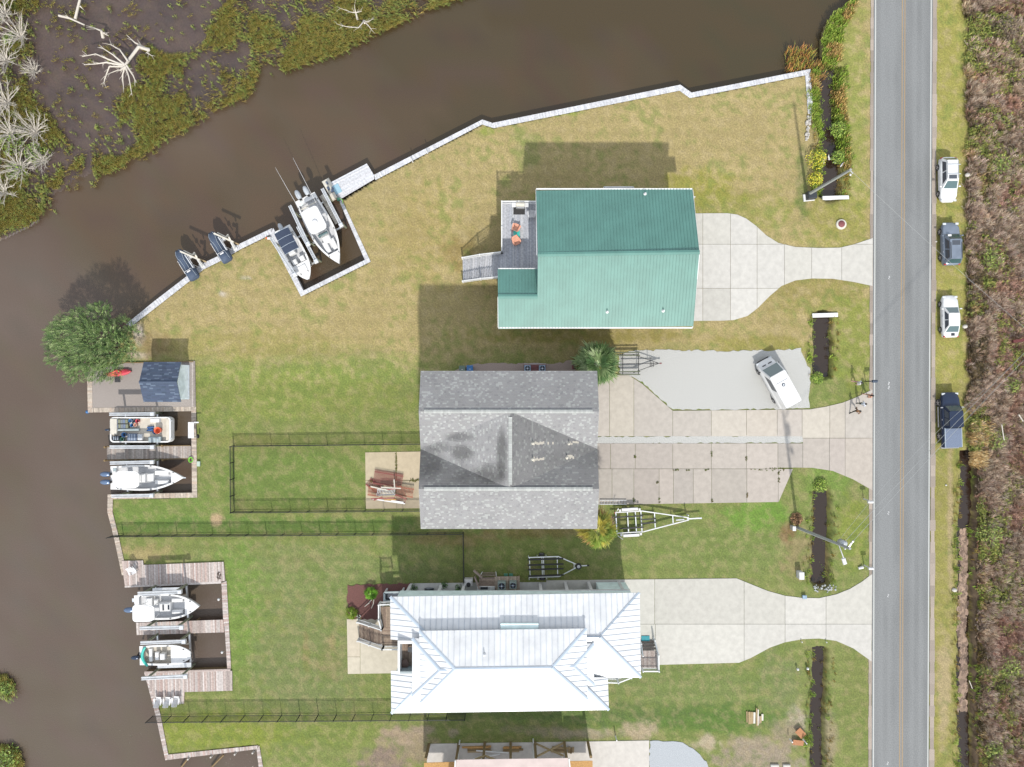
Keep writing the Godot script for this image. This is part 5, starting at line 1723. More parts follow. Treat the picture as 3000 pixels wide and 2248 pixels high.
func build_boats() -> void:
	# the largest boat: hard top and whip outriggers
	var L := length_of(891, 576, 993.5, 773, 1.6)
	var t := boat_at("motor_boat", "largest white motor boat with hard top and two fishing rods trailing over the stern", 891, 576, 993.5, 773, 0.3, 1.3)
	make_hull(t, L, 2.75, 1.3, 0.86, 2.2, 0.86)
	cleats(t, L, 2.75, 1.3)
	hard_top(t, L * 0.41, 2.7, 1.85, 2.95, 0.75, "gel", 0.12)
	block(t, "console", "gel", Vector3(L * 0.50, 1.15, 0), Vector3(1.2, 0.9, 1.0), 0.12)
	block(t, "windshield", "car_glass", Vector3(L * 0.575, 1.75, 0), Vector3(0.25, 0.5, 1.1), 0.1)
	block(t, "seat", "gel", Vector3(L * 0.33, 0.95, 0), Vector3(0.6, 0.5, 1.1), 0.08)
	block(t, "bow_cushion", "gel", Vector3(L * 0.72, 0.85, 0.42), Vector3(1.3, 0.35, 0.55), 0.08)
	block(t, "bow_cushion", "gel", Vector3(L * 0.72, 0.85, -0.42), Vector3(1.3, 0.35, 0.55), 0.08)
	block(t, "console_seat", "gel", Vector3(L * 0.625, 0.9, 0), Vector3(0.8, 0.5, 0.9), 0.1)
	var st := mb()
	lathe(st, Vector3(L * 0.44, 2.98, 0), [Vector2(0.30, 0), Vector2(0.30, 0.12), Vector2(0.22, 0.16), Vector2(0, 0.17)], 16)
	part(st, "radome", "vinyl", t)
	block(t, "hatch", "teal_wall", Vector3(0.45, 1.17, 0.75), Vector3(0.42, 0.04, 0.36), 0.01)
	block(t, "transom_rail", "cream", Vector3(1.05, 1.2, 0), Vector3(0.12, 0.06, 1.9), 0.01)
	outboard(t, -0.48, 1.25, "engine_grey", 1.15)
	outboard(t, 0.48, 1.25, "engine_grey", 1.15)
	for z in [-0.95, 0.85]:
		st = mb()
		tube(st, [Vector3(2.2, 2.4, z), Vector3(-1.0, 3.0, z * 1.1), Vector3(-3.3, 3.3, z * 1.15)], [0.025, 0.018, 0.010], 6)
		part(st, "fishing_rod", "vinyl", t)
	# the smaller boat in the same slip, with the dark bimini
	L = length_of(828, 676, 903, 819, 1.3)
	t = boat_at("motor_boat", "white motor boat with a dark navy sun canopy, moored left of the largest boat", 828, 676, 903, 819, 0.3, 1.0)
	make_hull(t, L, 2.2, 1.0, 0.9, 3.2, 0.70, 0.10)
	cleats(t, L, 2.2, 1.0)
	block(t, "bow_hatch", "gel", Vector3(L * 0.78, 1.08, 0), Vector3(0.7, 0.06, 0.9), 0.03)
	block(t, "seat", "gel", Vector3(L * 0.60, 0.72, 0.45), Vector3(0.6, 0.5, 0.55), 0.08)
	block(t, "seat", "gel", Vector3(L * 0.60, 0.72, -0.45), Vector3(0.6, 0.5, 0.55), 0.08)
	block(t, "console", "gel", Vector3(L * 0.42, 0.9, 0.2), Vector3(0.6, 0.7, 0.7), 0.08)
	block(t, "swim_platform", "gel", Vector3(-0.12, 0.85, 0), Vector3(0.4, 0.08, 1.9), 0.02)
	st = mb()
	var arcs := []
	for i in 7:
		var x := L * 0.06 + i / 6.0 * 2.45
		var ring := []
		for k in 7:
			var a := -1.0 + k / 3.0
			ring.append(Vector3(x, 2.45 - a * a * 0.16 - pow((i - 3) / 3.0, 2.0) * 0.06, a * 0.82 - 0.1))
		arcs.append(ring)
	st.set_smooth_group(1)
	for i in 6:
		for k in 6: face(st, [arcs[i][k], arcs[i][k + 1], arcs[i + 1][k + 1], arcs[i + 1][k]], Vector3.UP)
	part(st, "canopy", "canopy_navy", t)
	for i in [0, 2, 4, 6]:
		st = mb()
		tube(st, arcs[i].map(func(p): return p + Vector3(0, 0.015, 0)), 0.018, 5)
		part(st, "canopy_seam", "seam", t)
	for q in [[0, -1], [0, 1], [6, -1], [6, 1]]:
		st = mb()
		tube(st, [Vector3(L * 0.28, 1.0, q[1] * 0.95), arcs[q[0]][0 if q[1] < 0 else 6]], 0.018, 5)
		part(st, "canopy_frame", "aluminium", t)
	outboard(t, 0.0, 0.95, "engine_grey", 1.0)
	# the boat with two blue-grey engines
	L = length_of(321, 1401, 538, 1401, 1.5)
	t = boat_at("motor_boat", "white motor boat with a square white top and two blue grey engines", 321, 1401, 538, 1400, 0.3, 1.2)
	make_hull(t, L, 2.75, 1.2, 0.9, 2.0, 0.88)
	cleats(t, L, 2.75, 1.2)
	hard_top(t, L * 0.34, 2.55, 1.75, 2.55, 0.6, "gel", 0.25)
	block(t, "console", "gel", Vector3(L * 0.42, 1.0, 0), Vector3(1.0, 0.85, 0.9), 0.1)
	block(t, "console_seat", "gel", Vector3(L * 0.53, 0.8, 0), Vector3(0.7, 0.5, 0.9), 0.1)
	for z in [-0.55, 0.55]: block(t, "bow_cushion", "gel", Vector3(L * 0.68, 0.78, z * 0.95), Vector3(1.5, 0.35, 0.5), 0.1)
	block(t, "seat", "gel", Vector3(L * 0.24, 0.9, 0), Vector3(0.5, 0.5, 1.0), 0.08)
	block(t, "hatch", "grey_box", Vector3(0.45, 1.08, -0.85), Vector3(0.35, 0.04, 0.35), 0.01)
	outboard(t, -0.42, 1.1, "engine_blue", 1.15)
	outboard(t, 0.42, 1.1, "engine_blue", 1.15)
	st = mb()
	bar(st, Vector3(L - 0.05, 1.26, 0), Vector3(L + 0.25, 1.26, 0), 0.10, 0.05)
	part(st, "anchor_roller", "aluminium", t)
	# the boat leaning on its lift, oval top
	L = length_of(391, 1782, 584, 1777, 1.6)
	t = boat_at("motor_boat", "white motor boat with an oval white top and one blue engine", 391, 1782, 584, 1777, 0.5, 1.15)
	make_hull(t, L, 2.75, 1.15, 0.93, 2.4, 0.80)
	cleats(t, L, 2.75, 1.15)
	hard_top(t, L * 0.30, 2.4, 1.75, 3.0, 0.6, "gel", 0.35)
	block(t, "console", "gel", Vector3(L * 0.47, 0.9, 0), Vector3(1.2, 0.7, 0.95), 0.12)
	for q in [[0.44, 0.62], [0.52, 0.5]]: block(t, "windshield", "dark_glass", Vector3(L * q[0] + 0.12, 1.27, 0), Vector3(0.16, 0.06, q[1]), 0.02)
	block(t, "seat", "gel", Vector3(L * 0.22, 0.85, -0.6), Vector3(0.7, 0.45, 0.8), 0.1)
	block(t, "seat", "gel", Vector3(L * 0.32, 0.8, -0.5), Vector3(0.45, 0.4, 0.6), 0.1)
	for z in [-0.62, 0.62]: block(t, "bow_cushion", "gel", Vector3(L * 0.64, 0.72, z), Vector3(1.2, 0.35, 0.4), 0.08)
	outboard(t, 0.15, 1.1, "engine_blue", 1.15)
	block(t, "ladder", "aluminium", Vector3(-0.15, 0.9, -0.75), Vector3(0.25, 0.06, 0.4), 0.01)
	# the open skiff with the teal cover
	L = length_of(407, 1922, 559, 1920, 1.3)
	t = boat_at("motor_boat", "open white skiff with a folded teal canopy across its stern", 407, 1923, 559, 1919, 0.5, 0.85)
	make_hull(t, L, 2.2, 0.85, 0.92, 3.0, 0.66, 0.30, "gel", "beige")
	cleats(t, L, 2.2, 0.85, 0.3)
	block(t, "console", "gel", Vector3(L * 0.45, 0.65, 0.12), Vector3(0.5, 0.6, 0.65), 0.06)
	block(t, "seat", "gel", Vector3(L * 0.33, 0.55, 0.1), Vector3(0.4, 0.4, 0.85), 0.05)
	block(t, "stern_bench", "gel", Vector3(L * 0.20, 0.5, 0.0), Vector3(0.35, 0.35, 1.4), 0.05)
	st = mb()
	var arc := []
	for k in 9:
		var a := -1.0 + k / 4.0
		arc.append(Vector3(0.45 + a * a * 0.45 + a * 0.1, 1.05, a * 1.02))
	tube(st, arc, [0.10, 0.13, 0.14, 0.15, 0.15, 0.15, 0.14, 0.13, 0.10], 8)
	part(st, "canopy", "turquoise", t)
	outboard(t, 0.08, 0.85, "engine_black", 0.9)
	work_skiff()


func bucket(label: String, at: Vector3, m: String, r := 0.17, h := 0.36, inside := "fan_dark") -> void:
	var t := thing("bucket", label, "bucket", at)
	var st := mb()
	lathe(st, Vector3.ZERO, [Vector2(0, 0), Vector2(r * 0.8, 0), Vector2(r, h), Vector2(r * 1.06, h), Vector2(r * 1.06, h + 0.02), Vector2(r * 0.92, h + 0.02), Vector2(r * 0.74, 0.03), Vector2(0, 0.03)], 16)
	part(st, "pail", m, t)
	st = mb()
	lathe(st, Vector3.ZERO, [Vector2(r * 0.80, 0.12), Vector2(0.0, 0.16)], 12)
	part(st, "contents", inside, t)
	st = mb()
	var pts := []
	for k in 7: pts.append(Vector3(cos(PI * k / 6.0) * r * 1.06, h - sin(PI * k / 6.0) * 0.04, sin(PI * k / 6.0) * r * 1.1))
	tube(st, pts, 0.008, 4)
	part(st, "handle", "aluminium", t)


func work_skiff() -> void:
	var c := P(411, 1259.5, 1.1)
	var t := thing("work_skiff", "square ended cream work skiff loaded with buckets and crates on a lift", "boat", Vector3(c.x, 0.4, c.z))
	var st := mb()
	slab(st, rrect(0, 0, 6.4, 2.62, 0.35), flat(0.32), 0.55, true)
	part(st, "hull", "beige", t)
	st = mb()
	for q in Geometry2D.clip_polygons(rrect(0, 0, 6.5, 2.72, 0.4), rrect(0.0, 0, 6.2, 2.45, 0.3)):
		pass
	var o := rrect(0, 0, 6.5, 2.72, 0.4)
	var i := rrect(0, 0, 6.22, 2.46, 0.3)
	for k in o.size():
		var a := o[k]
		var b := o[(k + 1) % o.size()]
		var d := i[k]
		var e := i[(k + 1) % o.size()]
		var u := Vector3(0, 0.72, 0)
		face(st, [Vector3(a.x, 0.72, a.y), Vector3(b.x, 0.72, b.y), Vector3(e.x, 0.72, e.y), Vector3(d.x, 0.72, d.y)], Vector3.UP)
		face(st, [Vector3(a.x, 0.72, a.y), Vector3(b.x, 0.72, b.y), Vector3(b.x, 0.0, b.y), Vector3(a.x, 0.0, a.y)], Vector3(a.x + b.x, 0, a.y + b.y))
		face(st, [Vector3(d.x, 0.72, d.y), Vector3(e.x, 0.72, e.y), Vector3(e.x, 0.3, e.y), Vector3(d.x, 0.3, d.y)], -Vector3(a.x + b.x, 0, a.y + b.y))
	part(st, "gunwale", "gel", t)
	block(t, "stern_deck", "cream", Vector3(-2.85, 0.55, -0.35), Vector3(0.72, 0.5, 1.7), 0.04)
	block(t, "bow_deck", "beige", Vector3(2.9, 0.5, 0), Vector3(0.42, 0.3, 2.35), 0.03)
	block(t, "cooler", "vinyl", Vector3(1.55, 0.55, -1.0), Vector3(0.95, 0.45, 0.42), 0.04)
	for z in [-0.95, 0.95]: block(t, "cleat", "aluminium", Vector3(3.3, 0.74, z), Vector3(0.22, 0.05, 0.06), 0.01)
	outboard(t, 0.0, 0.6, "engine_black", 0.5)
	t.get_child(t.get_child_count() - 2).position.x = -3.35
	t.get_child(t.get_child_count() - 1).position.x = -3.35
	var y := 0.74
	var at := func(px: float, py: float) -> Vector3: return P(px, py, 1.0) + Vector3(0, y - 1.0 + 0.0, 0)
	for q in [[357, 1235, "grey wire crate at the stern of the work skiff, against its north side"], [358, 1249, "grey wire crate at the stern of the work skiff, the inner of two"]]:
		var b := thing("wire_crate", q[2], "crate", at.call(q[0], q[1]))
		for k in 5:
			st = mb()
			box(st, Vector3(-0.52 + k * 0.26, 0.17, 0), Vector3(0.24, 0.34, 0.40))
			part(st, "tray", ["bed_cover", "pile_green", "fan_grey"][k % 3], b)
	bucket("blue bucket holding something white, nearest the two wire crates' outer end", at.call(383, 1233), "blue", 0.19, 0.38, "vinyl")
	bucket("dark bucket between a blue and a red bucket in the skiff", at.call(393, 1234), "navy", 0.16)
	bucket("red bucket in the row on the north side of the skiff", at.call(403, 1234), "red", 0.19)
	bucket("blue bucket beside the pink bucket in the middle of the skiff", at.call(387, 1246), "blue", 0.18)
	bucket("pink bucket with white contents in the middle of the skiff", at.call(397, 1245), "salmon", 0.18, 0.36, "vinyl")
	bucket("blue bucket standing near the green bucket by the stern of the skiff", at.call(364, 1274), "blue", 0.25, 0.4)
	bucket("small green bucket on the south side of the skiff", at.call(358, 1287), "green_plastic", 0.2, 0.36)
	bucket("large orange bucket near the bow of the skiff", at.call(464, 1261), "orange", 0.36, 0.5, "orange")
	var p := thing("long_tube", "grey white rolled tube lying along the middle of the skiff", "tube", at.call(376, 1260))
	st = mb()
	tube(st, [Vector3(-1.2, 0.15, 0), Vector3(1.1, 0.15, -0.05)], 0.15, 10)
	part(st, "roll", "grey_box", p)
	for q in [["tackle_case", "dark case at the stern of the skiff beside the green bucket", 341, 1284, 0.75, 0.45, "fan_dark"], ["tackle_case", "grey ribbed case on the south side of the skiff", 388, 1281, 1.0, 0.75, "bed_cover"], ["tackle_case", "small white case with a dark slot on the south side of the skiff", 411, 1281, 0.5, 0.65, "vinyl"], ["cooler_box", "grey cooler box overhanging the south rail of the skiff", 454, 1288, 1.3, 0.62, "grey_box"]]:
		var b := thing(q[0], q[1], "box", at.call(q[2], q[3]))
		block(b, "body", q[6], Vector3(0, 0.2, 0), Vector3(q[4], 0.4, q[5]), 0.03)
		for k in 3: block(b, "rib", "seam", Vector3((k - 1) * q[4] * 0.28, 0.41, 0), Vector3(0.06, 0.03, q[5] * 0.85), 0.01)
	var cl := thing("blue_overalls", "crumpled blue waterproof clothing beside the orange bucket", "clothing", at.call(441, 1259))
	st = mb()
	st.set_smooth_group(1)
	for q in [[Vector3(-0.45, 0.05, -0.2), Vector3(0.25, 0.1, -0.28), 0.14], [Vector3(-0.35, 0.06, 0.05), Vector3(0.2, 0.1, 0.0), 0.17], [Vector3(0.1, 0.1, 0.0), Vector3(0.32, 0.06, 0.5), 0.12], [Vector3(-0.5, 0.05, 0.12), Vector3(-0.1, 0.12, -0.05), 0.12]]:
		tube(st, [q[0], (q[0] + q[1]) * 0.5 + Vector3(0.02, 0.04, 0.03), q[1]], [q[2] * 0.7, q[2], q[2] * 0.6], 8)
	part(st, "cloth", "cloth_blue", cl, "stuff")


# ---------------------------------------------------------------- boat lifts
func boat_lift(label: String, beams: Array, y: float, bunk := true) -> void:   # beams: pixel lines of the two top beams
	var c := P((beams[0][0] + beams[1][2]) * 0.5, (beams[0][1] + beams[1][3]) * 0.5)
	var t := thing("boat_lift", label, "boat lift", c)
	var ends := []
	for b in beams:
		var p := P(b[0], b[1], y)
		var q := P(b[2], b[3], y)
		var u := (q - p).normalized()
		var v := Vector3(-u.z, 0, u.x)
		for s in [-0.12, 0.12]:
			var st := mb()
			bar(st, p + v * s, q + v * s, 0.08, 0.22)
			wpart(st, "top_beam", "aluminium", t)
		var st := mb()
		tube(st, [p + Vector3(0, 0.02, 0), q + Vector3(0, 0.02, 0)], 0.05, 7)
		wpart(st, "drive_shaft", "galvanised", t)
		st = mb()
		bevel_box(st, q + u * 0.12 + Vector3(0, 0.06, 0), Vector3(0.42, 0.36, 0.42), 0.05, look(u))
		wpart(st, "motor_box", "galvanised", t)
		for f in [0.12, 0.9]:
			var e := p.lerp(q, f)
			st = mb()
			cyl(st, Vector3(e.x, -1.5, e.z), 0.12, y + 1.4, 9)
			wpart(st, "pile", "pile_green", t)
			ends.append(e)
	for k in 2:
		var st := mb()
		var a: Vector3 = ends[k]
		var b: Vector3 = ends[k + 2]
		bar(st, Vector3(a.x, 0.12, a.z), Vector3(b.x, 0.12, b.z), 0.16, 0.2)
		wpart(st, "cradle_beam", "aluminium", t)
		for e in [a, b]:
			st = mb()
			tube(st, [Vector3(e.x, 0.15, e.z).lerp(Vector3((a.x + b.x) / 2, 0.15, (a.z + b.z) / 2), 0.12), Vector3(e.x, y, e.z)], 0.012, 4)
			wpart(st, "cable", "galvanised", t)
	for k in 2:
		var st := mb()
		var f: float = 0.3 + 0.4 * k
		bar(st, ends[0].lerp(ends[2], f) * Vector3(1, 0, 1) + Vector3(0, 0.28, 0), ends[1].lerp(ends[3], f) * Vector3(1, 0, 1) + Vector3(0, 0.28, 0), 0.14, 0.1)
		wpart(st, "bunk", "beige", t)


func build_lifts() -> void:
	boat_lift("aluminium boat lift holding the largest boat", [[849, 603, 901, 712], [944, 553, 998, 657]], 2.4)
	boat_lift("aluminium boat lift holding the boat with the navy canopy", [[794, 698, 862, 803], [872, 664, 925, 763]], 1.9)
	boat_lift("aluminium boat lift holding the square work skiff", [[321, 1214, 444, 1213], [322, 1310, 444, 1310]], 2.2)
	boat_lift("aluminium boat lift holding the boat with two engines", [[323, 1357, 443, 1354], [327, 1454, 442, 1452]], 2.3)
	boat_lift("aluminium boat lift holding the boat with the oval top", [[404, 1739, 524, 1734], [410, 1841, 529, 1838]], 2.7)
	boat_lift("aluminium boat lift holding the open skiff with the teal canopy", [[412, 1884, 536, 1879], [415, 1988, 541, 1982]], 2.5)
	for q in [[486, 1728, 78, 0.42, "grey plank walkway along the lift of the boat with the oval top"], [511, 1950, 96, 0.5, "aluminium walkway along the lift of the open skiff"]]:
		var t := thing("lift_walkway", q[4], "walkway", P(q[0], q[1], 1.2), 0.03)
		for k in 6:
			var st := mb()
			box(st, Vector3(0, 0, -q[3] / 2 + q[3] * (k + 0.5) / 6.0), Vector3(q[2] / S, 0.05, q[3] / 6.0 - 0.01))
			part(st, "plank", "aluminium", t)
		for k in 2:
			var st := mb()
			box(st, Vector3((k - 0.5) * q[2] / S * 0.8, -0.6, 0), Vector3(0.08, 1.2, 0.08))
			part(st, "leg", "aluminium", t)
	for q in [[640, 1757, "near the boat with the oval top"], [650, 1912, "near the open skiff"]]:
		var st := mb()
		var p := P(q[0] + 8, q[1] - 4, 0.0)
		tube(st, [Vector3(p.x, 0.15, p.z), P(q[0], q[1], 0.9)], [0.02, 0.02], 6)
		lathe(st, P(q[0], q[1], 0.9), [Vector2(0, -0.1), Vector2(0.12, -0.06), Vector2(0.14, 0.02), Vector2(0, 0.1)], 10)
		solo(st, "dock_light", "vinyl", "white ball light on a stalk over the slip " + q[2], "light")


# ---------------------------------------------------------------- watercraft on their swing davits
func watercraft() -> void:
	var first: Node3D = null
	var davit0: Node3D = null
	for q in [[519, 733, 570, 815, "covered navy watercraft nearest the big green tree", "cream swing davit of the watercraft nearer the green tree"], [616, 681, 667, 764, "covered navy watercraft farther from the green tree, nearer the boat slip", "cream swing davit of the watercraft nearer the boat slip"]]:
		var a := P(q[0], q[1], 1.0)
		var b := P(q[2], q[3], 1.0)
		var d := b - a
		var turn := atan2(-d.z, d.x)
		if first:
			copy_of(first, "watercraft", Vector3(a.x, 0.55, a.z), turn, q[4])
			copy_of(davit0, "swing_davit", Vector3(a.x, 0.0, a.z), turn, q[5])
			continue
		var L := d.length()
		var t := thing("watercraft", q[4], "watercraft", Vector3(a.x, 0.55, a.z), turn, "covered watercraft on swing davits")
		first = t
		var st := mb()
		st.set_smooth_group(1)
		var rings := []
		var cen := []
		for w in [[0.0, 0.10, 0.25, 0.42, 0.1], [0.12, 0.36, 0.12, 0.58, 0.2], [0.5, 0.56, 0.0, 0.74, 0.34], [1.0, 0.62, 0.0, 0.92, 0.30], [1.35, 0.62, 0.0, 0.88, 0.22], [1.9, 0.60, 0.0, 0.80, 0.20], [2.5, 0.58, 0.0, 0.86, 0.22], [2.62, 0.66, 0.0, 1.00, 0.40], [L, 0.60, 0.1, 0.86, 0.46], [L + 0.12, 0.52, 0.15, 0.55, 0.4]]:
			var r := []
			for s in [-1.0, 1.0]:
				var h := [Vector3(w[0], w[2], s * w[1] * 0.6), Vector3(w[0], w[2] + 0.25, s * w[1]), Vector3(w[0], w[2] + 0.4, s * w[1] * 0.95), Vector3(w[0], w[3], s * w[4])]
				if s > 0: h.reverse()
				r.append_array(h)
			rings.append(r)
			cen.append(Vector3(w[0], (w[2] + w[3]) / 2, 0))
		loft(st, rings, cen, true)
		st.set_smooth_group(-1)
		face(st, rings[-1], Vector3(1, 0, 0))
		part(st, "cover", "navy", t)
		for s in [-1.0, 1.0]:
			st = mb()
			var pts := []
			for i in range(1, 9): pts.append(rings[i][3 if s < 0 else 4] + Vector3(0, 0.015, 0))
			tube(st, pts, 0.018, 5)
			part(st, "piping", "piping", t)
			for w in [[1.15, 0.22], [1.75, 0.85], [2.35, 0.5]]:
				st = mb()
				box(st, Vector3(w[0], 0.47, s * 0.60), Vector3(w[1], 0.10, 0.05))
				part(st, "reflective_strip", "vinyl", t)
		st = mb()
		tube(st, [rings[7][3] + Vector3(0, 0.02, 0), rings[7][4] + Vector3(0, 0.02, 0)], 0.02, 5)
		box(st, Vector3(2.78, 1.0, 0), Vector3(0.14, 0.03, 0.42))
		part(st, "rear_strip", "vinyl", t)
		var v := thing("swing_davit", q[5], "davit", Vector3(a.x, 0.0, a.z), turn, "swing davits on the bulkhead")
		davit0 = v
		var inv := func(px: float, py: float, h: float) -> Vector3: return v.transform.affine_inverse() * P(px, py, h)
		for w in [[[528, 737, 2.3], [585, 762, 2.3], 0.17, 0.2, "arm", "cream"], [[538, 734, 2.1], [564, 747, 2.1], 0.10, 0.1, "brace", "cream"], [[564, 747, 1.9], [570, 740, 1.9], 0.14, 0.14, "brace", "cream"], [[568, 739, 1.9], [577, 755, 1.6], 0.14, 0.14, "brace", "cream"], [[580, 761, 1.6], [592, 780, 0.2], 0.2, 0.2, "post", "white"], [[584, 759, 0.5], [604, 768, 0.1], 0.14, 0.14, "timber", "wood_old"], [[570, 754, 1.2], [579, 758, 1.2], 0.22, 0.25, "winch", "wood_old"], [[541, 747, 1.75], [566, 785, 1.75], 0.10, 0.08, "lifting_bar", "aluminium"], [[556, 751, 1.3], [559, 757, 1.3], 0.3, 0.3, "winch_motor", "vinyl"], [[562, 774, 0.9], [585, 784, 0.3], 0.05, 0.05, "stay", "vinyl"]]:
			st = mb()
			bar(st, inv.call(w[0][0], w[0][1], w[0][2]), inv.call(w[1][0], w[1][1], w[1][2]), w[2], w[3])
			part(st, w[4], w[5], v)
		st = mb()
		box(st, inv.call(591, 778, 0.15), Vector3(0.5, 0.12, 0.5))
		part(st, "base_plate", "white", v)


# ---------------------------------------------------------------- cars
func wheel(t: Node3D, at: Vector3, r: float, w := 0.22) -> void:
	var st := mb()
	tube(st, [at - Vector3(0, 0, w / 2), at - Vector3(0, 0, w * 0.36), at + Vector3(0, 0, w * 0.36), at + Vector3(0, 0, w / 2)], [r * 0.93, r, r, r * 0.93], 20)
	var tyre := part(st, "wheel", "rubber", t)
	st = mb()
	tube(st, [at - Vector3(0, 0, w / 2 + 0.004), at + Vector3(0, 0, w / 2 + 0.004)], r * 0.30, 12)
	for k in 5:
		var a := TAU * k / 5.0
		for s in [-1.0, 1.0]:
			box(st, at + Vector3(cos(a) * r * 0.36, sin(a) * r * 0.36, s * (w / 2 + 0.0)), Vector3(r * 0.66, r * 0.2, 0.02), Basis(Vector3(0, 0, 1), a))
	part(st, "rim", "rim", tyre)


func car_body(t: Node3D, m: String, prof: Array, W: float) -> void:   # prof: x, half width factor, bottom, top
	var st := mb()
	st.set_smooth_group(1)
	var rings := []
	var cen := []
	for p in prof:
		var hw: float = W * 0.5 * p[1]
		var r := []
		for s in [-1.0, 1.0]:
			var h := [Vector3(p[0], p[2], s * hw * 0.88), Vector3(p[0], p[2] + 0.12, s * hw * 0.98), Vector3(p[0], lerpf(p[2], p[3], 0.6), s * hw), Vector3(p[0], p[3] - 0.06, s * hw * 0.95), Vector3(p[0], p[3], s * hw * 0.84), Vector3(p[0], p[3] + 0.025, s * hw * 0.4)]
			if s > 0: h.reverse()
			r.append_array(h)
		rings.append(r)
		cen.append(Vector3(p[0], (p[2] + p[3]) / 2, 0))
	loft(st, rings, cen, true)
	st.set_smooth_group(-1)
	face(st, rings[0], Vector3(-1, 0, 0))
	face(st, rings[-1], Vector3(1, 0, 0))
	part(st, "body", m, t)


func cabin(t: Node3D, m: String, x: Array, w: Array, yb: float, yr: float, rear_glass := true, side := 1.0) -> void:   # x: rear base, rear top, front top, front base
	var lo := [Vector3(x[0], yb, -w[0]), Vector3(x[3], yb, -w[0]), Vector3(x[3], yb, w[0]), Vector3(x[0], yb, w[0])]
	var hi := [Vector3(x[1], yr, -w[1]), Vector3(x[2], yr, -w[1]), Vector3(x[2], yr, w[1]), Vector3(x[1], yr, w[1])]
	var st := mb()
	var nn := [Vector3(0, 0, -1), Vector3(1, 0.5, 0), Vector3(0, 0, 1), Vector3(-1, 0.5, 0)]
	for k in 4: face(st, [lo[k], lo[(k + 1) % 4], hi[(k + 1) % 4], hi[k]], nn[k])
	part(st, "pillars", m, t)
	st = mb()
	slab(st, rrect((x[1] + x[2]) / 2, 0, x[2] - x[1] + 0.06, w[1] * 2 + 0.03, 0.14, 3), flat(yr + 0.035), 0.05, true)
	part(st, "roof", m, t)
	for k in 4:
		if k == 3 and not rear_glass: continue
		var a: Vector3 = lo[k]
		var b: Vector3 = lo[(k + 1) % 4]
		var c: Vector3 = hi[(k + 1) % 4]
		var d: Vector3 = hi[k]
		var n := (b - a).cross(d - a).normalized()
		if n.dot(nn[k]) < 0: n = -n
		var f := func(u: float, v: float) -> Vector3: return a.lerp(b, u).lerp(d.lerp(c, u), v) + n * 0.012
		st = mb()
		if k % 2:
			face(st, [f.call(0.06, 0.06), f.call(0.94, 0.06), f.call(0.93, 0.94), f.call(0.07, 0.94)], n)
			part(st, "windshield" if k == 1 else "rear_window", "car_glass", t)
		else:
			for g in [[0.10, 0.47], [0.51, 0.88]]:
				st = mb()
				var g0: float = g[0] if k == 0 else 1.0 - g[1]
				var g1: float = g[1] if k == 0 else 1.0 - g[0]
				if side < 1.0:
					if (k == 0 and g[0] < 0.3) or (k == 2 and g[0] < 0.3): continue
				face(st, [f.call(g0, 0.14), f.call(g1, 0.14), f.call(g1, 0.88), f.call(g0, 0.88)], n)
				part(st, "side_window", "dark_glass", t)


func car_details(t: Node3D, m: String, L: float, W: float, y: float, mirror_x: float) -> void:
	for s in [-1.0, 1.0]:
		block(t, "headlight", "lamp_clear", Vector3(L / 2 - 0.16, y, s * W * 0.36), Vector3(0.22, 0.12, 0.34), 0.04)
		block(t, "tail_light", "tail_red", Vector3(-L / 2 + 0.08, y + 0.08, s * W * 0.40), Vector3(0.14, 0.16, 0.22), 0.03)
		block(t, "mirror", m, Vector3(mirror_x, y + 0.28, s * (W / 2 + 0.11)), Vector3(0.12, 0.14, 0.24), 0.03)
		for x in [0.05, -0.85]: block(t, "door_handle", "rim", Vector3(x, y + 0.12, s * (W / 2 - 0.0)), Vector3(0.16, 0.03, 0.04), 0.008)


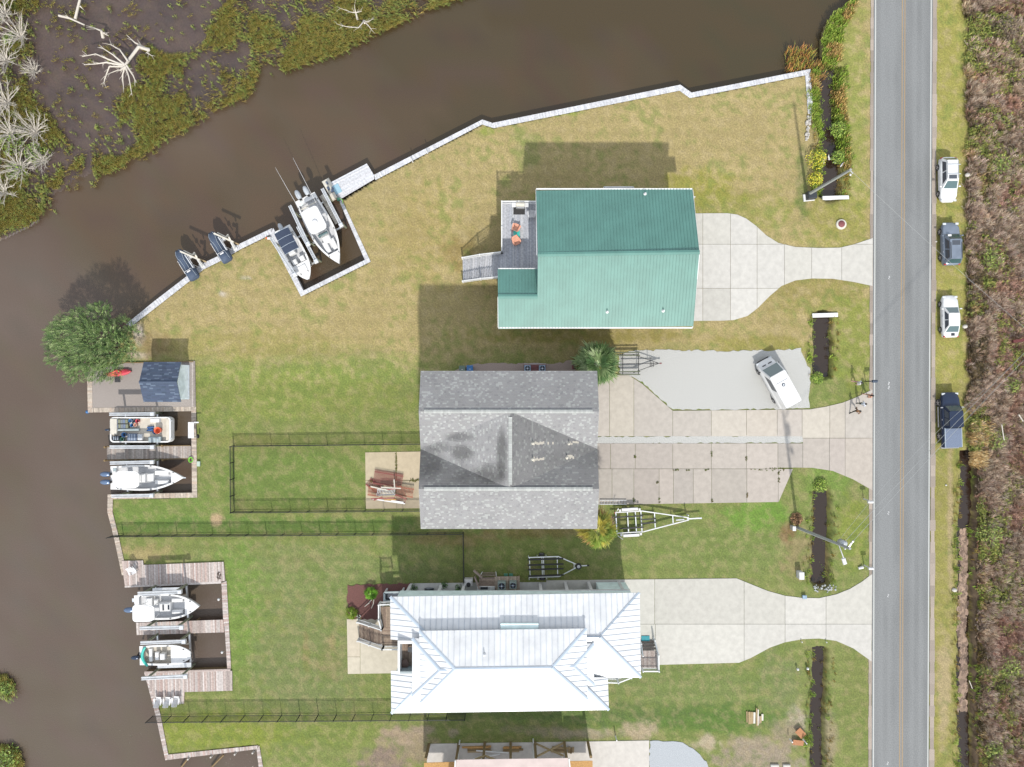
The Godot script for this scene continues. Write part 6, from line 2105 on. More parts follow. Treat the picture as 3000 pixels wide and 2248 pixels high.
func build_cars() -> void:
	var st: SurfaceTool
	var at := func(px0: float, py0: float, px1: float, py1: float, h: float) -> Array:   # rear and front of the car as measured at a height
		var a := P(px0, py0, h)
		var b := P(px1, py1, h)
		var c := (a + b) * 0.5
		return [Vector3(c.x, 0.02, c.z), atan2(-(b - a).z, (b - a).x)]
	# white estate car, nose to the south
	var q: Array = at.call(2779, 461, 2781, 591, 0.8)
	var t := thing("parked_car", "white parked estate car with roof bars and a sunroof, northernmost on the verge", "car", q[0], q[1])
	var L := 4.75
	var W := 1.82
	car_body(t, "paint_white", [[-L / 2, 0.72, 0.35, 0.85], [-L / 2 + 0.12, 0.9, 0.25, 0.95], [-1.6, 1.0, 0.22, 0.98], [0, 1.0, 0.22, 0.96], [1.0, 1.0, 0.22, 0.93], [1.8, 0.96, 0.22, 0.84], [L / 2 - 0.15, 0.80, 0.25, 0.70], [L / 2, 0.60, 0.32, 0.58]], W)
	cabin(t, "paint_white", [-2.25, -1.85, 0.30, 1.05], [0.82, 0.62], 0.94, 1.47)
	for x in [-1.42, 1.42]:
		for s in [-1.0, 1.0]: wheel(t, Vector3(x, 0.33, s * 0.82), 0.34)
	car_details(t, "paint_white", L, W, 0.72, 0.80)
	for s in [-1.0, 1.0]:
		st = mb()
		bar(st, Vector3(-1.75, 1.55, s * 0.58), Vector3(0.1, 1.55, s * 0.58), 0.04, 0.04)
		part(st, "roof_rail", "rim", t)
	for x in [-1.35, -0.35]:
		st = mb()
		bar(st, Vector3(x, 1.60, -0.78), Vector3(x, 1.60, 0.66), 0.06, 0.03)
		part(st, "roof_bar", "aluminium", t)
	block(t, "sunroof", "dark_glass", Vector3(-0.08, 1.505, 0), Vector3(0.42, 0.02, 0.85), 0.005)
	# grey hatchback, nose to the north
	q = at.call(2789, 779, 2786, 649, 0.85)
	t = thing("parked_car", "grey parked hatchback with a dark sunroof and paper on its windshield", "car", q[0], q[1])
	L = 4.6
	W = 1.86
	car_body(t, "paint_grey", [[-L / 2, 0.70, 0.38, 0.90], [-L / 2 + 0.14, 0.88, 0.28, 1.05], [-1.5, 1.0, 0.24, 1.06], [0, 1.0, 0.24, 1.03], [0.9, 1.0, 0.24, 1.00], [1.7, 0.97, 0.24, 0.93], [L / 2 - 0.18, 0.82, 0.28, 0.78], [L / 2, 0.58, 0.36, 0.62]], W)
	cabin(t, "paint_grey", [-2.15, -1.75, 0.32, 1.0], [0.85, 0.64], 1.02, 1.62)
	for x in [-1.40, 1.38]:
		for s in [-1.0, 1.0]: wheel(t, Vector3(x, 0.35, s * 0.84), 0.36)
	car_details(t, "paint_grey", L, W, 0.80, 0.82)
	block(t, "sunroof", "dark_glass", Vector3(-0.05, 1.655, 0), Vector3(0.5, 0.02, 0.86), 0.005)
	for s in [-1.0, 1.0]:
		st = mb()
		bar(st, Vector3(-1.7, 1.69, s * 0.58), Vector3(0.0, 1.69, s * 0.58), 0.04, 0.04)
		part(st, "roof_rail", "black", t)
	block(t, "paper", "vinyl", Vector3(0.78, 1.30, -0.45), Vector3(0.25, 0.02, 0.38), 0.004)
	# white saloon, nose to the north
	q = at.call(2785, 990, 2783, 865, 0.7)
	t = thing("parked_car", "white parked saloon with a dark square on its boot lid", "car", q[0], q[1])
	L = 4.5
	W = 1.75
	car_body(t, "paint_white", [[-L / 2, 0.72, 0.35, 0.80], [-L / 2 + 0.12, 0.88, 0.25, 0.90], [-1.5, 0.98, 0.22, 0.95], [0, 1.0, 0.22, 0.93], [1.0, 1.0, 0.22, 0.90], [1.7, 0.96, 0.22, 0.84], [L / 2 - 0.15, 0.82, 0.25, 0.70], [L / 2, 0.62, 0.32, 0.58]], W)
	cabin(t, "paint_white", [-1.72, -1.05, 0.28, 0.98], [0.78, 0.57], 0.92, 1.40)
	for x in [-1.36, 1.36]:
		for s in [-1.0, 1.0]: wheel(t, Vector3(x, 0.31, s * 0.79), 0.32)
	car_details(t, "paint_white", L, W, 0.70, 0.80)
	block(t, "boot_sticker", "fan_dark", Vector3(-1.95, 0.955, 0.1), Vector3(0.3, 0.02, 0.38), 0.004)
	# navy pick-up, nose to the north
	q = at.call(2789, 1313, 2784, 1148, 0.9)
	t = thing("pickup_truck", "dark navy pickup truck with a slate bed cover parked on the verge", "pickup truck", q[0], q[1])
	L = 5.9
	W = 1.98
	car_body(t, "paint_navy", [[-L / 2, 0.94, 0.5, 1.12], [-L / 2 + 0.1, 0.98, 0.45, 1.15], [-0.6, 1.0, 0.42, 1.15], [0.6, 1.0, 0.42, 1.13], [1.3, 1.0, 0.42, 1.12], [2.2, 0.96, 0.42, 1.05], [L / 2 - 0.2, 0.84, 0.45, 0.92], [L / 2, 0.66, 0.5, 0.80]], W)
	cabin(t, "paint_navy", [-0.82, -0.72, 0.95, 1.55], [0.90, 0.72], 1.12, 1.80)
	for x in [-1.75, 1.85]:
		for s in [-1.0, 1.0]: wheel(t, Vector3(x, 0.40, s * 0.92), 0.41, 0.27)
	car_details(t, "rim", L, W, 0.85, 1.35)
	st = mb()
	bevel_box(st, Vector3(-1.90, 1.20, 0), Vector3(2.05, 0.14, 1.70), 0.03)
	part(st, "bed_cover", "bed_cover", t)
	for s in [-1.0, 1.0]:
		st = mb()
		bar(st, Vector3(-2.9, 1.20, s * 0.88), Vector3(-0.85, 1.20, s * 0.88), 0.05, 0.12)
		part(st, "bed_rail", "seam", t)
		st = mb()
		bar(st, Vector3(-0.8, 0.42, s * 1.06), Vector3(1.4, 0.42, s * 1.06), 0.12, 0.05)
		part(st, "running_board", "rim", t)
	block(t, "bumper", "rim", Vector3(-L / 2 - 0.05, 0.55, 0), Vector3(0.18, 0.2, 1.9), 0.04)
	# white van in the gravel pad
	q = at.call(2316, 1184, 2245, 1055, 1.6)
	t = thing("delivery_van", "white high roofed van with a round roof vent parked on the gravel", "van", q[0], q[1])
	L = 5.45
	W = 2.05
	car_body(t, "paint_white", [[-L / 2, 0.96, 0.4, 1.5], [-L / 2 + 0.08, 0.99, 0.35, 1.55], [0, 1.0, 0.32, 1.55], [1.4, 1.0, 0.32, 1.5], [1.9, 0.98, 0.32, 1.28], [2.35, 0.92, 0.32, 1.05], [L / 2 - 0.12, 0.78, 0.36, 0.85], [L / 2, 0.6, 0.4, 0.7]], W)
	cabin(t, "paint_white", [-2.71, -2.66, 0.95, 1.95], [1.0, 0.90], 1.45, 2.5, false, 0.5)
	for x in [-1.75, 1.75]:
		for s in [-1.0, 1.0]: wheel(t, Vector3(x, 0.34, s * 0.93), 0.35)
	car_details(t, "black", L, W, 0.8, 1.75)
	st = mb()
	lathe(st, Vector3(-0.35, 2.54, 0.0), [Vector2(0.17, 0), Vector2(0.17, 0.06), Vector2(0.10, 0.06)], 16)
	part(st, "roof_vent", "engine_black", t)
	st = mb()
	cyl(st, Vector3(-0.35, 2.54, 0), 0.10, 0.05, 12)
	part(st, "vent_cap", "lamp_clear", t)
	block(t, "roof_fairing", "vinyl", Vector3(0.0, 2.56, 0), Vector3(0.14, 0.07, 1.3), 0.03)
	for s in [-1.0, 1.0]: block(t, "bonnet_vent", "black", Vector3(2.18, 1.20, s * 0.35), Vector3(0.10, 0.06, 0.42), 0.01)
	block(t, "grille", "black", Vector3(L / 2 - 0.02, 0.62, 0), Vector3(0.12, 0.3, 1.3), 0.03)


# ---------------------------------------------------------------- people
func person(label: String, feet: Vector3, turn: float, cols: Dictionary, stride: float, hair_long := false) -> void:   # facing +x
	var t := thing("person", label, "person", feet, turn)
	var hip := Vector3(0, 0.90, 0)
	var bones := [[Vector3(0, 0.95, 0), Vector3(0, 1.15, 0), 0.13, 0.125, "top"], [Vector3(0, 1.15, 0), Vector3(0.01, 1.38, 0), 0.125, 0.13, "top"], [Vector3(0, 1.40, -0.14), Vector3(0, 1.40, 0.14), 0.075, 0.075, "top"], [Vector3(0.01, 1.42, 0), Vector3(0.02, 1.54, 0), 0.055, 0.05, "skin"],
		[Vector3(0.03, 1.62, 0), Vector3(0.04, 1.66, 0), 0.088, 0.095, "skin"], [Vector3(0.12, 1.61, 0), Vector3(0.145, 1.60, 0), 0.018, 0.012, "skin"], [Vector3(0.02, 1.62, -0.09), Vector3(0.02, 1.64, -0.095), 0.02, 0.02, "skin"], [Vector3(0.02, 1.62, 0.09), Vector3(0.02, 1.64, 0.095), 0.02, 0.02, "skin"]]
	var hands := []
	for s in [-1.0, 1.0]:
		var f: float = stride * s
		var knee := Vector3(0.05 + f * 0.22, 0.50, s * 0.10)
		var foot := Vector3(f * 0.42 - 0.02, 0.09, s * 0.10)
		bones.append([Vector3(0, 0.92, s * 0.085), knee, 0.095, 0.065, "legs"])
		bones.append([knee, foot, 0.062, 0.042, "legs"])
		bones.append([foot + Vector3(-0.03, -0.04, 0), foot + Vector3(0.17, -0.05, 0), 0.045, 0.038, "shoes"])
		var elbow := Vector3(-f * 0.16, 1.14, s * 0.25)
		var wrist := Vector3(-f * 0.22 + 0.12, 0.93, s * 0.25)
		bones.append([Vector3(0, 1.41, s * 0.18), elbow, 0.058, 0.045, "top"])
		bones.append([elbow, wrist, 0.042, 0.030, "skin"])
		bones.append([wrist, wrist + Vector3(0.03, -0.08, 0), 0.030, 0.034, "skin"])
		hands.append(wrist + Vector3(0.03, -0.08, 0))
	var cell := 0.026
	var lo := Vector3(-0.75, -0.04, -0.42)
	var n := Vector3i(58, 70, 33)
	var field := PackedFloat32Array()
	field.resize(n.x * n.y * n.z)
	field.fill(1.0)
	var near := PackedFloat32Array()
	near.resize(field.size())
	near.fill(1.0)
	var who := PackedByteArray()
	who.resize(field.size())
	for bi in bones.size():
		var b: Array = bones[bi]
		var r: float = maxf(b[2], b[3]) + 0.08
		var mn := (Vector3(minf(b[0].x, b[1].x), minf(b[0].y, b[1].y), minf(b[0].z, b[1].z)) - Vector3.ONE * r - lo) / cell
		var mx := (Vector3(maxf(b[0].x, b[1].x), maxf(b[0].y, b[1].y), maxf(b[0].z, b[1].z)) + Vector3.ONE * r - lo) / cell
		for z in range(maxi(0, int(mn.z)), mini(n.z - 1, int(mx.z)) + 1):
			for y in range(maxi(0, int(mn.y)), mini(n.y - 1, int(mx.y)) + 1):
				for x in range(maxi(0, int(mn.x)), mini(n.x - 1, int(mx.x)) + 1):
					var p := lo + Vector3(x, y, z) * cell
					var ab: Vector3 = b[1] - b[0]
					var u := clampf((p - b[0]).dot(ab) / maxf(ab.length_squared(), 0.00001), 0.0, 1.0)
					var d: float = p.distance_to(b[0] + ab * u) - lerpf(b[2], b[3], u)
					var k := (z * n.y + y) * n.x + x
					var o := field[k]
					var hh := maxf(0.03 - absf(o - d), 0.0) / 0.03
					field[k] = minf(o, d) - hh * hh * 0.0075
					if d < near[k]:
						near[k] = d
						who[k] = bi
	var vert := {}
	var st := mb()
	st.set_smooth_group(1)
	var at := func(c: Vector3i) -> Vector3:
		if vert.has(c): return vert[c]
		var sum := Vector3.ZERO
		var cnt := 0
		for e in [[0, 1], [2, 3], [4, 5], [6, 7], [0, 2], [1, 3], [4, 6], [5, 7], [0, 4], [1, 5], [2, 6], [3, 7]]:
			var pa := c + Vector3i(e[0] & 1, (e[0] >> 1) & 1, e[0] >> 2)
			var pb := c + Vector3i(e[1] & 1, (e[1] >> 1) & 1, e[1] >> 2)
			var fa := field[(pa.z * n.y + pa.y) * n.x + pa.x]
			var fb := field[(pb.z * n.y + pb.y) * n.x + pb.x]
			if (fa < 0.0) != (fb < 0.0):
				sum += Vector3(pa).lerp(Vector3(pb), fa / (fa - fb))
				cnt += 1
		vert[c] = lo + sum / maxf(cnt, 1) * cell
		return vert[c]
	for z in range(1, n.z - 1):
		for y in range(1, n.y - 1):
			for x in range(1, n.x - 1):
				var k := (z * n.y + y) * n.x + x
				for ax in 3:
					var k2: int = k + [1, n.x, n.x * n.y][ax]
					if (field[k] < 0.0) == (field[k2] < 0.0): continue
					var u := Vector3i.ZERO
					u[(ax + 1) % 3] = 1
					var v := Vector3i.ZERO
					v[(ax + 2) % 3] = 1
					var c := Vector3i(x, y, z)
					var dir := Vector3.ZERO
					dir[ax] = 1.0 if field[k] < 0.0 else -1.0
					var nm: String = bones[who[k] if field[k] < 0.0 else who[k2]][4]
					st.set_color(cols[nm])
					face(st, [at.call(c), at.call(c - u), at.call(c - u - v), at.call(c - v)], dir)
	st.set_color(cols.skin)
	for h in hands:
		for f in 5:
			var off := Vector3(0.0, -0.02, (f - 2) * 0.016) if f < 4 else Vector3(0.035, 0.02, 0)
			var tip := off + (Vector3(0.012, -0.06 - 0.012 * (2 - absf(f - 1.5)), (f - 1.5) * 0.004) if f < 4 else Vector3(0.03, -0.04, 0))
			tube(st, [h + off, h + (off + tip) * 0.5 + Vector3(0.004, 0, 0), h + tip + Vector3(-0.008, 0, 0)], [0.010, 0.009, 0.007], 5)
	part(st, "body", "body", t)
	st = mb()
	lathe(st, Vector3(0.025, 1.62, 0), [Vector2(0.104, 0.0), Vector2(0.110, 0.05), Vector2(0.095, 0.105), Vector2(0.05, 0.14), Vector2(0, 0.15)], 12, 1.05, 0.95)
	if hair_long: tube(st, [Vector3(-0.07, 1.66, 0), Vector3(-0.10, 1.5, 0), Vector3(-0.12, 1.32, 0)], [0.07, 0.085, 0.04], 8)
	part(st, "hair", "hair", t)


func build_people() -> void:
	person("person in a white top and pink patterned trousers walking on the grass by the road", P(2502, 1122, 0), -0.3, {"top": A("dfe2e8"), "legs": A("d8a4a4"), "shoes": A("e6d0a8"), "skin": A("d8a888")}, 0.7)
	person("person with long dark hair in a peach dress walking at the driveway's road edge", P(2534, 1159, 0), -0.2, {"top": A("dba68e"), "legs": A("d0a898"), "shoes": A("3a3434"), "skin": A("dcae92")}, 0.8, true)
	person("person in a pale blue shirt and dark trousers on the driveway", P(2514, 1183, 0), 0.4, {"top": A("d6dfee"), "legs": A("3c4438"), "shoes": A("6a6a70"), "skin": A("cf9f80")}, 0.4)
	person("person in a brown jacket and black trousers striding across the driveway", P(2498, 1204, 0), 0.9, {"top": A("8e6a4e"), "legs": A("2e302c"), "shoes": A("262626"), "skin": A("caa080")}, 1.0)


# ---------------------------------------------------------------- plants
func blade_mesh(n: int, spread: float, h: float, w: float, lean: Vector3, cols: Array) -> ArrayMesh:   # a clump of pointed leaves
	var st := mb()
	for k in n:
		st.set_color(jit(A(cols[rng.randi() % cols.size()]) * 1.38, 0.3))
		var b := Vector3(rng.randf_range(-1, 1), 0, rng.randf_range(-1, 1)) * spread
		var tip := b + Vector3(rng.randf_range(-1, 1), 0, rng.randf_range(-1, 1)) * h * 0.45 + lean * h * rng.randf_range(0.5, 1.2) + Vector3(0, h * rng.randf_range(0.6, 1.1), 0)
		var side := Vector3(tip.z - b.z, 0, b.x - tip.x).normalized() * w
		var mid := b.lerp(tip, 0.55) + Vector3(0, h * 0.12, 0)
		face(st, [b - side * 0.6, b + side * 0.6, mid + side, mid - side], Vector3.UP)
		tri(st, mid - side, mid + side, tip, Vector3.UP)
	return mesh_of(st)


func leaf_mesh(n: int, r: float, h: float, size: float, cols: Array, flatness := 0.5) -> ArrayMesh:   # a rounded tuft of leaves through a volume
	var st := mb()
	for k in n:
		st.set_color(jit(A(cols[rng.randi() % cols.size()]) * 1.45, 0.35))
		var d := Vector3(rng.randf_range(-1, 1), rng.randf_range(0, 1), rng.randf_range(-1, 1))
		while d.length() > 1.0: d = Vector3(rng.randf_range(-1, 1), rng.randf_range(0, 1), rng.randf_range(-1, 1))
		var c := Vector3(d.x * r, d.y * h, d.z * r)
		var u := Vector3(rng.randf_range(-1, 1), rng.randf_range(-0.6, 0.8), rng.randf_range(-1, 1)).normalized() * size * rng.randf_range(0.6, 1.4)
		var v := u.cross(Vector3(rng.randf_range(-1, 1), 1, rng.randf_range(-1, 1))).normalized() * size * flatness
		face(st, [c - u, c - v, c + u, c + v], Vector3.UP)
	return mesh_of(st)


func twig_mesh(n: int, r: float, h: float, w: float, cols: Array) -> ArrayMesh:   # bare dry twigs fanning from one root
	var st := mb()
	for k in n:
		st.set_color(jit(A(cols[rng.randi() % cols.size()]) * 1.38, 0.3))
		var a := rng.randf() * TAU
		var tip := Vector3(cos(a) * r * rng.randf_range(0.3, 1.1), h * rng.randf_range(0.35, 1.0), sin(a) * r * rng.randf_range(0.3, 1.1))
		var b := Vector3(cos(a), 0, sin(a)) * r * 0.1
		for t in [[b, b.lerp(tip, 0.6) + Vector3(0, h * 0.1, 0)], [b.lerp(tip, 0.5), tip], [b.lerp(tip, 0.5), tip.rotated(Vector3.UP, rng.randf_range(-0.5, 0.5)) * 0.9]]:
			var side := Vector3(t[1].z - t[0].z, 0, t[0].x - t[1].x).normalized() * w
			face(st, [t[0] - side, t[0] + side, t[1] + side * 0.4, t[1] - side * 0.4], Vector3.UP)
			face(st, [t[0] - Vector3(0, w, 0), t[0] + Vector3(0, w, 0), t[1]], side)
	return mesh_of(st)


func scatter(called: String, m: ArrayMesh, spots: Array, s0: float, s1: float, label: String, category: String, turn := TAU, material := "leaf") -> void:
	var mm := MultiMesh.new()
	mm.transform_format = MultiMesh.TRANSFORM_3D
	mm.use_colors = true
	mm.mesh = m
	mm.instance_count = spots.size()
	for i in spots.size():
		var s := rng.randf_range(s0, s1)
		mm.set_instance_transform(i, Transform3D(Basis(Vector3.UP, rng.randf_range(-0.5, 0.5) * turn).scaled(Vector3(s, s * rng.randf_range(0.8, 1.2), s)), spots[i]))
		var f := rng.randf_range(0.75, 1.2)
		mm.set_instance_color(i, Color(f * rng.randf_range(0.94, 1.06), f, f * rng.randf_range(0.9, 1.1)))
	var o := MultiMeshInstance3D.new()
	o.name = numbered(called)
	o.multimesh = mm
	o.material_override = M[material]
	add_child(o)
	tag(o, label, category, "", "stuff")


func in_polys(p: Vector2, list: Array) -> bool:
	for g in list:
		if Geometry2D.is_point_in_polygon(p, g): return true
	return false


func build_marsh() -> void:
	var n := FastNoiseLite.new()
	n.seed = 44
	n.frequency = 0.16
	n.fractal_octaves = 3
	var R1 := poly([420, 120, 470, 150, 560, 145, 600, 95, 570, 50, 640, 10, 700, -60, 1450, -60, 1310, 0, 1240, 20, 1157, 64, 1055, 112, 970, 156, 886, 180, 831, 198, 760, 185, 739, 215, 728, 262, 640, 308, 560, 352, 470, 408, 400, 445, 300, 503, 262, 505, 255, 430, 268, 360, 310, 330, 318, 275, 380, 235, 392, 160])
	var R2 := poly([-60, 400, 60, 330, 120, 330, 180, 400, 240, 440, 222, 480, 175, 500, 150, 560, 85, 645, 50, 662, -60, 700])
	var R3 := poly([-60, -60, 95, -60, 100, 60, 80, 150, 60, 240, 95, 300, 150, 350, 60, 420, -60, 440])
	var thin := poly([560, 150, 640, 130, 740, 210, 640, 300, 540, 340, 500, 330, 560, 240])
	var sets := [[], [], []]
	for k in 110000:
		var p := Vector2(rng.randf_range(-60, 0), rng.randf_range(-46, -14))
		if k % 9 == 0: p = Vector2(rng.randf_range(-60, -52), rng.randf_range(28, 48))
		var i := clampi(int(round((p.x - X0) / CELL)), 0, NX - 1)
		var j := clampi(int(round((p.y - Z0) / CELL)), 0, NZ - 1)
		if marsh[j * NX + i] == 0: continue
		var v := n.get_noise_2d(p.x, p.y)
		var d := 0.03
		if in_polys(p, [R1]): d = 0.72 if not in_polys(p, [thin]) else 0.22
		elif in_polys(p, [R2]): d = 0.7
		elif in_polys(p, [R3]): d = 0.5
		elif p.y > 20: d = 0.9
		if rng.randf() > d * clampf(0.70 + v * 1.9, 0.08, 1.0): continue
		var w := 0 if v > -0.02 else (1 if rng.randf() < 0.7 else 2)
		if rng.randf() < 0.25: w = 2
		sets[w].append(Vector3(p.x, -0.72, p.y))
	var lean := Vector3(0.75, 0, 0.5)
	scatter("marsh_grass", blade_mesh(13, 0.24, 0.62, 0.026, lean, ["b8aa54", "a89c48", "c6b866", "98904a", "b09c58", "8f8c4a"]), sets[0], 0.55, 1.15, "dense yellow green marsh grass across the canal", "marsh grass", 0.9)
	scatter("marsh_grass", blade_mesh(9, 0.26, 0.6, 0.024, lean, ["8a7f4a", "776c3c", "a08c48", "6d6a34"]), sets[1], 0.55, 1.1, "thin olive brown marsh grass standing in the shallow water", "marsh grass", 0.9)
	scatter("marsh_grass", blade_mesh(10, 0.25, 0.65, 0.026, lean, ["8a9a4c", "9aa452", "788a44", "a8aa5c"]), sets[2], 0.55, 1.1, "fresh green marsh grass scattered through the marsh", "marsh grass", 0.9)


func dead_tree(called: String, label: String, root: Vector3, limbs: Array, trunk_r: float, seed_n: int, twigs := 3) -> void:   # limbs: paths of points, the first is the trunk
	var t := thing(called, label, "dead tree", Vector3(root.x, -0.75, root.z), 0.0)
	var g := RandomNumberGenerator.new()
	g.seed = seed_n
	for i in limbs.size():
		var st := mb()
		st.set_color(jit(Color.WHITE, 0.12))
		var path: Array = limbs[i]
		var r0 := trunk_r if i == 0 else trunk_r * 0.5
		var radii := []
		for k in path.size(): radii.append(lerpf(r0, r0 * (0.6 if i == 0 else 0.25), float(k) / maxf(path.size() - 1, 1)))
		tube(st, path, radii, 6)
		for k in range(1, path.size()):
			if i == 0 and limbs.size() > 1: break
			for w in twigs:
				var a: Vector3 = path[k - 1].lerp(path[k], g.randf())
				var d: Vector3 = (path[k] - path[k - 1]).normalized()
				var o := Vector3(g.randf_range(-1, 1), g.randf_range(-0.1, 0.8), g.randf_range(-1, 1))
				var e := a + (d * 0.9 + o * 0.8).normalized() * g.randf_range(0.3, 0.9)
				tube(st, [a, a.lerp(e, 0.5) + Vector3(0, 0.05, 0), e], [r0 * 0.28, r0 * 0.18, r0 * 0.08], 4, false)
		wpart(st, "trunk" if i == 0 else "branch", "dead_wood", t)


func fan_tree(label: String, px: float, py: float, r: float, h: float, limbs: int, seed_n: int, from_a := 0.0, to_a := TAU) -> void:   # a bare crown of pale branches seen from above
	var g := RandomNumberGenerator.new()
	g.seed = seed_n
	var root := P(px, py, 0.0) - Vector3(0, 0.7, 0)
	var list := [[root, root + Vector3(0, h * 0.4, 0)]]
	limbs += 5
	for k in limbs:
		var a := lerpf(from_a, to_a, (k + g.randf() * 0.7) / limbs)
		var d := Vector3(cos(a), 0, sin(a))
		var m := root + d * r * 0.4 + Vector3(0, h * g.randf_range(0.4, 0.6), 0)
		list.append([root + Vector3(0, h * 0.2, 0), m, m + d.rotated(Vector3.UP, g.randf_range(-0.4, 0.4)) * r * g.randf_range(0.4, 0.75) + Vector3(0, h * 0.25, 0)])
	dead_tree("dead_tree", label, root, list, 0.13, seed_n, 11)


func build_dead_trees() -> void:
	var b := func(px: float, py: float, h: float) -> Vector3: return P(px, py, h)
	var f := func(list: Array) -> Array: return list.map(func(q): return P(q[0], q[1], q[2]))
	dead_tree("fallen_tree", "bleached dead tree with a broad fan of bare branches leaning over the marsh", P(428, 148), [f.call([[437, 146, 0.0], [405, 138, 0.7], [380, 172, 1.2], [366, 192, 1.5]]), f.call([[437, 146, 0.0], [395, 125, 0.4], [372, 104, 0.3]]), f.call([[437, 146, 0.0], [430, 155, 0.2], [446, 164, 0.1]]),
		f.call([[366, 192, 1.5], [320, 175, 1.8], [280, 158, 1.7], [240, 166, 1.5]]), f.call([[366, 190, 1.5], [330, 160, 1.9], [294, 137, 1.8]]), f.call([[375, 180, 1.5], [350, 145, 1.8], [320, 129, 1.6]]), f.call([[366, 192, 1.5], [310, 183, 1.7], [282, 187, 1.4], [246, 190, 1.2]]), f.call([[362, 195, 1.5], [320, 195, 1.5], [306, 232, 1.2], [304, 243, 1.0]]),
		f.call([[366, 195, 1.5], [352, 206, 1.6], [346, 205, 1.4], [318, 216, 1.3]]), f.call([[366, 195, 1.5], [377, 225, 1.4], [386, 278, 1.0]]), f.call([[366, 195, 1.5], [358, 222, 1.2], [362, 262, 0.8]]), f.call([[370, 192, 1.5], [390, 222, 1.3], [398, 243, 0.9]])], 0.22, 3)
	dead_tree("dead_tree", "white forked dead tree with three bare arms at the grassy canal edge", P(1066, 62), [f.call([[1066, 62, 0.0], [1068, 68, 1.2]]), f.call([[1066, 62, 0.8], [1050, 81, 1.8], [1015, 78, 1.7], [988, 71, 1.4]]), f.call([[1066, 62, 0.8], [1078, 64, 1.5], [1096, 53, 1.6]]), f.call([[1066, 62, 0.8], [1080, 76, 1.3], [1092, 92, 1.0]])], 0.15, 5)
	dead_tree("dead_tree", "white forked dead tree north of the three armed one at the canal edge", P(1048, 55), [f.call([[1047, 56, 0.0], [1042, 37, 1.0]]), f.call([[1042, 37, 1.0], [1030, 36, 1.4], [996, 24, 1.2]]), f.call([[1042, 37, 1.0], [1038, 18, 1.4]]), f.call([[1042, 37, 1.0], [1060, 33, 1.3]])], 0.13, 6)
	dead_tree("fallen_log", "straight pale dead trunk lying down from the top edge of the marsh", P(222, 54), [f.call([[220, 56, 0.1], [232, 5, 0.4], [238, -30, 0.5]]), f.call([[234, 18, 0.4], [244, 28, 0.3]])], 0.16, 7, 1)
	dead_tree("fallen_log", "short rough dead log lying across the marsh below the straight trunk", P(230, 62), [f.call([[172, 46, 0.1], [205, 54, 0.2], [247, 73, 0.2]]), f.call([[205, 54, 0.2], [190, 44, 0.4]])], 0.13, 8, 3)
	dead_tree("dead_stump", "broken grey stump with roots in the marsh right of the short log", P(298, 100), [f.call([[302, 110, 0.0], [296, 90, 0.6]]), f.call([[296, 90, 0.5], [268, 79, 0.3]]), f.call([[298, 95, 0.4], [318, 105, 0.2]])], 0.2, 9, 4)
	for q in [["pale bare dead tree in the top left corner", 12, 40, 2.2, 2.6, 9, 11], ["pale dead tree with a thick leaning trunk below the corner tree", 55, 105, 2.0, 2.2, 8, 12], ["tangled pale dead tree on the left edge above the green bank", 14, 175, 1.9, 2.0, 9, 13], ["pale dead tree on the left edge at the middle of the marsh bank", 18, 300, 2.2, 2.4, 10, 14],
			["bushy grey dead crown over the green bank", 100, 385, 2.0, 2.0, 12, 15], ["feathery grey dead tree left of the bushy grey crown", 28, 390, 2.3, 2.2, 10, 16], ["drooping pale dead tree near the lower end of the bank", 55, 490, 1.9, 1.6, 9, 17], ["small pale dead tree right of the drooping one", 118, 470, 1.2, 1.3, 6, 18], ["lowest pale dead tree on the left edge by the canal", 8, 560, 1.6, 1.6, 7, 19], ["short pale dead snag standing alone beside the left bank", 95, 205, 0.9, 1.2, 4, 20]]:
		fan_tree(q[0], q[1], q[2], q[3], q[4], q[5], q[6])
	for q in [[28, 420, 1.5, "leafy green shrub under the feathery dead tree on the bank"], [95, 445, 1.3, "leafy green shrub below the bushy grey dead crown"], [40, 500, 1.2, "pale green shrub beside the drooping dead tree"], [20, 110, 0.9, "small green shrub between the dead trees of the corner"], [15, 2225, 1.4, "dark shrub in the water in the bottom left corner"], [8, 2020, 0.9, "small yellow green shrub on the left edge in the canal"]]:
		var t := thing("shrub", q[3], "shrub", P(q[0], q[1], 0.0) - Vector3(0, 0.7, 0))
		part(leaf_mesh(420, q[2], q[2] * 0.8, 0.13, ["5f7a30", "7d9440", "4d6628", "8c9c50"]), "foliage", "leaf", t)
		part(twig_mesh(16, q[2] * 0.9, q[2] * 0.9, 0.02, ["8a7f70"]), "stem", "leaf", t)


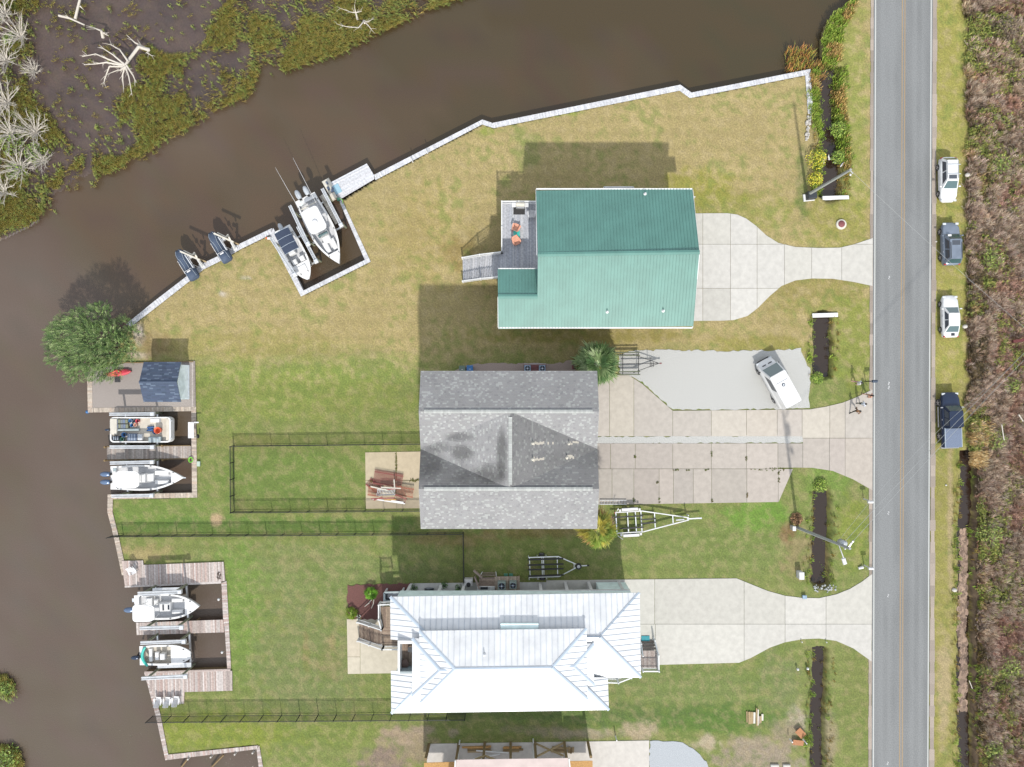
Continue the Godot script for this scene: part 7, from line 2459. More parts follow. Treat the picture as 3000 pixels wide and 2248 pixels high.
func build_brush() -> void:   # the scrub east of the road
	var n := FastNoiseLite.new()
	n.seed = 52
	n.frequency = 0.11
	n.fractal_octaves = 3
	var n2 := FastNoiseLite.new()
	n2.seed = 53
	n2.frequency = 0.09
	n2.fractal_octaves = 3
	var sets := [[], [], [], [], []]
	for k in 15000:
		var p := Vector2(rng.randf_range(48.9, 63.0), rng.randf_range(-47, 47))
		var px := p.x * S + 1500.0
		var py := p.y * S + 1124.0
		var edge := 2836.0 + n.get_noise_2d(p.x * 3.0, p.y * 3.0) * 18.0 - (smoothstep(300.0, 0.0, py) * 10.0)
		if px < edge: continue
		if py > 1320 and px < 2868: continue
		var v := n.get_noise_2d(p.x, p.y)
		var w := n2.get_noise_2d(p.x, p.y)
		var far := clampf((px - 2850.0) / 130.0, 0, 1)
		var kind := 4
		if rng.randf() < 0.30: kind = rng.randi() % 5
		elif v > 0.10 and rng.randf() < 1.1 - far * 0.6: kind = 0
		elif w > 0.14 and far > 0.4: kind = 2
		elif far > 0.30 or v < -0.15: kind = 1
		else: kind = 3 if w < 0.0 else 4
		sets[kind].append(Vector3(p.x, -0.05, p.y))
	scatter("green_brush", leaf_mesh(46, 0.42, 0.6, 0.085, ["7f8a3c", "6a7a34", "949a4a", "5a6a30", "8a8840"]), sets[0], 0.6, 1.3, "low green brush east of the road", "brush")
	scatter("grey_brush", twig_mesh(46, 0.65, 0.65, 0.020, ["b09a88", "beaa98", "9c8672", "c8b8a6", "947a66"]), sets[1], 0.6, 1.3, "bare grey twiggy brush east of the road", "brush")
	scatter("red_brush", twig_mesh(46, 0.62, 0.55, 0.022, ["b08470", "bc9480", "9c7462", "c8a490", "94786a"]), sets[2], 0.6, 1.25, "reddish brown dead brush east of the road", "brush")
	scatter("tan_grass", blade_mesh(22, 0.3, 0.55, 0.022, Vector3(-0.1, 0, 0.1), ["c4a878", "b09060", "d4bc90", "a08858"]), sets[3], 0.6, 1.3, "dry tan grass along the edge of the brush", "grass")
	scatter("dark_brush", twig_mesh(34, 0.55, 0.5, 0.024, ["6a5c48", "7a6a4c", "8a7a50", "5a5040"]), sets[4], 0.6, 1.2, "dark brown and olive undergrowth of the brush", "brush")
	for q in [[2945, 85, 1.5, "c", "dark leafed bush near the top right corner"], [2925, 480, 1.3, "g", "round green bush east of the northern white car"], [2900, 760, 1.4, "g", "green bush east of the grey hatchback"], [2960, 1130, 1.1, "g", "green bush in the reddish brush east of the pickup"], [2915, 1290, 1.3, "g", "green bush with pale sticks south east of the pickup"], [2895, 1560, 1.5, "g", "broad olive bush beside the brown mat on the ditch"], [2950, 1950, 1.4, "g", "bright green bush near the lower right corner"], [2905, 2190, 1.2, "g", "green bush at the bottom right by the ditch"]]:
		var t := thing("bush", q[4], "bush", P(q[0], q[1]))
		part(leaf_mesh(520, q[2], q[2] * 0.75, 0.11, ["6f8438", "84944a", "5a6e30", "949a50"] if q[3] == "g" else ["5a5448", "6a5e50", "7a7050"]), "foliage", "leaf", t)
		part(twig_mesh(14, q[2] * 0.8, q[2] * 0.8, 0.03, ["7a6a58"]), "stem", "leaf", t)
	for q in [[2870, 1270, 2.0, "sprawling heap of straw coloured cut reeds beside the pickup", 1.0], [2858, 1345, 1.2, "smaller heap of straw coloured reeds at the end of the brown ditch", 0.5]]:
		var t := thing("reed_heap", q[3], "reeds", P(q[0], q[1]))
		part(blade_mesh(420, q[2] * 0.65, 0.8, 0.03, Vector3(0.2, 0, 0.1), ["d8bc88", "c8a870", "e4cfa0", "b89460"]), "reeds", "leaf", t, "stuff")
	for q in [[2967, 1001, 3020, 993, "dark red rusty beam lying in the brush at the right edge", "rust", 0.3], [2935, 1245, 2942, 1290, "pale bare stick lying in the brush", "dead_wood", 0.08], [2985, 1215, 2998, 1235, "second pale bare stick lying near the right edge", "dead_wood", 0.08], [2840, 1995, 2849, 2018, "thin pale stick beside the ditch mat", "dead_wood", 0.06]]:
		var st := mb()
		bar(st, P(q[0], q[1], 0.9), P(q[2], q[3], 0.9), q[6], q[6])
		solo(st, "beam" if q[6] > 0.2 else "stick", q[5], q[4], "beam" if q[6] > 0.2 else "stick")
	for q in [[2834, 513, "pale paper scrap in the brush by the northern white car"], [2827, 957, "pale sack on the brush edge beside the white saloon"], [2796, 1729, "pale stone on the verge by the ditch"], [2743, 708, "white litter on the gravel beside the grey hatchback"], [2772, 1422, "tiny white marker in the verge south of the pickup"]]:
		var st := mb()
		st.set_color(Color.WHITE)
		var r := 0.12 if q[0] < 2780 and q[0] > 2740 else 0.28
		lathe(st, P(q[0], q[1], 0.35 if q[0] > 2820 else 0.0), [Vector2(r, 0), Vector2(r * 0.9, r * 0.5), Vector2(0, r * 0.7)], 7, 1.0, 0.8)
		solo(st, "litter", "stone", q[2], "litter")
	var st := mb()   # floating brown mat on the eastern ditch
	for k in 620:
		var py := rng.randf_range(1560, 2085)
		if n.get_noise_1d(py * 0.06) < -0.28: continue
		var c := P(2832.0 + sin(py * 0.02) * 3.0 + rng.randfn(0, 5.0), py, 0.0)
		st.set_color(jit(A(["a08878", "b09682", "8a7464", "6f5c50"][rng.randi() % 4]), 0.15))
		var pts := []
		for a in 6: pts.append(Vector3(c.x + cos(a * TAU / 6) * rng.randf_range(0.10, 0.34), -0.595 + rng.randf() * 0.025, c.z + sin(a * TAU / 6) * rng.randf_range(0.2, 0.5)))
		face(st, pts, Vector3.UP)
	solo(st, "ditch_mat", "leaf", "pinkish brown floating mat covering part of the eastern ditch", "algae", "", "stuff")


func build_bank_plants() -> void:
	var n := FastNoiseLite.new()
	n.seed = 61
	n.frequency = 0.2
	var spots := [[], [], []]
	for d in DITCHES:
		var ln := smooth_line(d[0], 4)
		for q in ln.size() - 1:
			var cnt := int(ln[q].distance_to(ln[q + 1]) * (42 if d[2] > 1.5 else 16))
			for k in cnt:
				var p := ln[q].lerp(ln[q + 1], rng.randf())
				var nr := (ln[q + 1] - ln[q]).normalized()
				var off := rng.randf_range(d[1] - 0.2, d[2] + 0.5) * (1.0 if rng.randf() < 0.5 else -1.0)
				p += Vector2(-nr.y, nr.x) * off
				var py := p.y * S + 1124.0
				if not is_land(p.x, p.y): continue
				if d[2] < 1.5 and rng.randf() < 0.4: continue
				var h := ground_height(p.x, p.y)
				spots[0 if n.get_noise_2d(p.x, p.y) > 0.0 else 1].append(Vector3(p.x, h - 0.03, p.y))
	var bank := poly([2500, -60, 2540, -60, 2505, 20, 2470, 90, 2462, 160, 2470, 250, 2476, 330, 2484, 420, 2480, 500, 2445, 430, 2440, 330, 2438, 240, 2412, 200, 2405, 140, 2420, 72, 2468, 22])
	var west := poly([2375, 215, 2395, 205, 2412, 260, 2420, 340, 2428, 400, 2405, 400, 2385, 340, 2382, 280])
	var sb := [span(bank, Vector2(1, 0)), span(bank, Vector2(0, 1))]
	for k in 4200:
		var p := Vector2(rng.randf_range(G(2370, 0).x, G(2540, 0).x), rng.randf_range(-43, -22))
		if in_polys(p, [bank, west]):
			spots[(0 if n.get_noise_2d(p.x, p.y) > -0.12 else 2) if p.x < G(2480, 0).x else (2 if rng.randf() < 0.5 else 0)].append(Vector3(p.x, minf(ground_height(p.x, p.y), 0.0) - 0.03, p.y))
	scatter("bank_grass", blade_mesh(11, 0.17, 0.42, 0.026, Vector3(0.05, 0, -0.1), ["7f9a34", "94aa44", "6a8630", "a0ac4c"]), spots[0], 0.6, 1.4, "lush green grass along the ditch banks", "grass")
	scatter("bank_grass", blade_mesh(10, 0.17, 0.36, 0.022, Vector3(0.05, 0, -0.1), ["9a8440", "8a7438", "b09850", "7a8038"]), spots[1], 0.6, 1.3, "brownish grass along the ditch banks", "grass")
	scatter("bank_grass", blade_mesh(11, 0.18, 0.5, 0.024, Vector3(0.05, 0, -0.1), ["b8985c", "a8884a", "c8ac70", "8a8440"]), spots[2], 0.6, 1.4, "straw coloured grass on the bank between canal and road", "grass")
	# reeds standing in the water north of the long bulkhead's corner
	var t := thing("reed_clump", "brown tipped reeds in the canal by the north east bulkhead corner", "reeds", P(2345, 178) - Vector3(0, 0.75, 0))
	var rd := mb()
	rd = mb()
	part(blade_mesh(360, 1.5, 1.1, 0.03, Vector3(0.0, 0, -0.25), ["8a8a38", "a09040", "b07840", "9a6a38", "7a8434"]), "reeds", "leaf", t, "stuff")
	t = thing("reed_clump", "rust brown reeds beside the short east leg of the white bulkhead", "reeds", P(2396, 205) - Vector3(0, 0.6, 0))
	part(blade_mesh(200, 0.9, 0.9, 0.03, Vector3(0.1, 0, -0.1), ["a07848", "8a6a3c", "b08a50", "6f7434"]), "reeds", "leaf", t, "stuff")
	for q in [[2388, 470, 1.15, 1.5, "tall yellow green bush beside the northern ditch"], [2386, 528, 0.85, 1.2, "smaller yellow green bush between the tall bush and the pole"], [2452, 462, 0.75, 0.9, "green bush on the road side of the northern ditch"], [2455, 380, 0.95, 0.8, "rounded green bush at the bend of the northern ditch"], [2403, 1422, 0.85, 0.6, "bright green bush at the head of the third ditch"], [2395, 1108, 0.7, 0.5, "ragged green bush at the end of the second ditch"], [2333, 1520, 0.7, 0.5, "small brown dead bush near the foot of the transformer pole"]]:
		var b := thing("bush", q[4], "bush", P(q[0], q[1]) - Vector3(0, 0.05, 0))
		var cols := ["b0b030", "8f9c30", "c8b838", "6f8430", "a8a038"] if q[1] < 540 and q[0] < 2400 else ["6f8a34", "84a03c", "56702c", "8f9c48"]
		if q[4].contains("dead"): cols = ["8a6a4c", "7a5c44", "9a7c58"]
		part(leaf_mesh(460, q[2], q[3], 0.10, cols), "foliage", "leaf", b)
		part(twig_mesh(12, q[2] * 0.8, q[3] * 0.9, 0.02, ["7a6a50"]), "stem", "leaf", b)
	for q in [[2341, 360, 26], [2372, 365, 14]]: pass
	var r := thing("rock_pile", "pile of pale rocks at the end of the white bulkhead", "rocks", P(2368, 370))
	for k in 46:
		var st := mb()
		var s := rng.randf_range(0.14, 0.30)
		var py := rng.randf_range(335, 412)
		var c := P(2369.0 - (py - 335.0) * 0.07 + rng.randf_range(-8, 8) * (1.0 - (py - 335) / 130.0), py, 0.0)
		st.set_color(Color.WHITE * rng.randf_range(0.75, 1.05))
		var rr := Basis(Vector3(rng.randf(), rng.randf(), rng.randf()).normalized(), rng.randf() * TAU)
		bevel_box(st, c + Vector3(0, 0.08, 0), Vector3(s, s * 0.7, s * 0.8), s * 0.25, rr)
		wpart(st, "stone", "stone", r)
	r = thing("rock_pile", "scatter of small bluish rocks at the south end of the third ditch", "rocks", P(2405, 1722))
	for k in 40:
		var st := mb()
		var s := rng.randf_range(0.08, 0.24)
		st.set_color(Color(0.8, 0.88, 0.95) * rng.randf_range(0.7, 1.0))
		bevel_box(st, P(rng.randf_range(2384, 2450), rng.randf_range(1713, 1728) + (8 if k % 3 == 0 else 0), 0.0) + Vector3(0, 0.03, 0), Vector3(s, s * 0.6, s * 0.8), s * 0.2, Basis(Vector3.UP, rng.randf() * TAU))
		wpart(st, "stone", "stone", r)
	# wading birds
	for q in [[2412, 470, 0.4, "white bird on the western bank of the ditch, northern of a pair"], [2414, 475, 1.6, "white bird on the western bank of the ditch, southern of a pair"], [2430, 462, 2.0, "white bird in mid ditch, left of a close pair"], [2434, 465, 0.3, "white bird in mid ditch, right of a close pair"], [2449, 472, 0.6, "white bird alone on the eastern side of the ditch"], [2467, 483, 1.0, "white bird farthest east, nearest the road"]]:
		var bt := thing("bird", q[3], "bird", P(q[0], q[1], 0.0) - Vector3(0, 0.5, 0), q[2])
		var st := mb()
		st.set_smooth_group(1)
		tube(st, [Vector3(-0.24, 0.36, 0), Vector3(-0.1, 0.40, 0), Vector3(0.08, 0.42, 0), Vector3(0.18, 0.46, 0), Vector3(0.22, 0.56, 0), Vector3(0.27, 0.62, 0), Vector3(0.31, 0.61, 0)], [0.02, 0.09, 0.11, 0.06, 0.035, 0.042, 0.025], 8)
		part(st, "body", "vinyl", bt)
		st = mb()
		tube(st, [Vector3(0.31, 0.61, 0), Vector3(0.38, 0.58, 0), Vector3(0.43, 0.52, 0)], [0.014, 0.010, 0.004], 5)
		part(st, "bill", "orange", bt)
		for s in [-1, 1]:
			st = mb()
			tube(st, [Vector3(0.02, 0.36, s * 0.04), Vector3(0.0, 0.19, s * 0.045), Vector3(0.02, 0.0, s * 0.05)], 0.010, 4)
			part(st, "leg", "orange", bt)


func build_tree() -> void:
	var root := P(290, 1010, 0.0) - Vector3(0, 0.2, 0)
	var t := thing("tree", "broad wind swept dark green tree overhanging the canal by the navy shed", "tree", root)
	var st := mb()
	tube(st, [Vector3(0.6, -0.4, 0.3), Vector3(0.3, 0.8, 0.1), Vector3(0, 2.0, 0)], [0.32, 0.25, 0.2], 9)
	part(st, "trunk", "bark", t)
	var lobes := []
	var g := RandomNumberGenerator.new()
	g.seed = 71
	for q in [[195, 990, 3.4, 1.5], [240, 965, 3.9, 1.5], [285, 930, 3.6, 1.35], [215, 1035, 3.6, 1.5], [265, 1000, 4.6, 1.7], [310, 985, 4.0, 1.4], [345, 1015, 3.3, 1.4], [320, 1045, 3.6, 1.4], [265, 1050, 4.0, 1.5], [225, 1075, 2.9, 1.15], [165, 1005, 2.6, 0.9], [362, 960, 2.5, 0.95], [385, 985, 2.3, 0.9], [285, 1085, 2.8, 1.1], [325, 1085, 2.5, 0.95], [175, 1045, 2.7, 1.0], [235, 930, 2.8, 0.9], [190, 950, 2.6, 0.9], [375, 1035, 2.2, 0.8], [158, 975, 2.2, 0.7], [300, 905, 2.5, 0.7], [215, 1105, 2.0, 0.6]]:
		lobes.append([P(q[0], q[1], q[2]) - root, q[3]])
	for l in lobes:
		st = mb()
		tube(st, [Vector3(0, 1.8, 0), l[0] * 0.55 + Vector3(0, 0.4, 0), l[0]], [0.10, 0.07, 0.03], 6)
		part(st, "limb", "bark", t)
	# sprays: each a feathery shoot of narrow leaves pointing outwards
	st = mb()
	var cols := ["62803e", "4b6a34", "7a9450", "92a66c", "3f5a2a", "6a8644"]
	for l in lobes:
		var cnt := int(pow(l[1], 2.0) * 95)
		for k in cnt:
			var d := Vector3(g.randfn(), absf(g.randfn()) * 0.8 - 0.15, g.randfn()).normalized()
			var c: Vector3 = l[0] + d * l[1] * g.randf_range(0.5, 1.1)
			var out := (d + Vector3(-0.45, 0.15, 0.12) + Vector3(g.randf_range(-0.4, 0.4), 0, g.randf_range(-0.4, 0.4))).normalized()
			var len := g.randf_range(0.32, 0.75)
			var base := A(cols[g.randi() % cols.size()])
			for w in 9:
				var p := c + out * len * (w / 9.0)
				var side := out.cross(Vector3.UP).normalized() * (1.0 if w % 2 else -1.0)
				var tip := p + (out * 0.8 + side * 0.9 + Vector3(0, g.randf_range(-0.2, 0.3), 0)) * 0.16 * (1.2 - w / 12.0)
				st.set_color(jit(base, 0.2))
				var wd := (tip - p).cross(Vector3.UP + d * 0.4).normalized() * 0.032
				face(st, [p, p.lerp(tip, 0.5) + wd, tip, p.lerp(tip, 0.5) - wd], d + Vector3.UP)
	part(st, "crown", "leaf", t)


func palm(called: String, label: String, px: float, py: float, h: float, r: float, n: int, cols: Array, droop: Array, seed_n: int, skirt := 0) -> void:
	var root := P(px, py, 0.0)
	var t := thing(called, label, "palm", root)
	var g := RandomNumberGenerator.new()
	g.seed = seed_n
	var st := mb()
	var tr := []
	var rr := []
	for k in 9:
		tr.append(Vector3(sin(k * 0.7) * 0.03, h * k / 8.0, 0))
		rr.append((0.18 if h > 1.5 else 0.09) * (1.0 + 0.12 * (k % 2)))
	tube(st, tr, rr, 9)
	part(st, "trunk", "bark", t)
	for k in n:
		var a := k * 2.399 + g.randf_range(-0.2, 0.2)
		var lift := 0.95 - 1.45 * sqrt(float(k) / n)
		var dir := Vector3(cos(a) * cos(lift), sin(lift), sin(a) * cos(lift))
		var stem := r * lerpf(0.12, 0.58, sqrt(float(k) / n)) * g.randf_range(0.75, 1.2)
		var hub := Vector3(0, h, 0) + dir * stem
		var out := (dir + Vector3(0, -0.25, 0)).normalized()
		var side := out.cross(Vector3.UP).normalized()
		var up := side.cross(out)
		st = mb()
		var dead := k >= n - skirt
		var base := 1.4 * A((cols if not dead else droop)[g.randi() % (cols.size() if not dead else droop.size())])
		st.set_color(base * 0.9)
		var sw := side * 0.03
		face(st, [Vector3(0, h, 0) - sw, Vector3(0, h, 0) + sw, hub + sw * 0.6, hub - sw * 0.6], up)
		var nl := 19
		for w in nl:
			var b := lerpf(-1.35, 1.35, float(w) / (nl - 1))
			var ld := (out * cos(b) + side * sin(b) + up * 0.12).normalized()
			var ll := r * 0.52 * (1.0 - 0.25 * absf(b) / 1.35) * g.randf_range(0.65, 1.2)
			var tip := hub + ld * ll + Vector3(0, -ll * (0.30 if not dead else 0.6), 0)
			var mid := hub + ld * ll * 0.55 + Vector3(0, -ll * 0.05, 0)
			var ws := ld.cross(up).normalized() * ll * 0.05
			st.set_color(jit(base, 0.22))
			face(st, [hub, mid + ws, tip, mid - ws], up)
		part(st, "frond", "leaf", t)


func build_palms() -> void:
	palm("palm_tree", "large green fan palm at the north east corner of the grey house", 1742, 1068, 3.4, 2.7, 52, ["8aa070", "9cb280", "708c58", "b0c096", "5f7f50"], ["b0a868", "c4b880"], 81, 5)
	palm("palm_tree", "yellowing fan palm hanging out past the south east roof corner of the grey house", 1729, 1513, 6.8, 2.3, 34, ["a8b060", "94a850", "c0b860", "b8b458"], ["d8c08c", "cfae8c", "e0c8a8"], 82, 12)
	palm("palm_tree", "bright green little palm in the mulch bed with fuller leaves", 1089, 1736, 0.7, 0.85, 22, ["7aa83a", "8ab848", "649034"], ["a0a850"], 83)
	palm("palm_tree", "small yellow green palm in the corner of the mulch bed by the patio", 1032, 1795, 0.5, 0.8, 16, ["8aa040", "9aac50", "7a9438"], ["b8a850"], 84)
	var t := thing("shrub", "dark green shrub left of the big palm against the grey house", "shrub", P(1702, 1066))
	part(leaf_mesh(420, 0.95, 1.0, 0.14, ["4d6a48", "5a7a50", "3f5a3c"], 0.3), "foliage", "leaf", t)
	part(twig_mesh(10, 0.7, 0.9, 0.02, ["7a6a50"]), "stem", "leaf", t)
	t = thing("flower_clump", "white flowers beside the little palm at the patio corner", "flowers", P(1052, 1808))
	for k in 11:
		var st := mb()
		lathe(st, Vector3(rng.randf_range(-0.28, 0.28), rng.randf_range(0.1, 0.3), rng.randf_range(-0.28, 0.28)), [Vector2(0, -0.05), Vector2(0.07, 0), Vector2(0, 0.05)], 7)
		part(st, "flower", "vinyl", t)
	part(leaf_mesh(60, 0.3, 0.2, 0.06, ["6a7a40"]), "foliage", "leaf", t)
	for q in [[1088, 1758, 1068, 1778, "longer of two white driftwood pieces in the mulch"], [1095, 1757, 1088, 1783, "shorter forked white driftwood piece in the mulch"]]:
		var st := mb()
		st.set_color(Color.WHITE)
		tube(st, [P(q[0], q[1], 0.1), P((q[0] + q[2]) * 0.5 + 2, (q[1] + q[3]) * 0.5, 0.16), P(q[2], q[3], 0.1)], [0.06, 0.05, 0.03], 6)
		solo(st, "driftwood", "dead_wood", q[4], "driftwood")
	for q in [[1213, 1722, 0.5, "hanging green fern nearest the west end of the white house"], [1302, 1713, 0.42, "small potted plant on the edge of the concrete, second from the west"], [1344, 1722, 0.45, "dark potted plant beside the third column of the white house"]]:
		var b := thing("potted_plant", q[3], "plant", P(q[0], q[1], 0.04))
		var st := mb()
		lathe(st, Vector3.ZERO, [Vector2(0.12, 0), Vector2(0.18, 0.3), Vector2(0, 0.3)], 10)
		part(st, "pot", "fan_dark", b)
		part(leaf_mesh(150, q[2], 0.7, 0.09, ["4a6a3a", "5f7f48", "3c5a34"], 0.3), "foliage", "leaf", b)


# ---------------------------------------------------------------- fences
func fence(label: String, pts: Array, hgt := 1.2, post_gap := 1.97) -> void:   # pts: feet of the fence in pixels
	var a0 := P(pts[0], pts[1])
	var t := thing("fence", label, "fence", a0)
	for i in range(0, pts.size() - 2, 2):
		var a := P(pts[i], pts[i + 1])
		var b := P(pts[i + 2], pts[i + 3])
		var n := int(round(a.distance_to(b) / post_gap))
		for k in n + 1:
			if k == n and i < pts.size() - 4: continue
			var p := a.lerp(b, float(k) / n)
			var st := mb()
			bevel_box(st, p + Vector3(0, hgt * 0.5 + 0.03, 0), Vector3(0.065, hgt + 0.1, 0.065), 0.015)
			wpart(st, "post", "fence", t)
		for y in [0.12, hgt - 0.16, hgt - 0.02]:
			var st := mb()
			bar(st, a + Vector3(0, y, 0), b + Vector3(0, y, 0), 0.03, 0.04)
			wpart(st, "rail", "fence", t)
		var st := mb()
		var m := int(a.distance_to(b) / 0.11)
		for k in m:
			box(st, a.lerp(b, (k + 0.5) / m) + Vector3(0, hgt * 0.5, 0), Vector3(0.03, hgt - 0.05, 0.02))
		wpart(st, "picket", "fence", t, "stuff")


func build_fences() -> void:
	fence("black metal picket fence enclosing the lawn behind the grey house", [1233, 1300, 686, 1306, 687, 1498, 1236, 1493])
	fence("long black metal picket fence between the grey and white houses with a southward leg", [330, 1570, 361, 1567, 1358, 1560, 1360, 1700])
	fence("black metal picket fence south of the white house ending at the bulkhead", [448, 2098, 1364, 2091], 1.55)


# ---------------------------------------------------------------- trailers
func trailer_at(label: String, bx: float, by: float, fx: float, fy: float) -> Node3D:
	var a := P(bx, by, 0.5)
	var b := P(fx, fy, 0.5)
	var d := b - a
	return thing("boat_trailer", label, "trailer", Vector3(a.x, 0.02, a.z), atan2(-d.z, d.x))


func build_trailers() -> void:
	# long aluminium trailer with tandem wheels
	var t := trailer_at("long aluminium boat trailer with tandem wheels beside the grey house", 1803, 1532, 2053, 1518)
	var w := 1.12
	var L := 9.2
	for s in [-1.0, 1.0]:
		var st := mb()
		bar(st, Vector3(0, 0.55, s * w), Vector3(2.95, 0.55, s * w), 0.10, 0.16)
		part(st, "side_beam", "white", t)
		st = mb()
		bar(st, Vector3(2.93, 0.55, s * w), Vector3(7.9, 0.55, s * 0.12), 0.10, 0.16)
		part(st, "side_beam", "white", t)
		for x in [1.2, 1.95]: wheel(t, Vector3(x, 0.32, s * (w + 0.26)), 0.32)
		block(t, "fender", "vinyl", Vector3(1.6, 0.72, s * (w + 0.28)), Vector3(1.75, 0.08, 0.30), 0.03)
		for x in [0.55, 2.65]: block(t, "fender_step", "vinyl", Vector3(x, 0.68, s * (w + 0.2)), Vector3(0.22, 0.05, 0.26), 0.02)
	for x in [0.1, 1.35, 2.2, 2.8, 4.25, 6.2]:
		var hw := w if x < 2.95 else lerpf(w, 0.12, (x - 2.95) / 4.95)
		var st := mb()
		bar(st, Vector3(x, 0.50, -hw), Vector3(x, 0.50, hw), 0.10, 0.12)
		part(st, "cross_beam", "aluminium", t)
	for q in [[-0.4, 3.0, -0.62], [0.3, 3.0, 0.62], [2.75, 4.4, -0.22], [2.75, 4.4, 0.18]]:
		var st := mb()
		bar(st, Vector3(q[0], 0.70, q[2]), Vector3(q[1], 0.66, q[2]), 0.13, 0.09)
		part(st, "bunk", "black", t)
	var st := mb()
	bar(st, Vector3(7.7, 0.55, 0), Vector3(9.1, 0.55, 0), 0.12, 0.12)
	part(st, "tongue", "galvanised", t)
	block(t, "coupler", "galvanised", Vector3(9.15, 0.58, 0), Vector3(0.32, 0.12, 0.16), 0.03)
	block(t, "winch_post", "galvanised", Vector3(6.9, 0.75, 0), Vector3(0.9, 0.3, 0.10), 0.02)
	block(t, "jack", "galvanised", Vector3(7.75, 0.75, -0.45), Vector3(0.12, 0.7, 0.12), 0.02)
	for s in [-1.0, 1.0]:
		st = mb()
		tube(st, [Vector3(0.05, 0.5, s * w), Vector3(0.12, 1.1, s * (w + 0.18)), Vector3(0.45 + s * 0.15, 1.2, s * (w + 0.55))], 0.035, 6)
		part(st, "guide_pole", "aluminium", t)
		block(t, "tail_lamp", "tail_red", Vector3(-0.03, 0.58, s * (w - 0.02)), Vector3(0.05, 0.12, 0.2), 0.01)
	# shorter trailer with four black bunks
	t = trailer_at("short boat trailer with four black bunks and a spare wheel, near the white house", 1549, 1663, 1728, 1657)
	w = 1.08
	for s in [-1.0, 1.0]:
		st = mb()
		bar(st, Vector3(0, 0.5, s * w), Vector3(3.25, 0.5, s * w), 0.09, 0.12)
		part(st, "side_beam", "aluminium", t)
		st = mb()
		bar(st, Vector3(3.23, 0.5, s * w), Vector3(5.25, 0.5, s * 0.12), 0.09, 0.12)
		part(st, "side_beam", "aluminium", t)
		wheel(t, Vector3(1.45, 0.30, s * (w + 0.24)), 0.31)
		for x in [0.0, 0.95, 1.9]:
			st = mb()
			bar(st, Vector3(x, 0.55, s * w), Vector3(x, 0.62, s * (w + 0.24)), 0.05, 0.05)
			part(st, "fender_bracket", "vinyl", t)
	for x in [0.12, 1.45, 1.62, 3.1, 4.9]:
		var hw := w if x < 3.2 else lerpf(w, 0.12, (x - 3.2) / 2.05)
		st = mb()
		bar(st, Vector3(x, 0.46, -hw), Vector3(x, 0.46, hw), 0.08, 0.10)
		part(st, "cross_beam", "aluminium", t)
	for z in [-0.86, -0.28, 0.22, 0.90]:
		st = mb()
		bar(st, Vector3(-0.1, 0.62, z), Vector3(3.75, 0.60, z), 0.15, 0.09)
		part(st, "bunk", "black", t)
	st = mb()
	bar(st, Vector3(5.1, 0.5, 0), Vector3(6.3, 0.5, 0), 0.10, 0.10)
	part(st, "tongue", "aluminium", t)
	block(t, "coupler", "black", Vector3(6.4, 0.52, 0), Vector3(0.25, 0.10, 0.14), 0.03)
	st = mb()
	tube(st, [Vector3(5.35, 0.62, 0), Vector3(5.35, 0.82, 0)], 0.33, 18)
	var sp := part(st, "spare_wheel", "rubber", t)
	st = mb()
	cyl(st, Vector3(5.35, 0.80, 0), 0.17, 0.04, 12)
	part(st, "rim", "rim", sp)
	# black steel trailer by the palm
	t = trailer_at("bare black steel trailer frame parked on the gravel beside the palm", 1790, 1066, 1940, 1064)
	for z in [-1.18, -0.86, 0.88, 1.20]:
		st = mb()
		bar(st, Vector3(-0.6, 0.72, z), Vector3(3.1, 0.72, z), 0.11, 0.08)
		part(st, "bunk", "olive", t)
	for z in [-0.98, 1.04]:
		st = mb()
		bar(st, Vector3(-0.6, 0.5, z), Vector3(3.0, 0.5, z), 0.05, 0.07)
		part(st, "side_beam", "black", t)
	for x in [1.25, 2.95]:
		st = mb()
		bar(st, Vector3(x, 0.58, -1.12), Vector3(x, 0.58, 1.14), 0.07, 0.08)
		part(st, "cross_beam", "black", t)
	for q in [[1.25, 0.02, 5.3, 0.02], [2.4, -0.95, 5.1, 0.0], [2.4, 0.98, 5.1, 0.05]]:
		st = mb()
		bar(st, Vector3(q[0], 0.52, q[1]), Vector3(q[2], 0.52, q[3]), 0.06, 0.08)
		part(st, "drawbar", "black", t)
	for q in [[4.15, -0.62, 0.42, 0.9], [4.38, -0.1, 0.42, 0.6], [4.55, -0.1, 0.42, 0.6]]:
		st = mb()
		bar(st, Vector3(q[0], q[3], q[1]), Vector3(q[0], q[3], q[2]), 0.06, 0.06)
		part(st, "winch_bar", "black", t)
	for s in [-1.0, 1.0]: wheel(t, Vector3(0.2, 0.3, s * 1.28), 0.30)
	block(t, "coupler", "brown_red", Vector3(5.35, 0.54, 0.02), Vector3(0.22, 0.12, 0.14), 0.03)


# ---------------------------------------------------------------- poles and wires
func wire(label: String, a: Vector3, b: Vector3, sag: float, r := 0.015) -> void:
	var st := mb()
	var pts := []
	for k in 15:
		var t := k / 14.0
		pts.append(a.lerp(b, t) - Vector3(0, sag * 4.0 * t * (1.0 - t), 0))
	tube(st, pts, r, 5)
	solo(st, "power_line", "wire_grey", label, "power line")


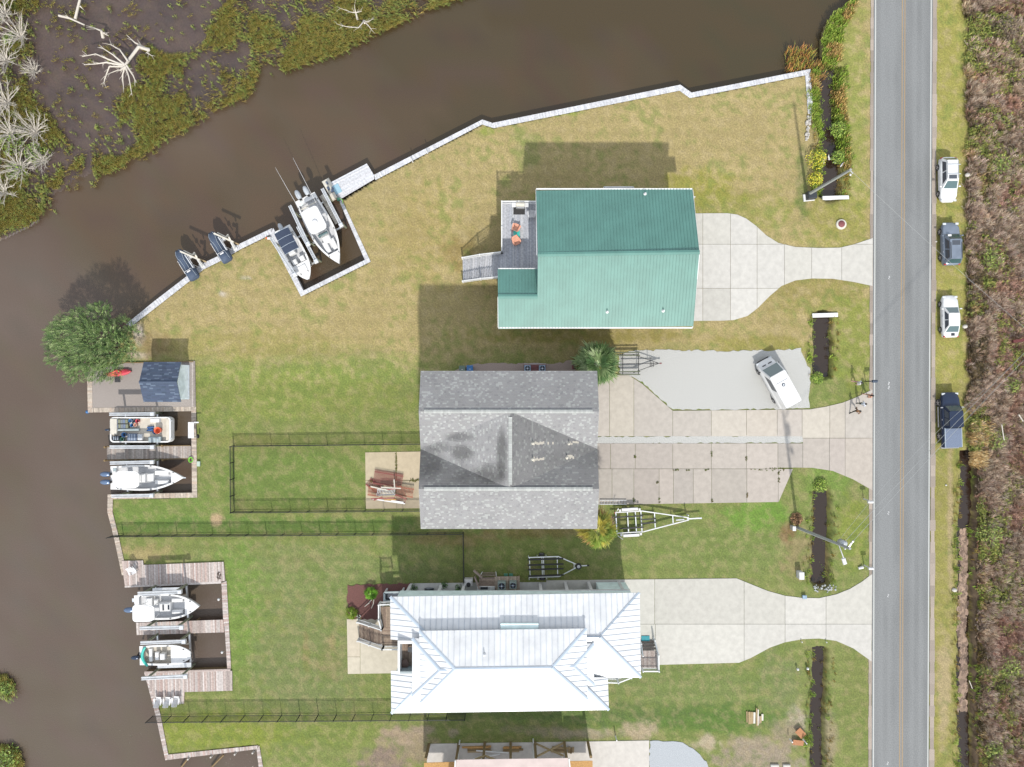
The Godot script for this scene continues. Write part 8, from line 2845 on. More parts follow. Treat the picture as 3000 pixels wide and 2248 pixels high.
func build_poles() -> void:
	var t := thing("utility_pole", "grey utility pole with a transformer and a lamp arm beside the third ditch", "utility pole", P(2337, 1547))
	var base := P(2337, 1547, 0)
	var top := P(2491, 1608, 11.3)
	var st := mb()
	tube(st, [base - Vector3(0, 0.3, 0), base.lerp(top, 0.5), top], [0.17, 0.15, 0.12], 10)
	wpart(st, "pole", "pole_grey", t)
	st = mb()
	var tc := P(2476, 1594, 9.9)
	lathe(st, tc - Vector3(0, 1.0, 0), [Vector2(0, 0), Vector2(0.27, 0.02), Vector2(0.29, 0.9), Vector2(0.24, 1.0), Vector2(0, 1.02)], 14)
	wpart(st, "transformer", "engine_grey", t)
	st = mb()
	bar(st, P(2486, 1604, 10.6), P(2500, 1586, 10.8), 0.09, 0.09)
	wpart(st, "cross_arm", "aluminium", t)
	for q in [[2500, 1586, 10.9], [2495, 1592, 10.9], [2476, 1608, 10.2]]:
		st = mb()
		lathe(st, P(q[0], q[1], q[2]), [Vector2(0, -0.1), Vector2(0.09, -0.05), Vector2(0.05, 0.0), Vector2(0.09, 0.05), Vector2(0, 0.12)], 9)
		wpart(st, "insulator", "vinyl", t)
	st = mb()
	tube(st, [P(2458, 1598, 8.6), P(2467, 1622, 9.0), P(2475, 1645, 9.0)], 0.05, 7)
	wpart(st, "lamp_arm", "vinyl", t)
	st = mb()
	bevel_box(st, P(2474, 1645, 9.0), Vector3(0.34, 0.2, 0.62), 0.06, Basis(Vector3.UP, 0.3))
	wpart(st, "lamp_head", "vinyl", t)
	st = mb()
	tube(st, [P(2450, 1590, 8.2), P(2462, 1580, 8.8), P(2474, 1580, 9.4), P(2477, 1588, 10.0)], 0.025, 5)
	wpart(st, "cable_loop", "black", t)
	var t2 := thing("utility_pole", "leaning looking grey utility pole rising from behind the white box at the northern ditch", "utility pole", P(2364, 572))
	var b2 := P(2364, 572, 0)
	var top2 := P(2493, 497, 9.6)
	st = mb()
	tube(st, [b2 - Vector3(0, 0.3, 0), b2.lerp(top2, 0.5), top2], [0.16, 0.145, 0.12], 10)
	wpart(st, "pole", "pole_grey", t2)
	st = mb()
	bar(st, P(2490, 499, 9.3), P(2499, 509, 9.3), 0.07, 0.07)
	wpart(st, "cross_arm", "aluminium", t2)
	st = mb()
	lathe(st, P(2492, 512, 9.2), [Vector2(0, -0.1), Vector2(0.12, 0), Vector2(0, 0.1)], 8)
	wpart(st, "insulator", "vinyl", t2)
	wire("overhead wire from the transformer pole crossing the pickup's bonnet", P(2477, 1586, 10.4), P(3060, 976, 10.8), 0.35)
	wire("overhead wire from the transformer pole's arm crossing the pickup's bed cover", P(2500, 1586, 10.9), P(3070, 985, 10.9), 0.30)
	wire("thin service wire running down from the transformer pole towards the road", P(2462, 1580, 9.0), P(2900, 1130, 10.0), 1.2, 0.010)
	wire("thin slanting wire from the leaning looking pole across the road", P(2497, 503, 9.4), P(3060, 1010, 9.6), 0.3, 0.012)


# ---------------------------------------------------------------- yard things
func ac_unit(label: String, at: Vector3, s: float, m: String, group := "") -> void:
	var t := thing("air_conditioner", label, "air conditioner", at, 0.0, group)
	block(t, "cabinet", m, Vector3(0, 0.38, 0), Vector3(s, 0.76, s), 0.05)
	var st := mb()
	tube(st, [Vector3(0, 0.755, 0), Vector3(0, 0.775, 0)], s * 0.40, 18)
	part(st, "fan_opening", "black", t)
	for k in 4:
		st = mb()
		box(st, Vector3(cos(k * PI / 2) * s * 0.2, 0.785, sin(k * PI / 2) * s * 0.2), Vector3(s * 0.32, 0.01, s * 0.13), Basis(Vector3.UP, -k * PI / 2) * Basis(Vector3.RIGHT, 0.3))
		part(st, "fan_blade", "bed_cover", t)
	st = mb()
	cyl(st, Vector3(0, 0.77, 0), s * 0.10, 0.05, 10)
	part(st, "hub", "lamp_clear", t)


func build_yard() -> void:
	var st: SurfaceTool
	# shed
	var t := thing("shed", "small shed with a navy shingle roof and a pale blue end wall on the platform", "shed", P(470, 1118))
	var plN := slope_plane(P(470, 1063, 2.5), Vector2(0, 1), 0.42)
	var ridge_pt := P(470, 1120, 3.3)
	plN = slope_plane(ridge_pt, Vector2(0, -1), -0.42)
	var plS := slope_plane(ridge_pt, Vector2(0, 1), -0.42)
	var x0 := P(407, 1121, 3.3).x
	var x1 := P(518, 1118, 3.3).x
	var n0 := on_plane(470, 1061, plN).y
	var s0 := on_plane(470, 1178, plS).y
	var tone := func(_p: Vector2) -> Color:
		var f := rng.randf()
		return jit(A("56657f" if f < 0.8 else ("75869e" if f < 0.92 else "4c5a72")), 0.1)
	for q in [[PackedVector2Array([Vector2(x0, n0), Vector2(x1, n0), Vector2(x1, ridge_pt.z), Vector2(x0, ridge_pt.z)]), plN, Vector2(0, 1)], [PackedVector2Array([Vector2(x0, ridge_pt.z), Vector2(x1, ridge_pt.z), Vector2(x1, s0), Vector2(x0, s0)]), plS, Vector2(0, -1)]]:
		var dk := wpart(pad(q[0], q[1], 0.08), "roof_deck", "grey_box", t)
		st = mb()
		shingles(st, q[0], q[1], q[2], tone, 0.45, 0.15)
		wpart(st, "shingles", "shingle", dk, "stuff")
	ridge(t, [Vector3(x0, 3.3, ridge_pt.z), Vector3(x1, 3.3, ridge_pt.z)], "navy", 0.26)
	var xe := P(554, 1118, 0.1).x
	st = mb()
	box(st, Vector3((x0 + 0.35 + xe) / 2, 1.25, ridge_pt.z), Vector3(xe - x0 - 0.35, 2.3, (s0 - n0) - 0.5))
	wpart(st, "wall", "shed_blue", t)
	for k in 26:
		st = mb()
		box(st, Vector3(xe + 0.012, 1.25, n0 + 0.3 + (s0 - n0 - 0.6) * (k + 0.5) / 26.0), Vector3(0.03, 2.28, (s0 - n0 - 0.6) / 26.0 - 0.02))
		wpart(st, "siding_board", "shed_blue", t)
	st = mb()
	face(st, [Vector3(xe, 2.4, n0 + 0.25), Vector3(xe, 3.25, ridge_pt.z), Vector3(xe, 2.4, s0 - 0.25)], Vector3(1, 0, 0))
	wpart(st, "gable", "shed_blue", t)
	# kayak
	t = thing("kayak", "red kayak half hidden under the green tree by the shed", "kayak", P(352, 1092, 0.05), 0.12)
	st = mb()
	st.set_smooth_group(1)
	var rings := []
	var cen := []
	for q in [[-1.75, 0.03, 0.30], [-1.3, 0.24, 0.28], [-0.5, 0.38, 0.26], [0.3, 0.38, 0.26], [0.9, 0.28, 0.28], [1.3, 0.04, 0.34]]:
		var r := []
		for k in 10: r.append(Vector3(q[0], 0.16 + sin(TAU * k / 10) * q[2] * 0.6, cos(TAU * k / 10) * q[1]))
		rings.append(r)
		cen.append(Vector3(q[0], 0.16, 0))
	loft(st, rings, cen, true)
	part(st, "hull", "red", t)
	st = mb()
	lathe(st, Vector3(-0.2, 0.32, 0), [Vector2(0.30, 0.0), Vector2(0.33, 0.03), Vector2(0.26, 0.02), Vector2(0.2, -0.08), Vector2(0, -0.1)], 14, 1.6, 0.8)
	part(st, "cockpit", "orange", t)
	t = thing("drain_grate", "dark square grate on the gravel platform below the kayak", "grate", P(344, 1112, 0.06))
	for k in 8:
		st = mb()
		box(st, Vector3(-0.28 + k * 0.08, 0.01, 0), Vector3(0.05, 0.03, 0.62))
		part(st, "bar", "fan_dark", t)
	st = mb()
	lathe(st, P(256, 1207, -0.1), [Vector2(0, -0.2), Vector2(0.17, -0.1), Vector2(0.19, 0.05), Vector2(0.1, 0.2), Vector2(0, 0.22)], 10)
	solo(st, "fender_buoy", "blue", "small blue buoy at the corner of the gravel platform", "buoy")
	# dock boxes and fittings
	t = thing("fish_table", "white cleaning table with a hose wheel at the head of the work skiff's slip", "table", P(570, 1259, 0.1))
	block(t, "table_top", "vinyl", Vector3(0, 0.85, 0), Vector3(0.62, 0.06, 1.72), 0.015)
	for q in [[-1, -1], [1, -1], [1, 1], [-1, 1]]: block(t, "leg", "white", Vector3(q[0] * 0.24, 0.42, q[1] * 0.75), Vector3(0.09, 0.84, 0.09), 0.01)
	block(t, "side_arm", "vinyl", Vector3(0.55, 0.8, -0.82), Vector3(0.5, 0.05, 0.14), 0.01)
	st = mb()
	tube(st, [Vector3(0.5, 0.42, 0.70), Vector3(0.62, 0.42, 0.70)], 0.22, 14)
	part(st, "hose_wheel", "rubber", t)
	for q in [["utility_box", "pale green box set in the grass beside the plank bulkhead", 583, 1359, "box_green", 0.3, 0.5], ["hose_coil", "lime green hose coil on the corner of the grey pier", 561, 1347, "lime", 0.35, 0.5]]:
		t = thing(q[0], q[1], "box" if q[0] == "utility_box" else "hose", P(q[2], q[3], 0.02))
		if q[0] == "utility_box":
			block(t, "body", q[4], Vector3(0, 0.08, 0), Vector3(q[5], 0.16, q[6]), 0.02)
			block(t, "lid", q[4], Vector3(0, 0.18, 0), Vector3(q[5] + 0.04, 0.03, q[6] + 0.04), 0.01)
		else:
			for k in 3:
				st = mb()
				var pts := []
				for a in 13: pts.append(Vector3(cos(a * TAU / 12) * (0.16 + k * 0.05), 0.18 + k * 0.03, sin(a * TAU / 12) * (0.22 + k * 0.04)))
				tube(st, pts, 0.025, 5, false)
				part(st, "coil", q[4], t)
	t = thing("work_float", "narrow grey float strewn with gear between the largest boat and the dock platform", "float", P(967, 551, -0.2), -1.06)
	block(t, "hull", "cream", Vector3(0, 0.1, 0), Vector3(1.9, 0.5, 0.85), 0.06)
	for q in [[-0.5, 0.0, 0.3, 0.2], [0.1, 0.15, 0.35, 0.25], [0.55, -0.1, 0.3, 0.3], [0.3, -0.25, 0.2, 0.2]]: block(t, "gear", "bed_cover", Vector3(q[0], 0.42, q[1]), Vector3(q[2], 0.16, q[3]), 0.04)
	for q in [[979, 578, 0.7, 0.6, "square beige box on the float's landward end"], [955, 582, 0.8, 0.5, "beige step box between the largest boat and its lift"]]:
		t = thing("dock_step", q[4], "box", P(q[0], q[1], 0.0), -1.06)
		block(t, "body", "beige", Vector3(0, 0.3, 0), Vector3(q[2], 0.4, q[3]), 0.04)
		block(t, "top", "beige", Vector3(0, 0.52, 0), Vector3(q[2] * 0.94, 0.04, q[3] * 0.94), 0.01)
	t = thing("gangway", "long beige boarded gangway beside the largest boat", "walkway", P(965, 613, 0.2), -1.06)
	for k in 14:
		st = mb()
		box(st, Vector3(-1.6 + k * 0.25, 0, 0), Vector3(0.23, 0.05, 0.5))
		part(st, "plank", "beige", t)
	st = mb()
	box(st, P(987, 554, 0.16), Vector3(0.75, 0.02, 1.0), Basis(Vector3.UP, 0.5))
	solo(st, "dock_mat", "mat_blue", "blue mat on the pale dock platform beside the float", "mat")
	t = thing("hose_reel", "dark green hose with a bright loop on the bulkhead by the dock platform", "hose", P(993, 586, 0.1))
	st = mb()
	tube(st, [Vector3(-0.12, 0.22, 0), Vector3(0.16, 0.22, 0)], 0.2, 12)
	part(st, "reel", "green_plastic", t)
	st = mb()
	tube(st, [Vector3(0.1, 0.3, -0.1), Vector3(0.4, 0.1, 0.0), Vector3(0.42, 0.05, 0.45)], 0.03, 5)
	part(st, "hose", "lime", t)
	for q in [[786, 698, "orange and white fitting on the bulkhead beside the navy canopy boat", "orange"], ]:
		t = thing("dock_fitting", q[2], "fitting", P(q[0], q[1], 0.1))
		block(t, "body", "vinyl", Vector3(0.15, 0.15, 0.05), Vector3(0.4, 0.3, 0.25), 0.05)
		block(t, "cap", q[3], Vector3(-0.15, 0.12, 0), Vector3(0.18, 0.18, 0.18), 0.05)
	st = mb()
	for k in 26:
		var a := k * 0.9
		var r := 0.12 + 0.10 * sin(k * 1.7)
		tube(st, [P(641, 1687, 0.14) + Vector3(cos(a) * r * 1.6, 0.01, sin(a) * r * 1.8), P(641, 1687, 0.18) + Vector3(cos(a + 0.9) * (r + 0.05), 0.02, sin(a + 0.9) * (r + 0.2))], 0.02, 4)
	solo(st, "rope", "rope_brown", "tangled dark rope on the weathered dock", "rope", "", "stuff")
	adirondack("adirondack_chair", P(392, 1667, 0.13), 0.55, "vinyl", "white slatted armchair alone near the corner of the dock with the rope", "chair")
	for q in [[469, 2052, "western"], [496, 2052, "middle"], [521, 2050, "eastern"]]:
		adirondack("adirondack_chair", P(q[0], q[1], 0.13), PI - 0.05, "vinyl", "white slatted armchair on the southern dock, the %s of three in a row" % q[2], "chair", "white armchairs in a row on the dock")
	# along the grey house
	for q in [[1545, 1080, "bluish air conditioner by the grey house, western of two"], [1588, 1080, "bluish air conditioner by the grey house, eastern of two"]]: ac_unit(q[2], P(q[0], q[1], 1.2), 0.68, "box_blue", "air conditioners on the stand by the grey house")
	t = thing("equipment_stand", "brown slatted stand carrying the two bluish air conditioners", "stand", P(1566, 1080, 0.0))
	for k in 6:
		st = mb()
		box(st, Vector3(0, 1.17, -0.35 + k * 0.14), Vector3(2.4, 0.04, 0.12))
		part(st, "slat", "brown_red", t)
	for q in [[-1, -1], [1, -1], [1, 1], [-1, 1]]:
		st = mb()
		box(st, Vector3(q[0] * 1.1, 0.57, q[1] * 0.34), Vector3(0.1, 1.14, 0.1))
		part(st, "leg", "timber", t)
	st = mb()
	bar(st, Vector3(-1.15, 1.25, -0.45), Vector3(1.15, 1.25, -0.45), 0.05, 0.05)
	part(st, "rail", "vinyl", t)
	for q in [[1356, 1082, "bin_green", "dark green wheeled bin against the grey house"], [1378, 1081, "blue", "bright blue recycling bin against the grey house"]]:
		t = thing("wheeled_bin", q[3], "bin", P(q[0], q[1], 0.0))
		block(t, "body", q[2], Vector3(0, 0.5, 0.05), Vector3(0.6, 0.95, 0.6), 0.03)
		block(t, "lid", q[2], Vector3(0, 1.02, 0.0), Vector3(0.68, 0.08, 0.72), 0.03)
		block(t, "mark", "vinyl", Vector3(0.0, 1.065, 0.05), Vector3(0.22, 0.01, 0.05), 0.002)
		for s in [-1.0, 1.0]: wheel(t, Vector3(s * 0.0, 0.12, s * 0.3), 0.12, 0.06)
	st = mb()
	bevel_box(st, P(1682, 1076, 0.05), Vector3(0.45, 0.08, 0.4), 0.02)
	solo(st, "stepping_stone", "brown_red", "square brown paver in the stone bed near the palm", "paver")
	t = thing("ladder", "aluminium ladder lying along the edge of the old driveway", "ladder", P(1790, 1472, 0.15))
	for z in [-0.22, 0.22]:
		st = mb()
		bar(st, Vector3(-1.2, 0, z), Vector3(1.68, 0, z), 0.04, 0.09)
		part(st, "side_rail", "aluminium", t)
	for k in 9:
		st = mb()
		tube(st, [Vector3(-1.05 + k * 0.32, 0.0, -0.22), Vector3(-1.05 + k * 0.32, 0.0, 0.22)], 0.018, 6)
		part(st, "rung", "aluminium", t)
	# the heap of old railings: each panel lies a little above the last
	var y := 0.08
	for q in [["red brown railing panel lying at the west of the heap", 1079, 1410, 1119, 1443, 1.05, -0.12, "rail_red", 11], ["long red brown railing panel on the north side of the heap", 1096, 1397, 1180, 1411, 1.55, -0.14, "rail_red", 26], ["faded orange railing panel sticking out west below the others", 1080, 1438, 1112, 1442, 1.0, -0.02, "rail_orange", 10], ["faded orange railing panel pointing east with bare balusters", 1163, 1436, 1213, 1444, 1.1, -0.16, "rail_orange", 13], ["white railing panel on top of the heap", 1108, 1441, 1161, 1439, 0.75, 0.02, "white", 12], ["red brown railing panel on the south east of the heap", 1158, 1453, 1192, 1465, 0.6, -0.2, "rail_red", 9]]:
		var a := P(q[1], q[2], 0)
		var b := P(q[3], q[4], 0)
		var L := a.distance_to(b)
		t = thing("railing_panel", q[0], "railing", Vector3((a.x + b.x) / 2, y, (a.z + b.z) / 2), -atan2((b - a).z, (b - a).x), "old railing panels heaped on the patio")
		for z in [-0.38, 0.38]:
			st = mb()
			bar(st, Vector3(-L / 2, 0.04, z * q[5]), Vector3(L / 2, 0.04, z * q[5]), 0.11, 0.06)
			part(st, "rail", q[7], t)
		for k in q[8]:
			st = mb()
			var x: float = -L / 2 + L * (k + 0.5) / q[8]
			bar(st, Vector3(x + 0.1 * (1 if q[7] == "white" else 0), 0.05, -0.55 * q[5]), Vector3(x - 0.1 * (2 if q[7] == "white" else 0), 0.05, 0.5 * q[5]), 0.045, 0.04)
			part(st, "baluster", q[7], t)
		y += 0.11
	for q in [[1090, 1423, 1140, 1434, "cream", "cream board lying slantwise across the railing heap"], [1135, 1432, 1178, 1427, "rail_red", "red rail crossing the cream board on the heap"], [1120, 1425, 1178, 1428, "cream", "second cream board at the middle of the railing heap"], [1158, 1402, 1160, 1425, "cream", "short pale post standing up in the long red panel"], [1093, 1458, 1190, 1472, "white", "long white rail along the south edge of the heap"], [1092, 1458, 1160, 1455, "rail_red", "red brown rail along the south edge of the heap"], [1130, 1461, 1165, 1460, "plywood", "yellow board in the south part of the heap"], [1150, 1463, 1186, 1468, "white", "thick white post at the south east of the heap"], [1100, 1462, 1125, 1452, "rail_red", "short red rail slanting at the south west of the heap"]]:
		st = mb()
		bar(st, P(q[0], q[1], 0.0) + Vector3(0, y, 0), P(q[2], q[3], 0.0) + Vector3(0, y + 0.04, 0), 0.12, 0.08)
		solo(st, "loose_rail", q[4], q[5], "board")
		y += 0.02
	# north side of the white house
	t = thing("equipment_platform", "wooden platform with steps beside the white house", "platform", P(1450, 1705, 0.0))
	st = mb()
	deck(st, poly([1449, 1690, 1522, 1689, 1523, 1738, 1450, 1738], 0.9), Vector2(0, 1), 0.14, 0.9, 0.05, tones(["b8a796", "ab9a8a", "c2b2a2"]))
	deck(st, poly([1404, 1693, 1449, 1692, 1449, 1738, 1400, 1738], 0.9), Vector2(1, 0), 0.14, 0.88, 0.05, tones(["a08e80", "94837a", "aa988a"]))
	wpart(st, "deck_boards", "board", t, "stuff")
	steps(t, P(1405, 1691, 0.9), P(1454, 1690, 0.9), P(1412, 1678, 0.2), P(1453, 1678, 0.2), 3, ["a8988a", "b5a596"])
	for q in [[1388, 1672, 1412, 1692, 1.3], [1391, 1690, 1404, 1725, 1.2]]:
		st = mb()
		bar(st, P(q[0], q[1], q[4]), P(q[2], q[3], q[4]), 0.14, 0.5)
		wpart(st, "side_board", "wood_grey", t)
	for q in [[1450, 1692], [1521, 1691], [1521, 1736], [1452, 1736]]:
		st = mb()
		box(st, P(q[0], q[1], 0.43), Vector3(0.14, 0.86, 0.14))
		wpart(st, "leg", "timber", t)
	ac_unit("greyish square air conditioner on the wooden platform", P(1470, 1712, 0.92), 0.85, "ac_grey")
	ac_unit("greyish slimmer air conditioner at the end of the wooden platform", P(1503, 1710, 0.92), 0.74, "ac_grey")
	t = thing("water_tank", "white rounded tank with a black lid beside the wooden steps", "tank", P(1374, 1702, 0.03))
	block(t, "body", "vinyl", Vector3(0, 0.45, 0), Vector3(0.9, 0.9, 0.72), 0.16)
	st = mb()
	cyl(st, Vector3(0.0, 0.88, 0.16), 0.24, 0.10, 14)
	part(st, "lid", "black", t)
	t = thing("outdoor_sink", "metal sink counter with a white tap under the edge of the white roof", "sink", P(1424, 1722, 0.9))
	block(t, "counter", "aluminium", Vector3(0, 0.35, 0), Vector3(1.9, 0.08, 0.5), 0.02)
	block(t, "basin", "fan_dark", Vector3(-0.2, 0.42, -0.05), Vector3(0.8, 0.05, 0.26), 0.01)
	st = mb()
	tube(st, [Vector3(0.55, 0.4, -0.15), Vector3(0.55, 0.8, -0.15), Vector3(0.45, 0.85, -0.05)], 0.03, 6)
	part(st, "tap", "vinyl", t)
	for q in [[1482, 1685, "flat green cap in the grass by the platform, western of two"], [1497, 1685, "flat green cap in the grass by the platform, eastern of two"]]:
		st = mb()
		bevel_box(st, P(q[0], q[1], 0.06), Vector3(0.42, 0.12, 0.30), 0.03)
		solo(st, "access_cap", "green_plastic", q[2], "cap", "green caps by the platform")
	t = thing("kennel", "dark peaked box under the north edge of the white house", "box", P(1258, 1733, 0.04))
	st = mb()
	for s in [-1.0, 1.0]: face(st, [Vector3(0, 0.9, -0.45), Vector3(0, 0.9, 0.45), Vector3(s * 0.5, 0.3, 0.45), Vector3(s * 0.5, 0.3, -0.45)], Vector3(s, 1, 0))
	part(st, "roof", "fan_dark", t)
	block(t, "body", "fan_grey", Vector3(0, 0.18, 0), Vector3(0.8, 0.36, 0.8), 0.02)
	# by the road
	for q in [[2536, 1117.5, 2563, 1117.5, "mail_navy", "dark blue letter box on a post beside the person in white", 1.25], [2530, 1462, 2550, 1471, "vinyl", "white letter box at the road edge below the second driveway", 1.1], [2531, 1656, 2552, 1666, "vinyl", "white letter box on a bent arm at the mouth of the white house's driveway", 1.1]]:
		var f := P(q[0], q[1], 0.0)
		var c := P(q[2], q[3], 1.2)
		t = thing("letter_box", q[5], "letter box", f)
		st = mb()
		box(st, f + Vector3(0, 0.55, 0), Vector3(0.1, 1.1, 0.1))
		wpart(st, "post", "vinyl" if q[4] == "vinyl" else "black", t)
		st = mb()
		bar(st, f + Vector3(0, 1.05, 0), Vector3(c.x, 1.05, c.z), 0.12, 0.08)
		wpart(st, "arm", "vinyl", t)
		st = mb()
		var rr := []
		tube(st, [Vector3(c.x - 0.28, 1.22, c.z), Vector3(c.x + 0.26, 1.22, c.z)], 0.15, 10)
		wpart(st, "box", q[4], t)
	st = mb()
	tube(st, [P(2521, 1666, 0.1) - Vector3(0.2, 0, 0), P(2529, 1662, 0.12)], [0.13, 0.16], 9)
	solo(st, "newspaper_tube", "vinyl", "short white tube in the grass beside the bent arm letter box", "tube")
	for q in [[2447, 580, 1.55, 0.40, "white headwall at the south end of the northern ditch"], [2416, 924, 1.5, 0.45, "white headwall at the north end of the second ditch"]]:
		t = thing("headwall", q[4], "headwall", P(q[0], q[1], 0.0), 0.03)
		block(t, "cap", "white", Vector3(0, 0.12, 0), Vector3(q[2] * 1.85, 0.12, q[3]), 0.02)
		block(t, "wall", "white_wall", Vector3(0, -0.45, 0), Vector3(q[2] * 1.8, 1.0, q[3] * 0.6), 0.02)
	t = thing("utility_cabinet", "navy lidded cabinet on a white base at the foot of the leaning looking pole", "cabinet", P(2371, 578, 0.0), 0.1)
	block(t, "base", "white", Vector3(-0.1, 0.1, 0.05), Vector3(1.2, 0.2, 0.75), 0.02)
	block(t, "lid", "fan_dark", Vector3(0.0, 0.55, -0.05), Vector3(0.95, 0.7, 0.8), 0.06)
	t = thing("manhole", "round manhole with a red iron cover in a pale concrete ring", "manhole", P(2464, 658, 0.0))
	st = mb()
	lathe(st, Vector3.ZERO, [Vector2(0.56, 0), Vector2(0.55, 0.14), Vector2(0.52, 0.16), Vector2(0, 0.16)], 24)
	part(st, "ring", "cream", t)
	st = mb()
	lathe(st, Vector3(0.0, 0.16, -0.03), [Vector2(0.37, 0), Vector2(0.36, 0.03), Vector2(0, 0.035)], 20)
	part(st, "cover", "brown_red", t)
	for q in [[2319, 1545, 0.32, 0.45, 0.75, "galvanised", "grey metal pedestal box left of the transformer pole"], [2340, 1682, 0.5, 0.75, 0.8, "vinyl", "white pedestal cabinet on the lawn west of the third ditch"], [2355, 1748, 0.42, 0.34, 0.25, "box_blue", "light blue utility lid at the edge of the white house's driveway"]]:
		t = thing("pedestal_box", q[6], "box", P(q[0], q[1], 0.0))
		block(t, "body", q[5], Vector3(0, q[4] / 2, 0), Vector3(q[2], q[4], q[3]), 0.04)
		block(t, "lid", q[5], Vector3(0, q[4] + 0.02, 0), Vector3(q[2] + 0.04, 0.05, q[3] + 0.04), 0.015)
	for q in [[2334, 1958, "white globe garden light on the southern lawn, western of two"], [2363, 1956, "white globe garden light on the southern lawn, nearer the ditch"], [2347, 1879, "small white light at the driveway's southern edge, west of the ditch"], [2419, 1880, "small white light at the driveway's southern edge, east of the ditch"]]:
		t = thing("garden_light", q[2], "light", P(q[0], q[1], 0.0))
		var r := 0.15 if q[1] > 1900 else 0.07
		st = mb()
		cyl(st, Vector3.ZERO, 0.04, 0.25, 7)
		part(st, "stem", "galvanised", t)
		st = mb()
		lathe(st, Vector3(0, 0.25 + r * 0.6, 0), [Vector2(0, -r), Vector2(r * 0.7, -r * 0.7), Vector2(r, 0), Vector2(r * 0.7, r * 0.7), Vector2(0, r)], 12)
		part(st, "globe", "vinyl", t)
	# timber by the southern ditch
	t = thing("board_stack", "stack of pale boards lying on the dark grass near the bottom right", "timber", P(2210, 2100, 0.0))
	for q in [[-0.82, 0.0, 0.12, 1.2, 0], [-0.55, 0.1, 0.26, 1.3, 0.02], [-0.28, 0.1, 0.24, 1.25, 0.0], [-0.02, 0.1, 0.22, 1.2, 0.01], [0.20, -0.05, 0.13, 1.9, 0.14], [0.34, 0.0, 0.12, 1.7, 0.12], [0.52, 0.3, 0.16, 0.8, 0.03], [0.68, 0.25, 0.16, 0.7, 0.02], [0.85, 0.05, 0.22, 0.7, 0.0]]:
		st = mb()
		box(st, Vector3(q[0], 0.06 + q[4], q[1]), Vector3(q[2], 0.1, q[3]), Basis(Vector3.UP, rng.randf_range(-0.04, 0.04)))
		part(st, "board", ["wood_old", "cream", "wood_grey"][rng.randi() % 3], t)
	t = thing("broken_sign", "fallen sign of two brown plywood sheets with white posts by the southern ditch", "sign", P(2335, 2165, 0.0))
	for q in [[2346, 2149, -0.75, 0.75, 1.1], [2339, 2177, 0.12, 1.15, 0.6]]:
		st = mb()
		box(st, P(q[0], q[1], 0.25), Vector3(q[3], 0.03, q[4]), Basis(Vector3.UP, -q[2]) * Basis(Vector3.RIGHT, 0.15))
		wpart(st, "panel", "sign_brown", t)
	for q in [[2314, 2166, 2322, 2176], [2353, 2167, 2364, 2180]]:
		st = mb()
		bar(st, P(q[0], q[1], 0.3), P(q[2], q[3], 0.9), 0.12, 0.12)
		wpart(st, "post", "white", t)
	for q in [[2270, 2246, 0.9, "pale slab of rubble at the bottom edge, western of two"], [2305, 2246, 0.8, "pale slab of rubble at the bottom edge, eastern of two"]]:
		st = mb()
		bevel_box(st, P(q[0], q[1], 0.1), Vector3(q[2], 0.2, 0.4), 0.05)
		solo(st, "rubble", "stone", q[3], "rubble")


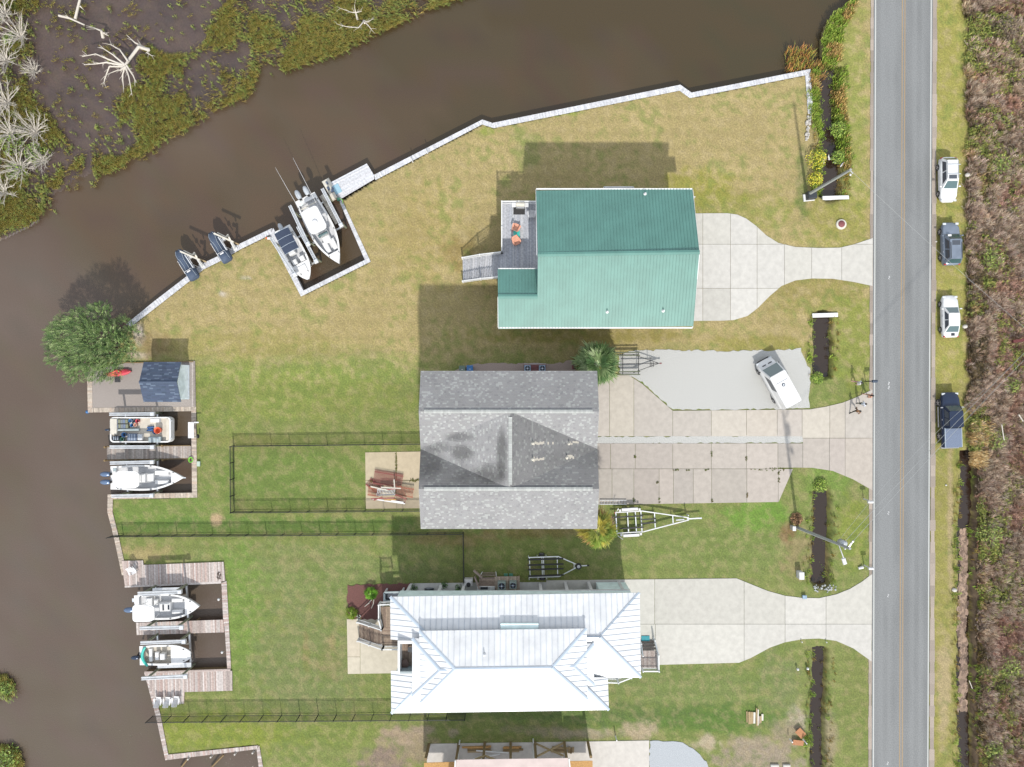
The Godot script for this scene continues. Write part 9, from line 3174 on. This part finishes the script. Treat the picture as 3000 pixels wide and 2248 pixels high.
func _ready() -> void:
	rng.seed = 20
	var cam := Camera3D.new()
	cam.name = "camera"
	cam.position = Vector3(0, H, 0)
	cam.rotation_degrees = Vector3(-90, 0, 0)
	cam.fov = 2.0 * rad_to_deg(atan(1124.0 / S / H))
	cam.far = 1500.0
	add_child(cam)
	var we := WorldEnvironment.new()
	we.name = "world"
	var env := Environment.new()
	env.background_mode = Environment.BG_SKY
	var sky := Sky.new()
	var sm := ProceduralSkyMaterial.new()
	sm.sky_top_color = Color(0.73, 0.75, 0.78)
	sm.sky_horizon_color = Color(0.82, 0.83, 0.84)
	sm.ground_bottom_color = Color(0.25, 0.24, 0.2)
	sm.ground_horizon_color = Color(0.6, 0.6, 0.58)
	sm.sky_energy_multiplier = 1.1
	sky.sky_material = sm
	env.sky = sky
	env.tonemap_mode = Environment.TONE_MAPPER_LINEAR
	env.tonemap_exposure = 1.85
	env.sdfgi_enabled = true
	env.ssao_enabled = true
	env.ssil_enabled = true
	we.environment = env
	add_child(we)
	var sun := DirectionalLight3D.new()
	sun.name = "sun"
	sun.light_energy = 0.98
	sun.light_color = Color(1.0, 0.975, 0.935)
	sun.light_angular_distance = 1.5
	sun.shadow_enabled = true
	add_child(sun)
	# a metre of height throws 1.08 m of shadow to the north and 0.15 m to the west
	sun.look_at_from_position(Vector3(0.15, 1.0, 1.08) * 50.0, Vector3.ZERO)

	materials()
	mat("far_ground", A("7a6a50"), 0.95, 0, "grass", 0.1)
	mat("gravel_pink", A("b8a79e"), 0.95, 0, "gravel", 0.45, true, 3.0)
	mat("gravel_blue", A("b9bfc6"), 0.95, 0, "gravel", 0.4, true, 2.0)
	build_ground()
	build_roads()
	mat("fan_grey", A("7f8890"), 0.6)
	mat("olive", A("5f6650"), 0.8)
	mat("wire_grey", A("b0b4b4"), 0.6)
	mat("pole_grey", A("a9aeac"), 0.85, 0, "wood", 0.6)
	mat("shed_blue", Color(0.72, 0.80, 0.87), 0.7, 0, "paint", 0.4)
	mat("box_green", A("bcd0c4"), 0.6)
	mat("box_blue", A("93aec6"), 0.5, 0, "paint", 0.4)
	mat("mat_blue", A("9cc4d8"), 0.8)
	mat("rope_brown", A("5a4a40"), 0.9)
	mat("bin_green", A("6a7f72"), 0.6)
	mat("ac_grey", A("8fa09e"), 0.6, 0, "paint", 0.4)
	mat("mail_navy", A("3a4a60"), 0.4)
	mat("sign_brown", A("b07a52"), 0.8, 0, "wood", 0.6)
	mat("rust", A("6a3434"), 0.9, 0, "wood", 0.6)
	mat("wood_grey", A("a89890"), 0.85, 0, "wood", 0.6)
	mat("roof_white", A("eef1f5"), 0.4, 0.0, "paint", 0.15, true)
	mat("table_brown", A("6f5a52"), 0.7, 0, "wood", 0.6)
	build_docks()
	green_house()
	grey_house()
	white_house()
	unfinished_building()
	mat("canopy_navy", A("2f3d57"), 0.7, 0, "wood", 0.5)
	mat("cloth_blue", A("2c5c98"), 0.7)
	mat("pile_green", A("8a8f78"), 0.85, 0, "wood", 0.6)
	build_lifts()
	build_boats()
	watercraft()
	build_cars()
	build_people()
	build_yard()
	build_fences()
	build_trailers()
	build_poles()
	build_tree()
	build_palms()
	build_bank_plants()
	build_marsh()
	build_dead_trees()
	build_brush()
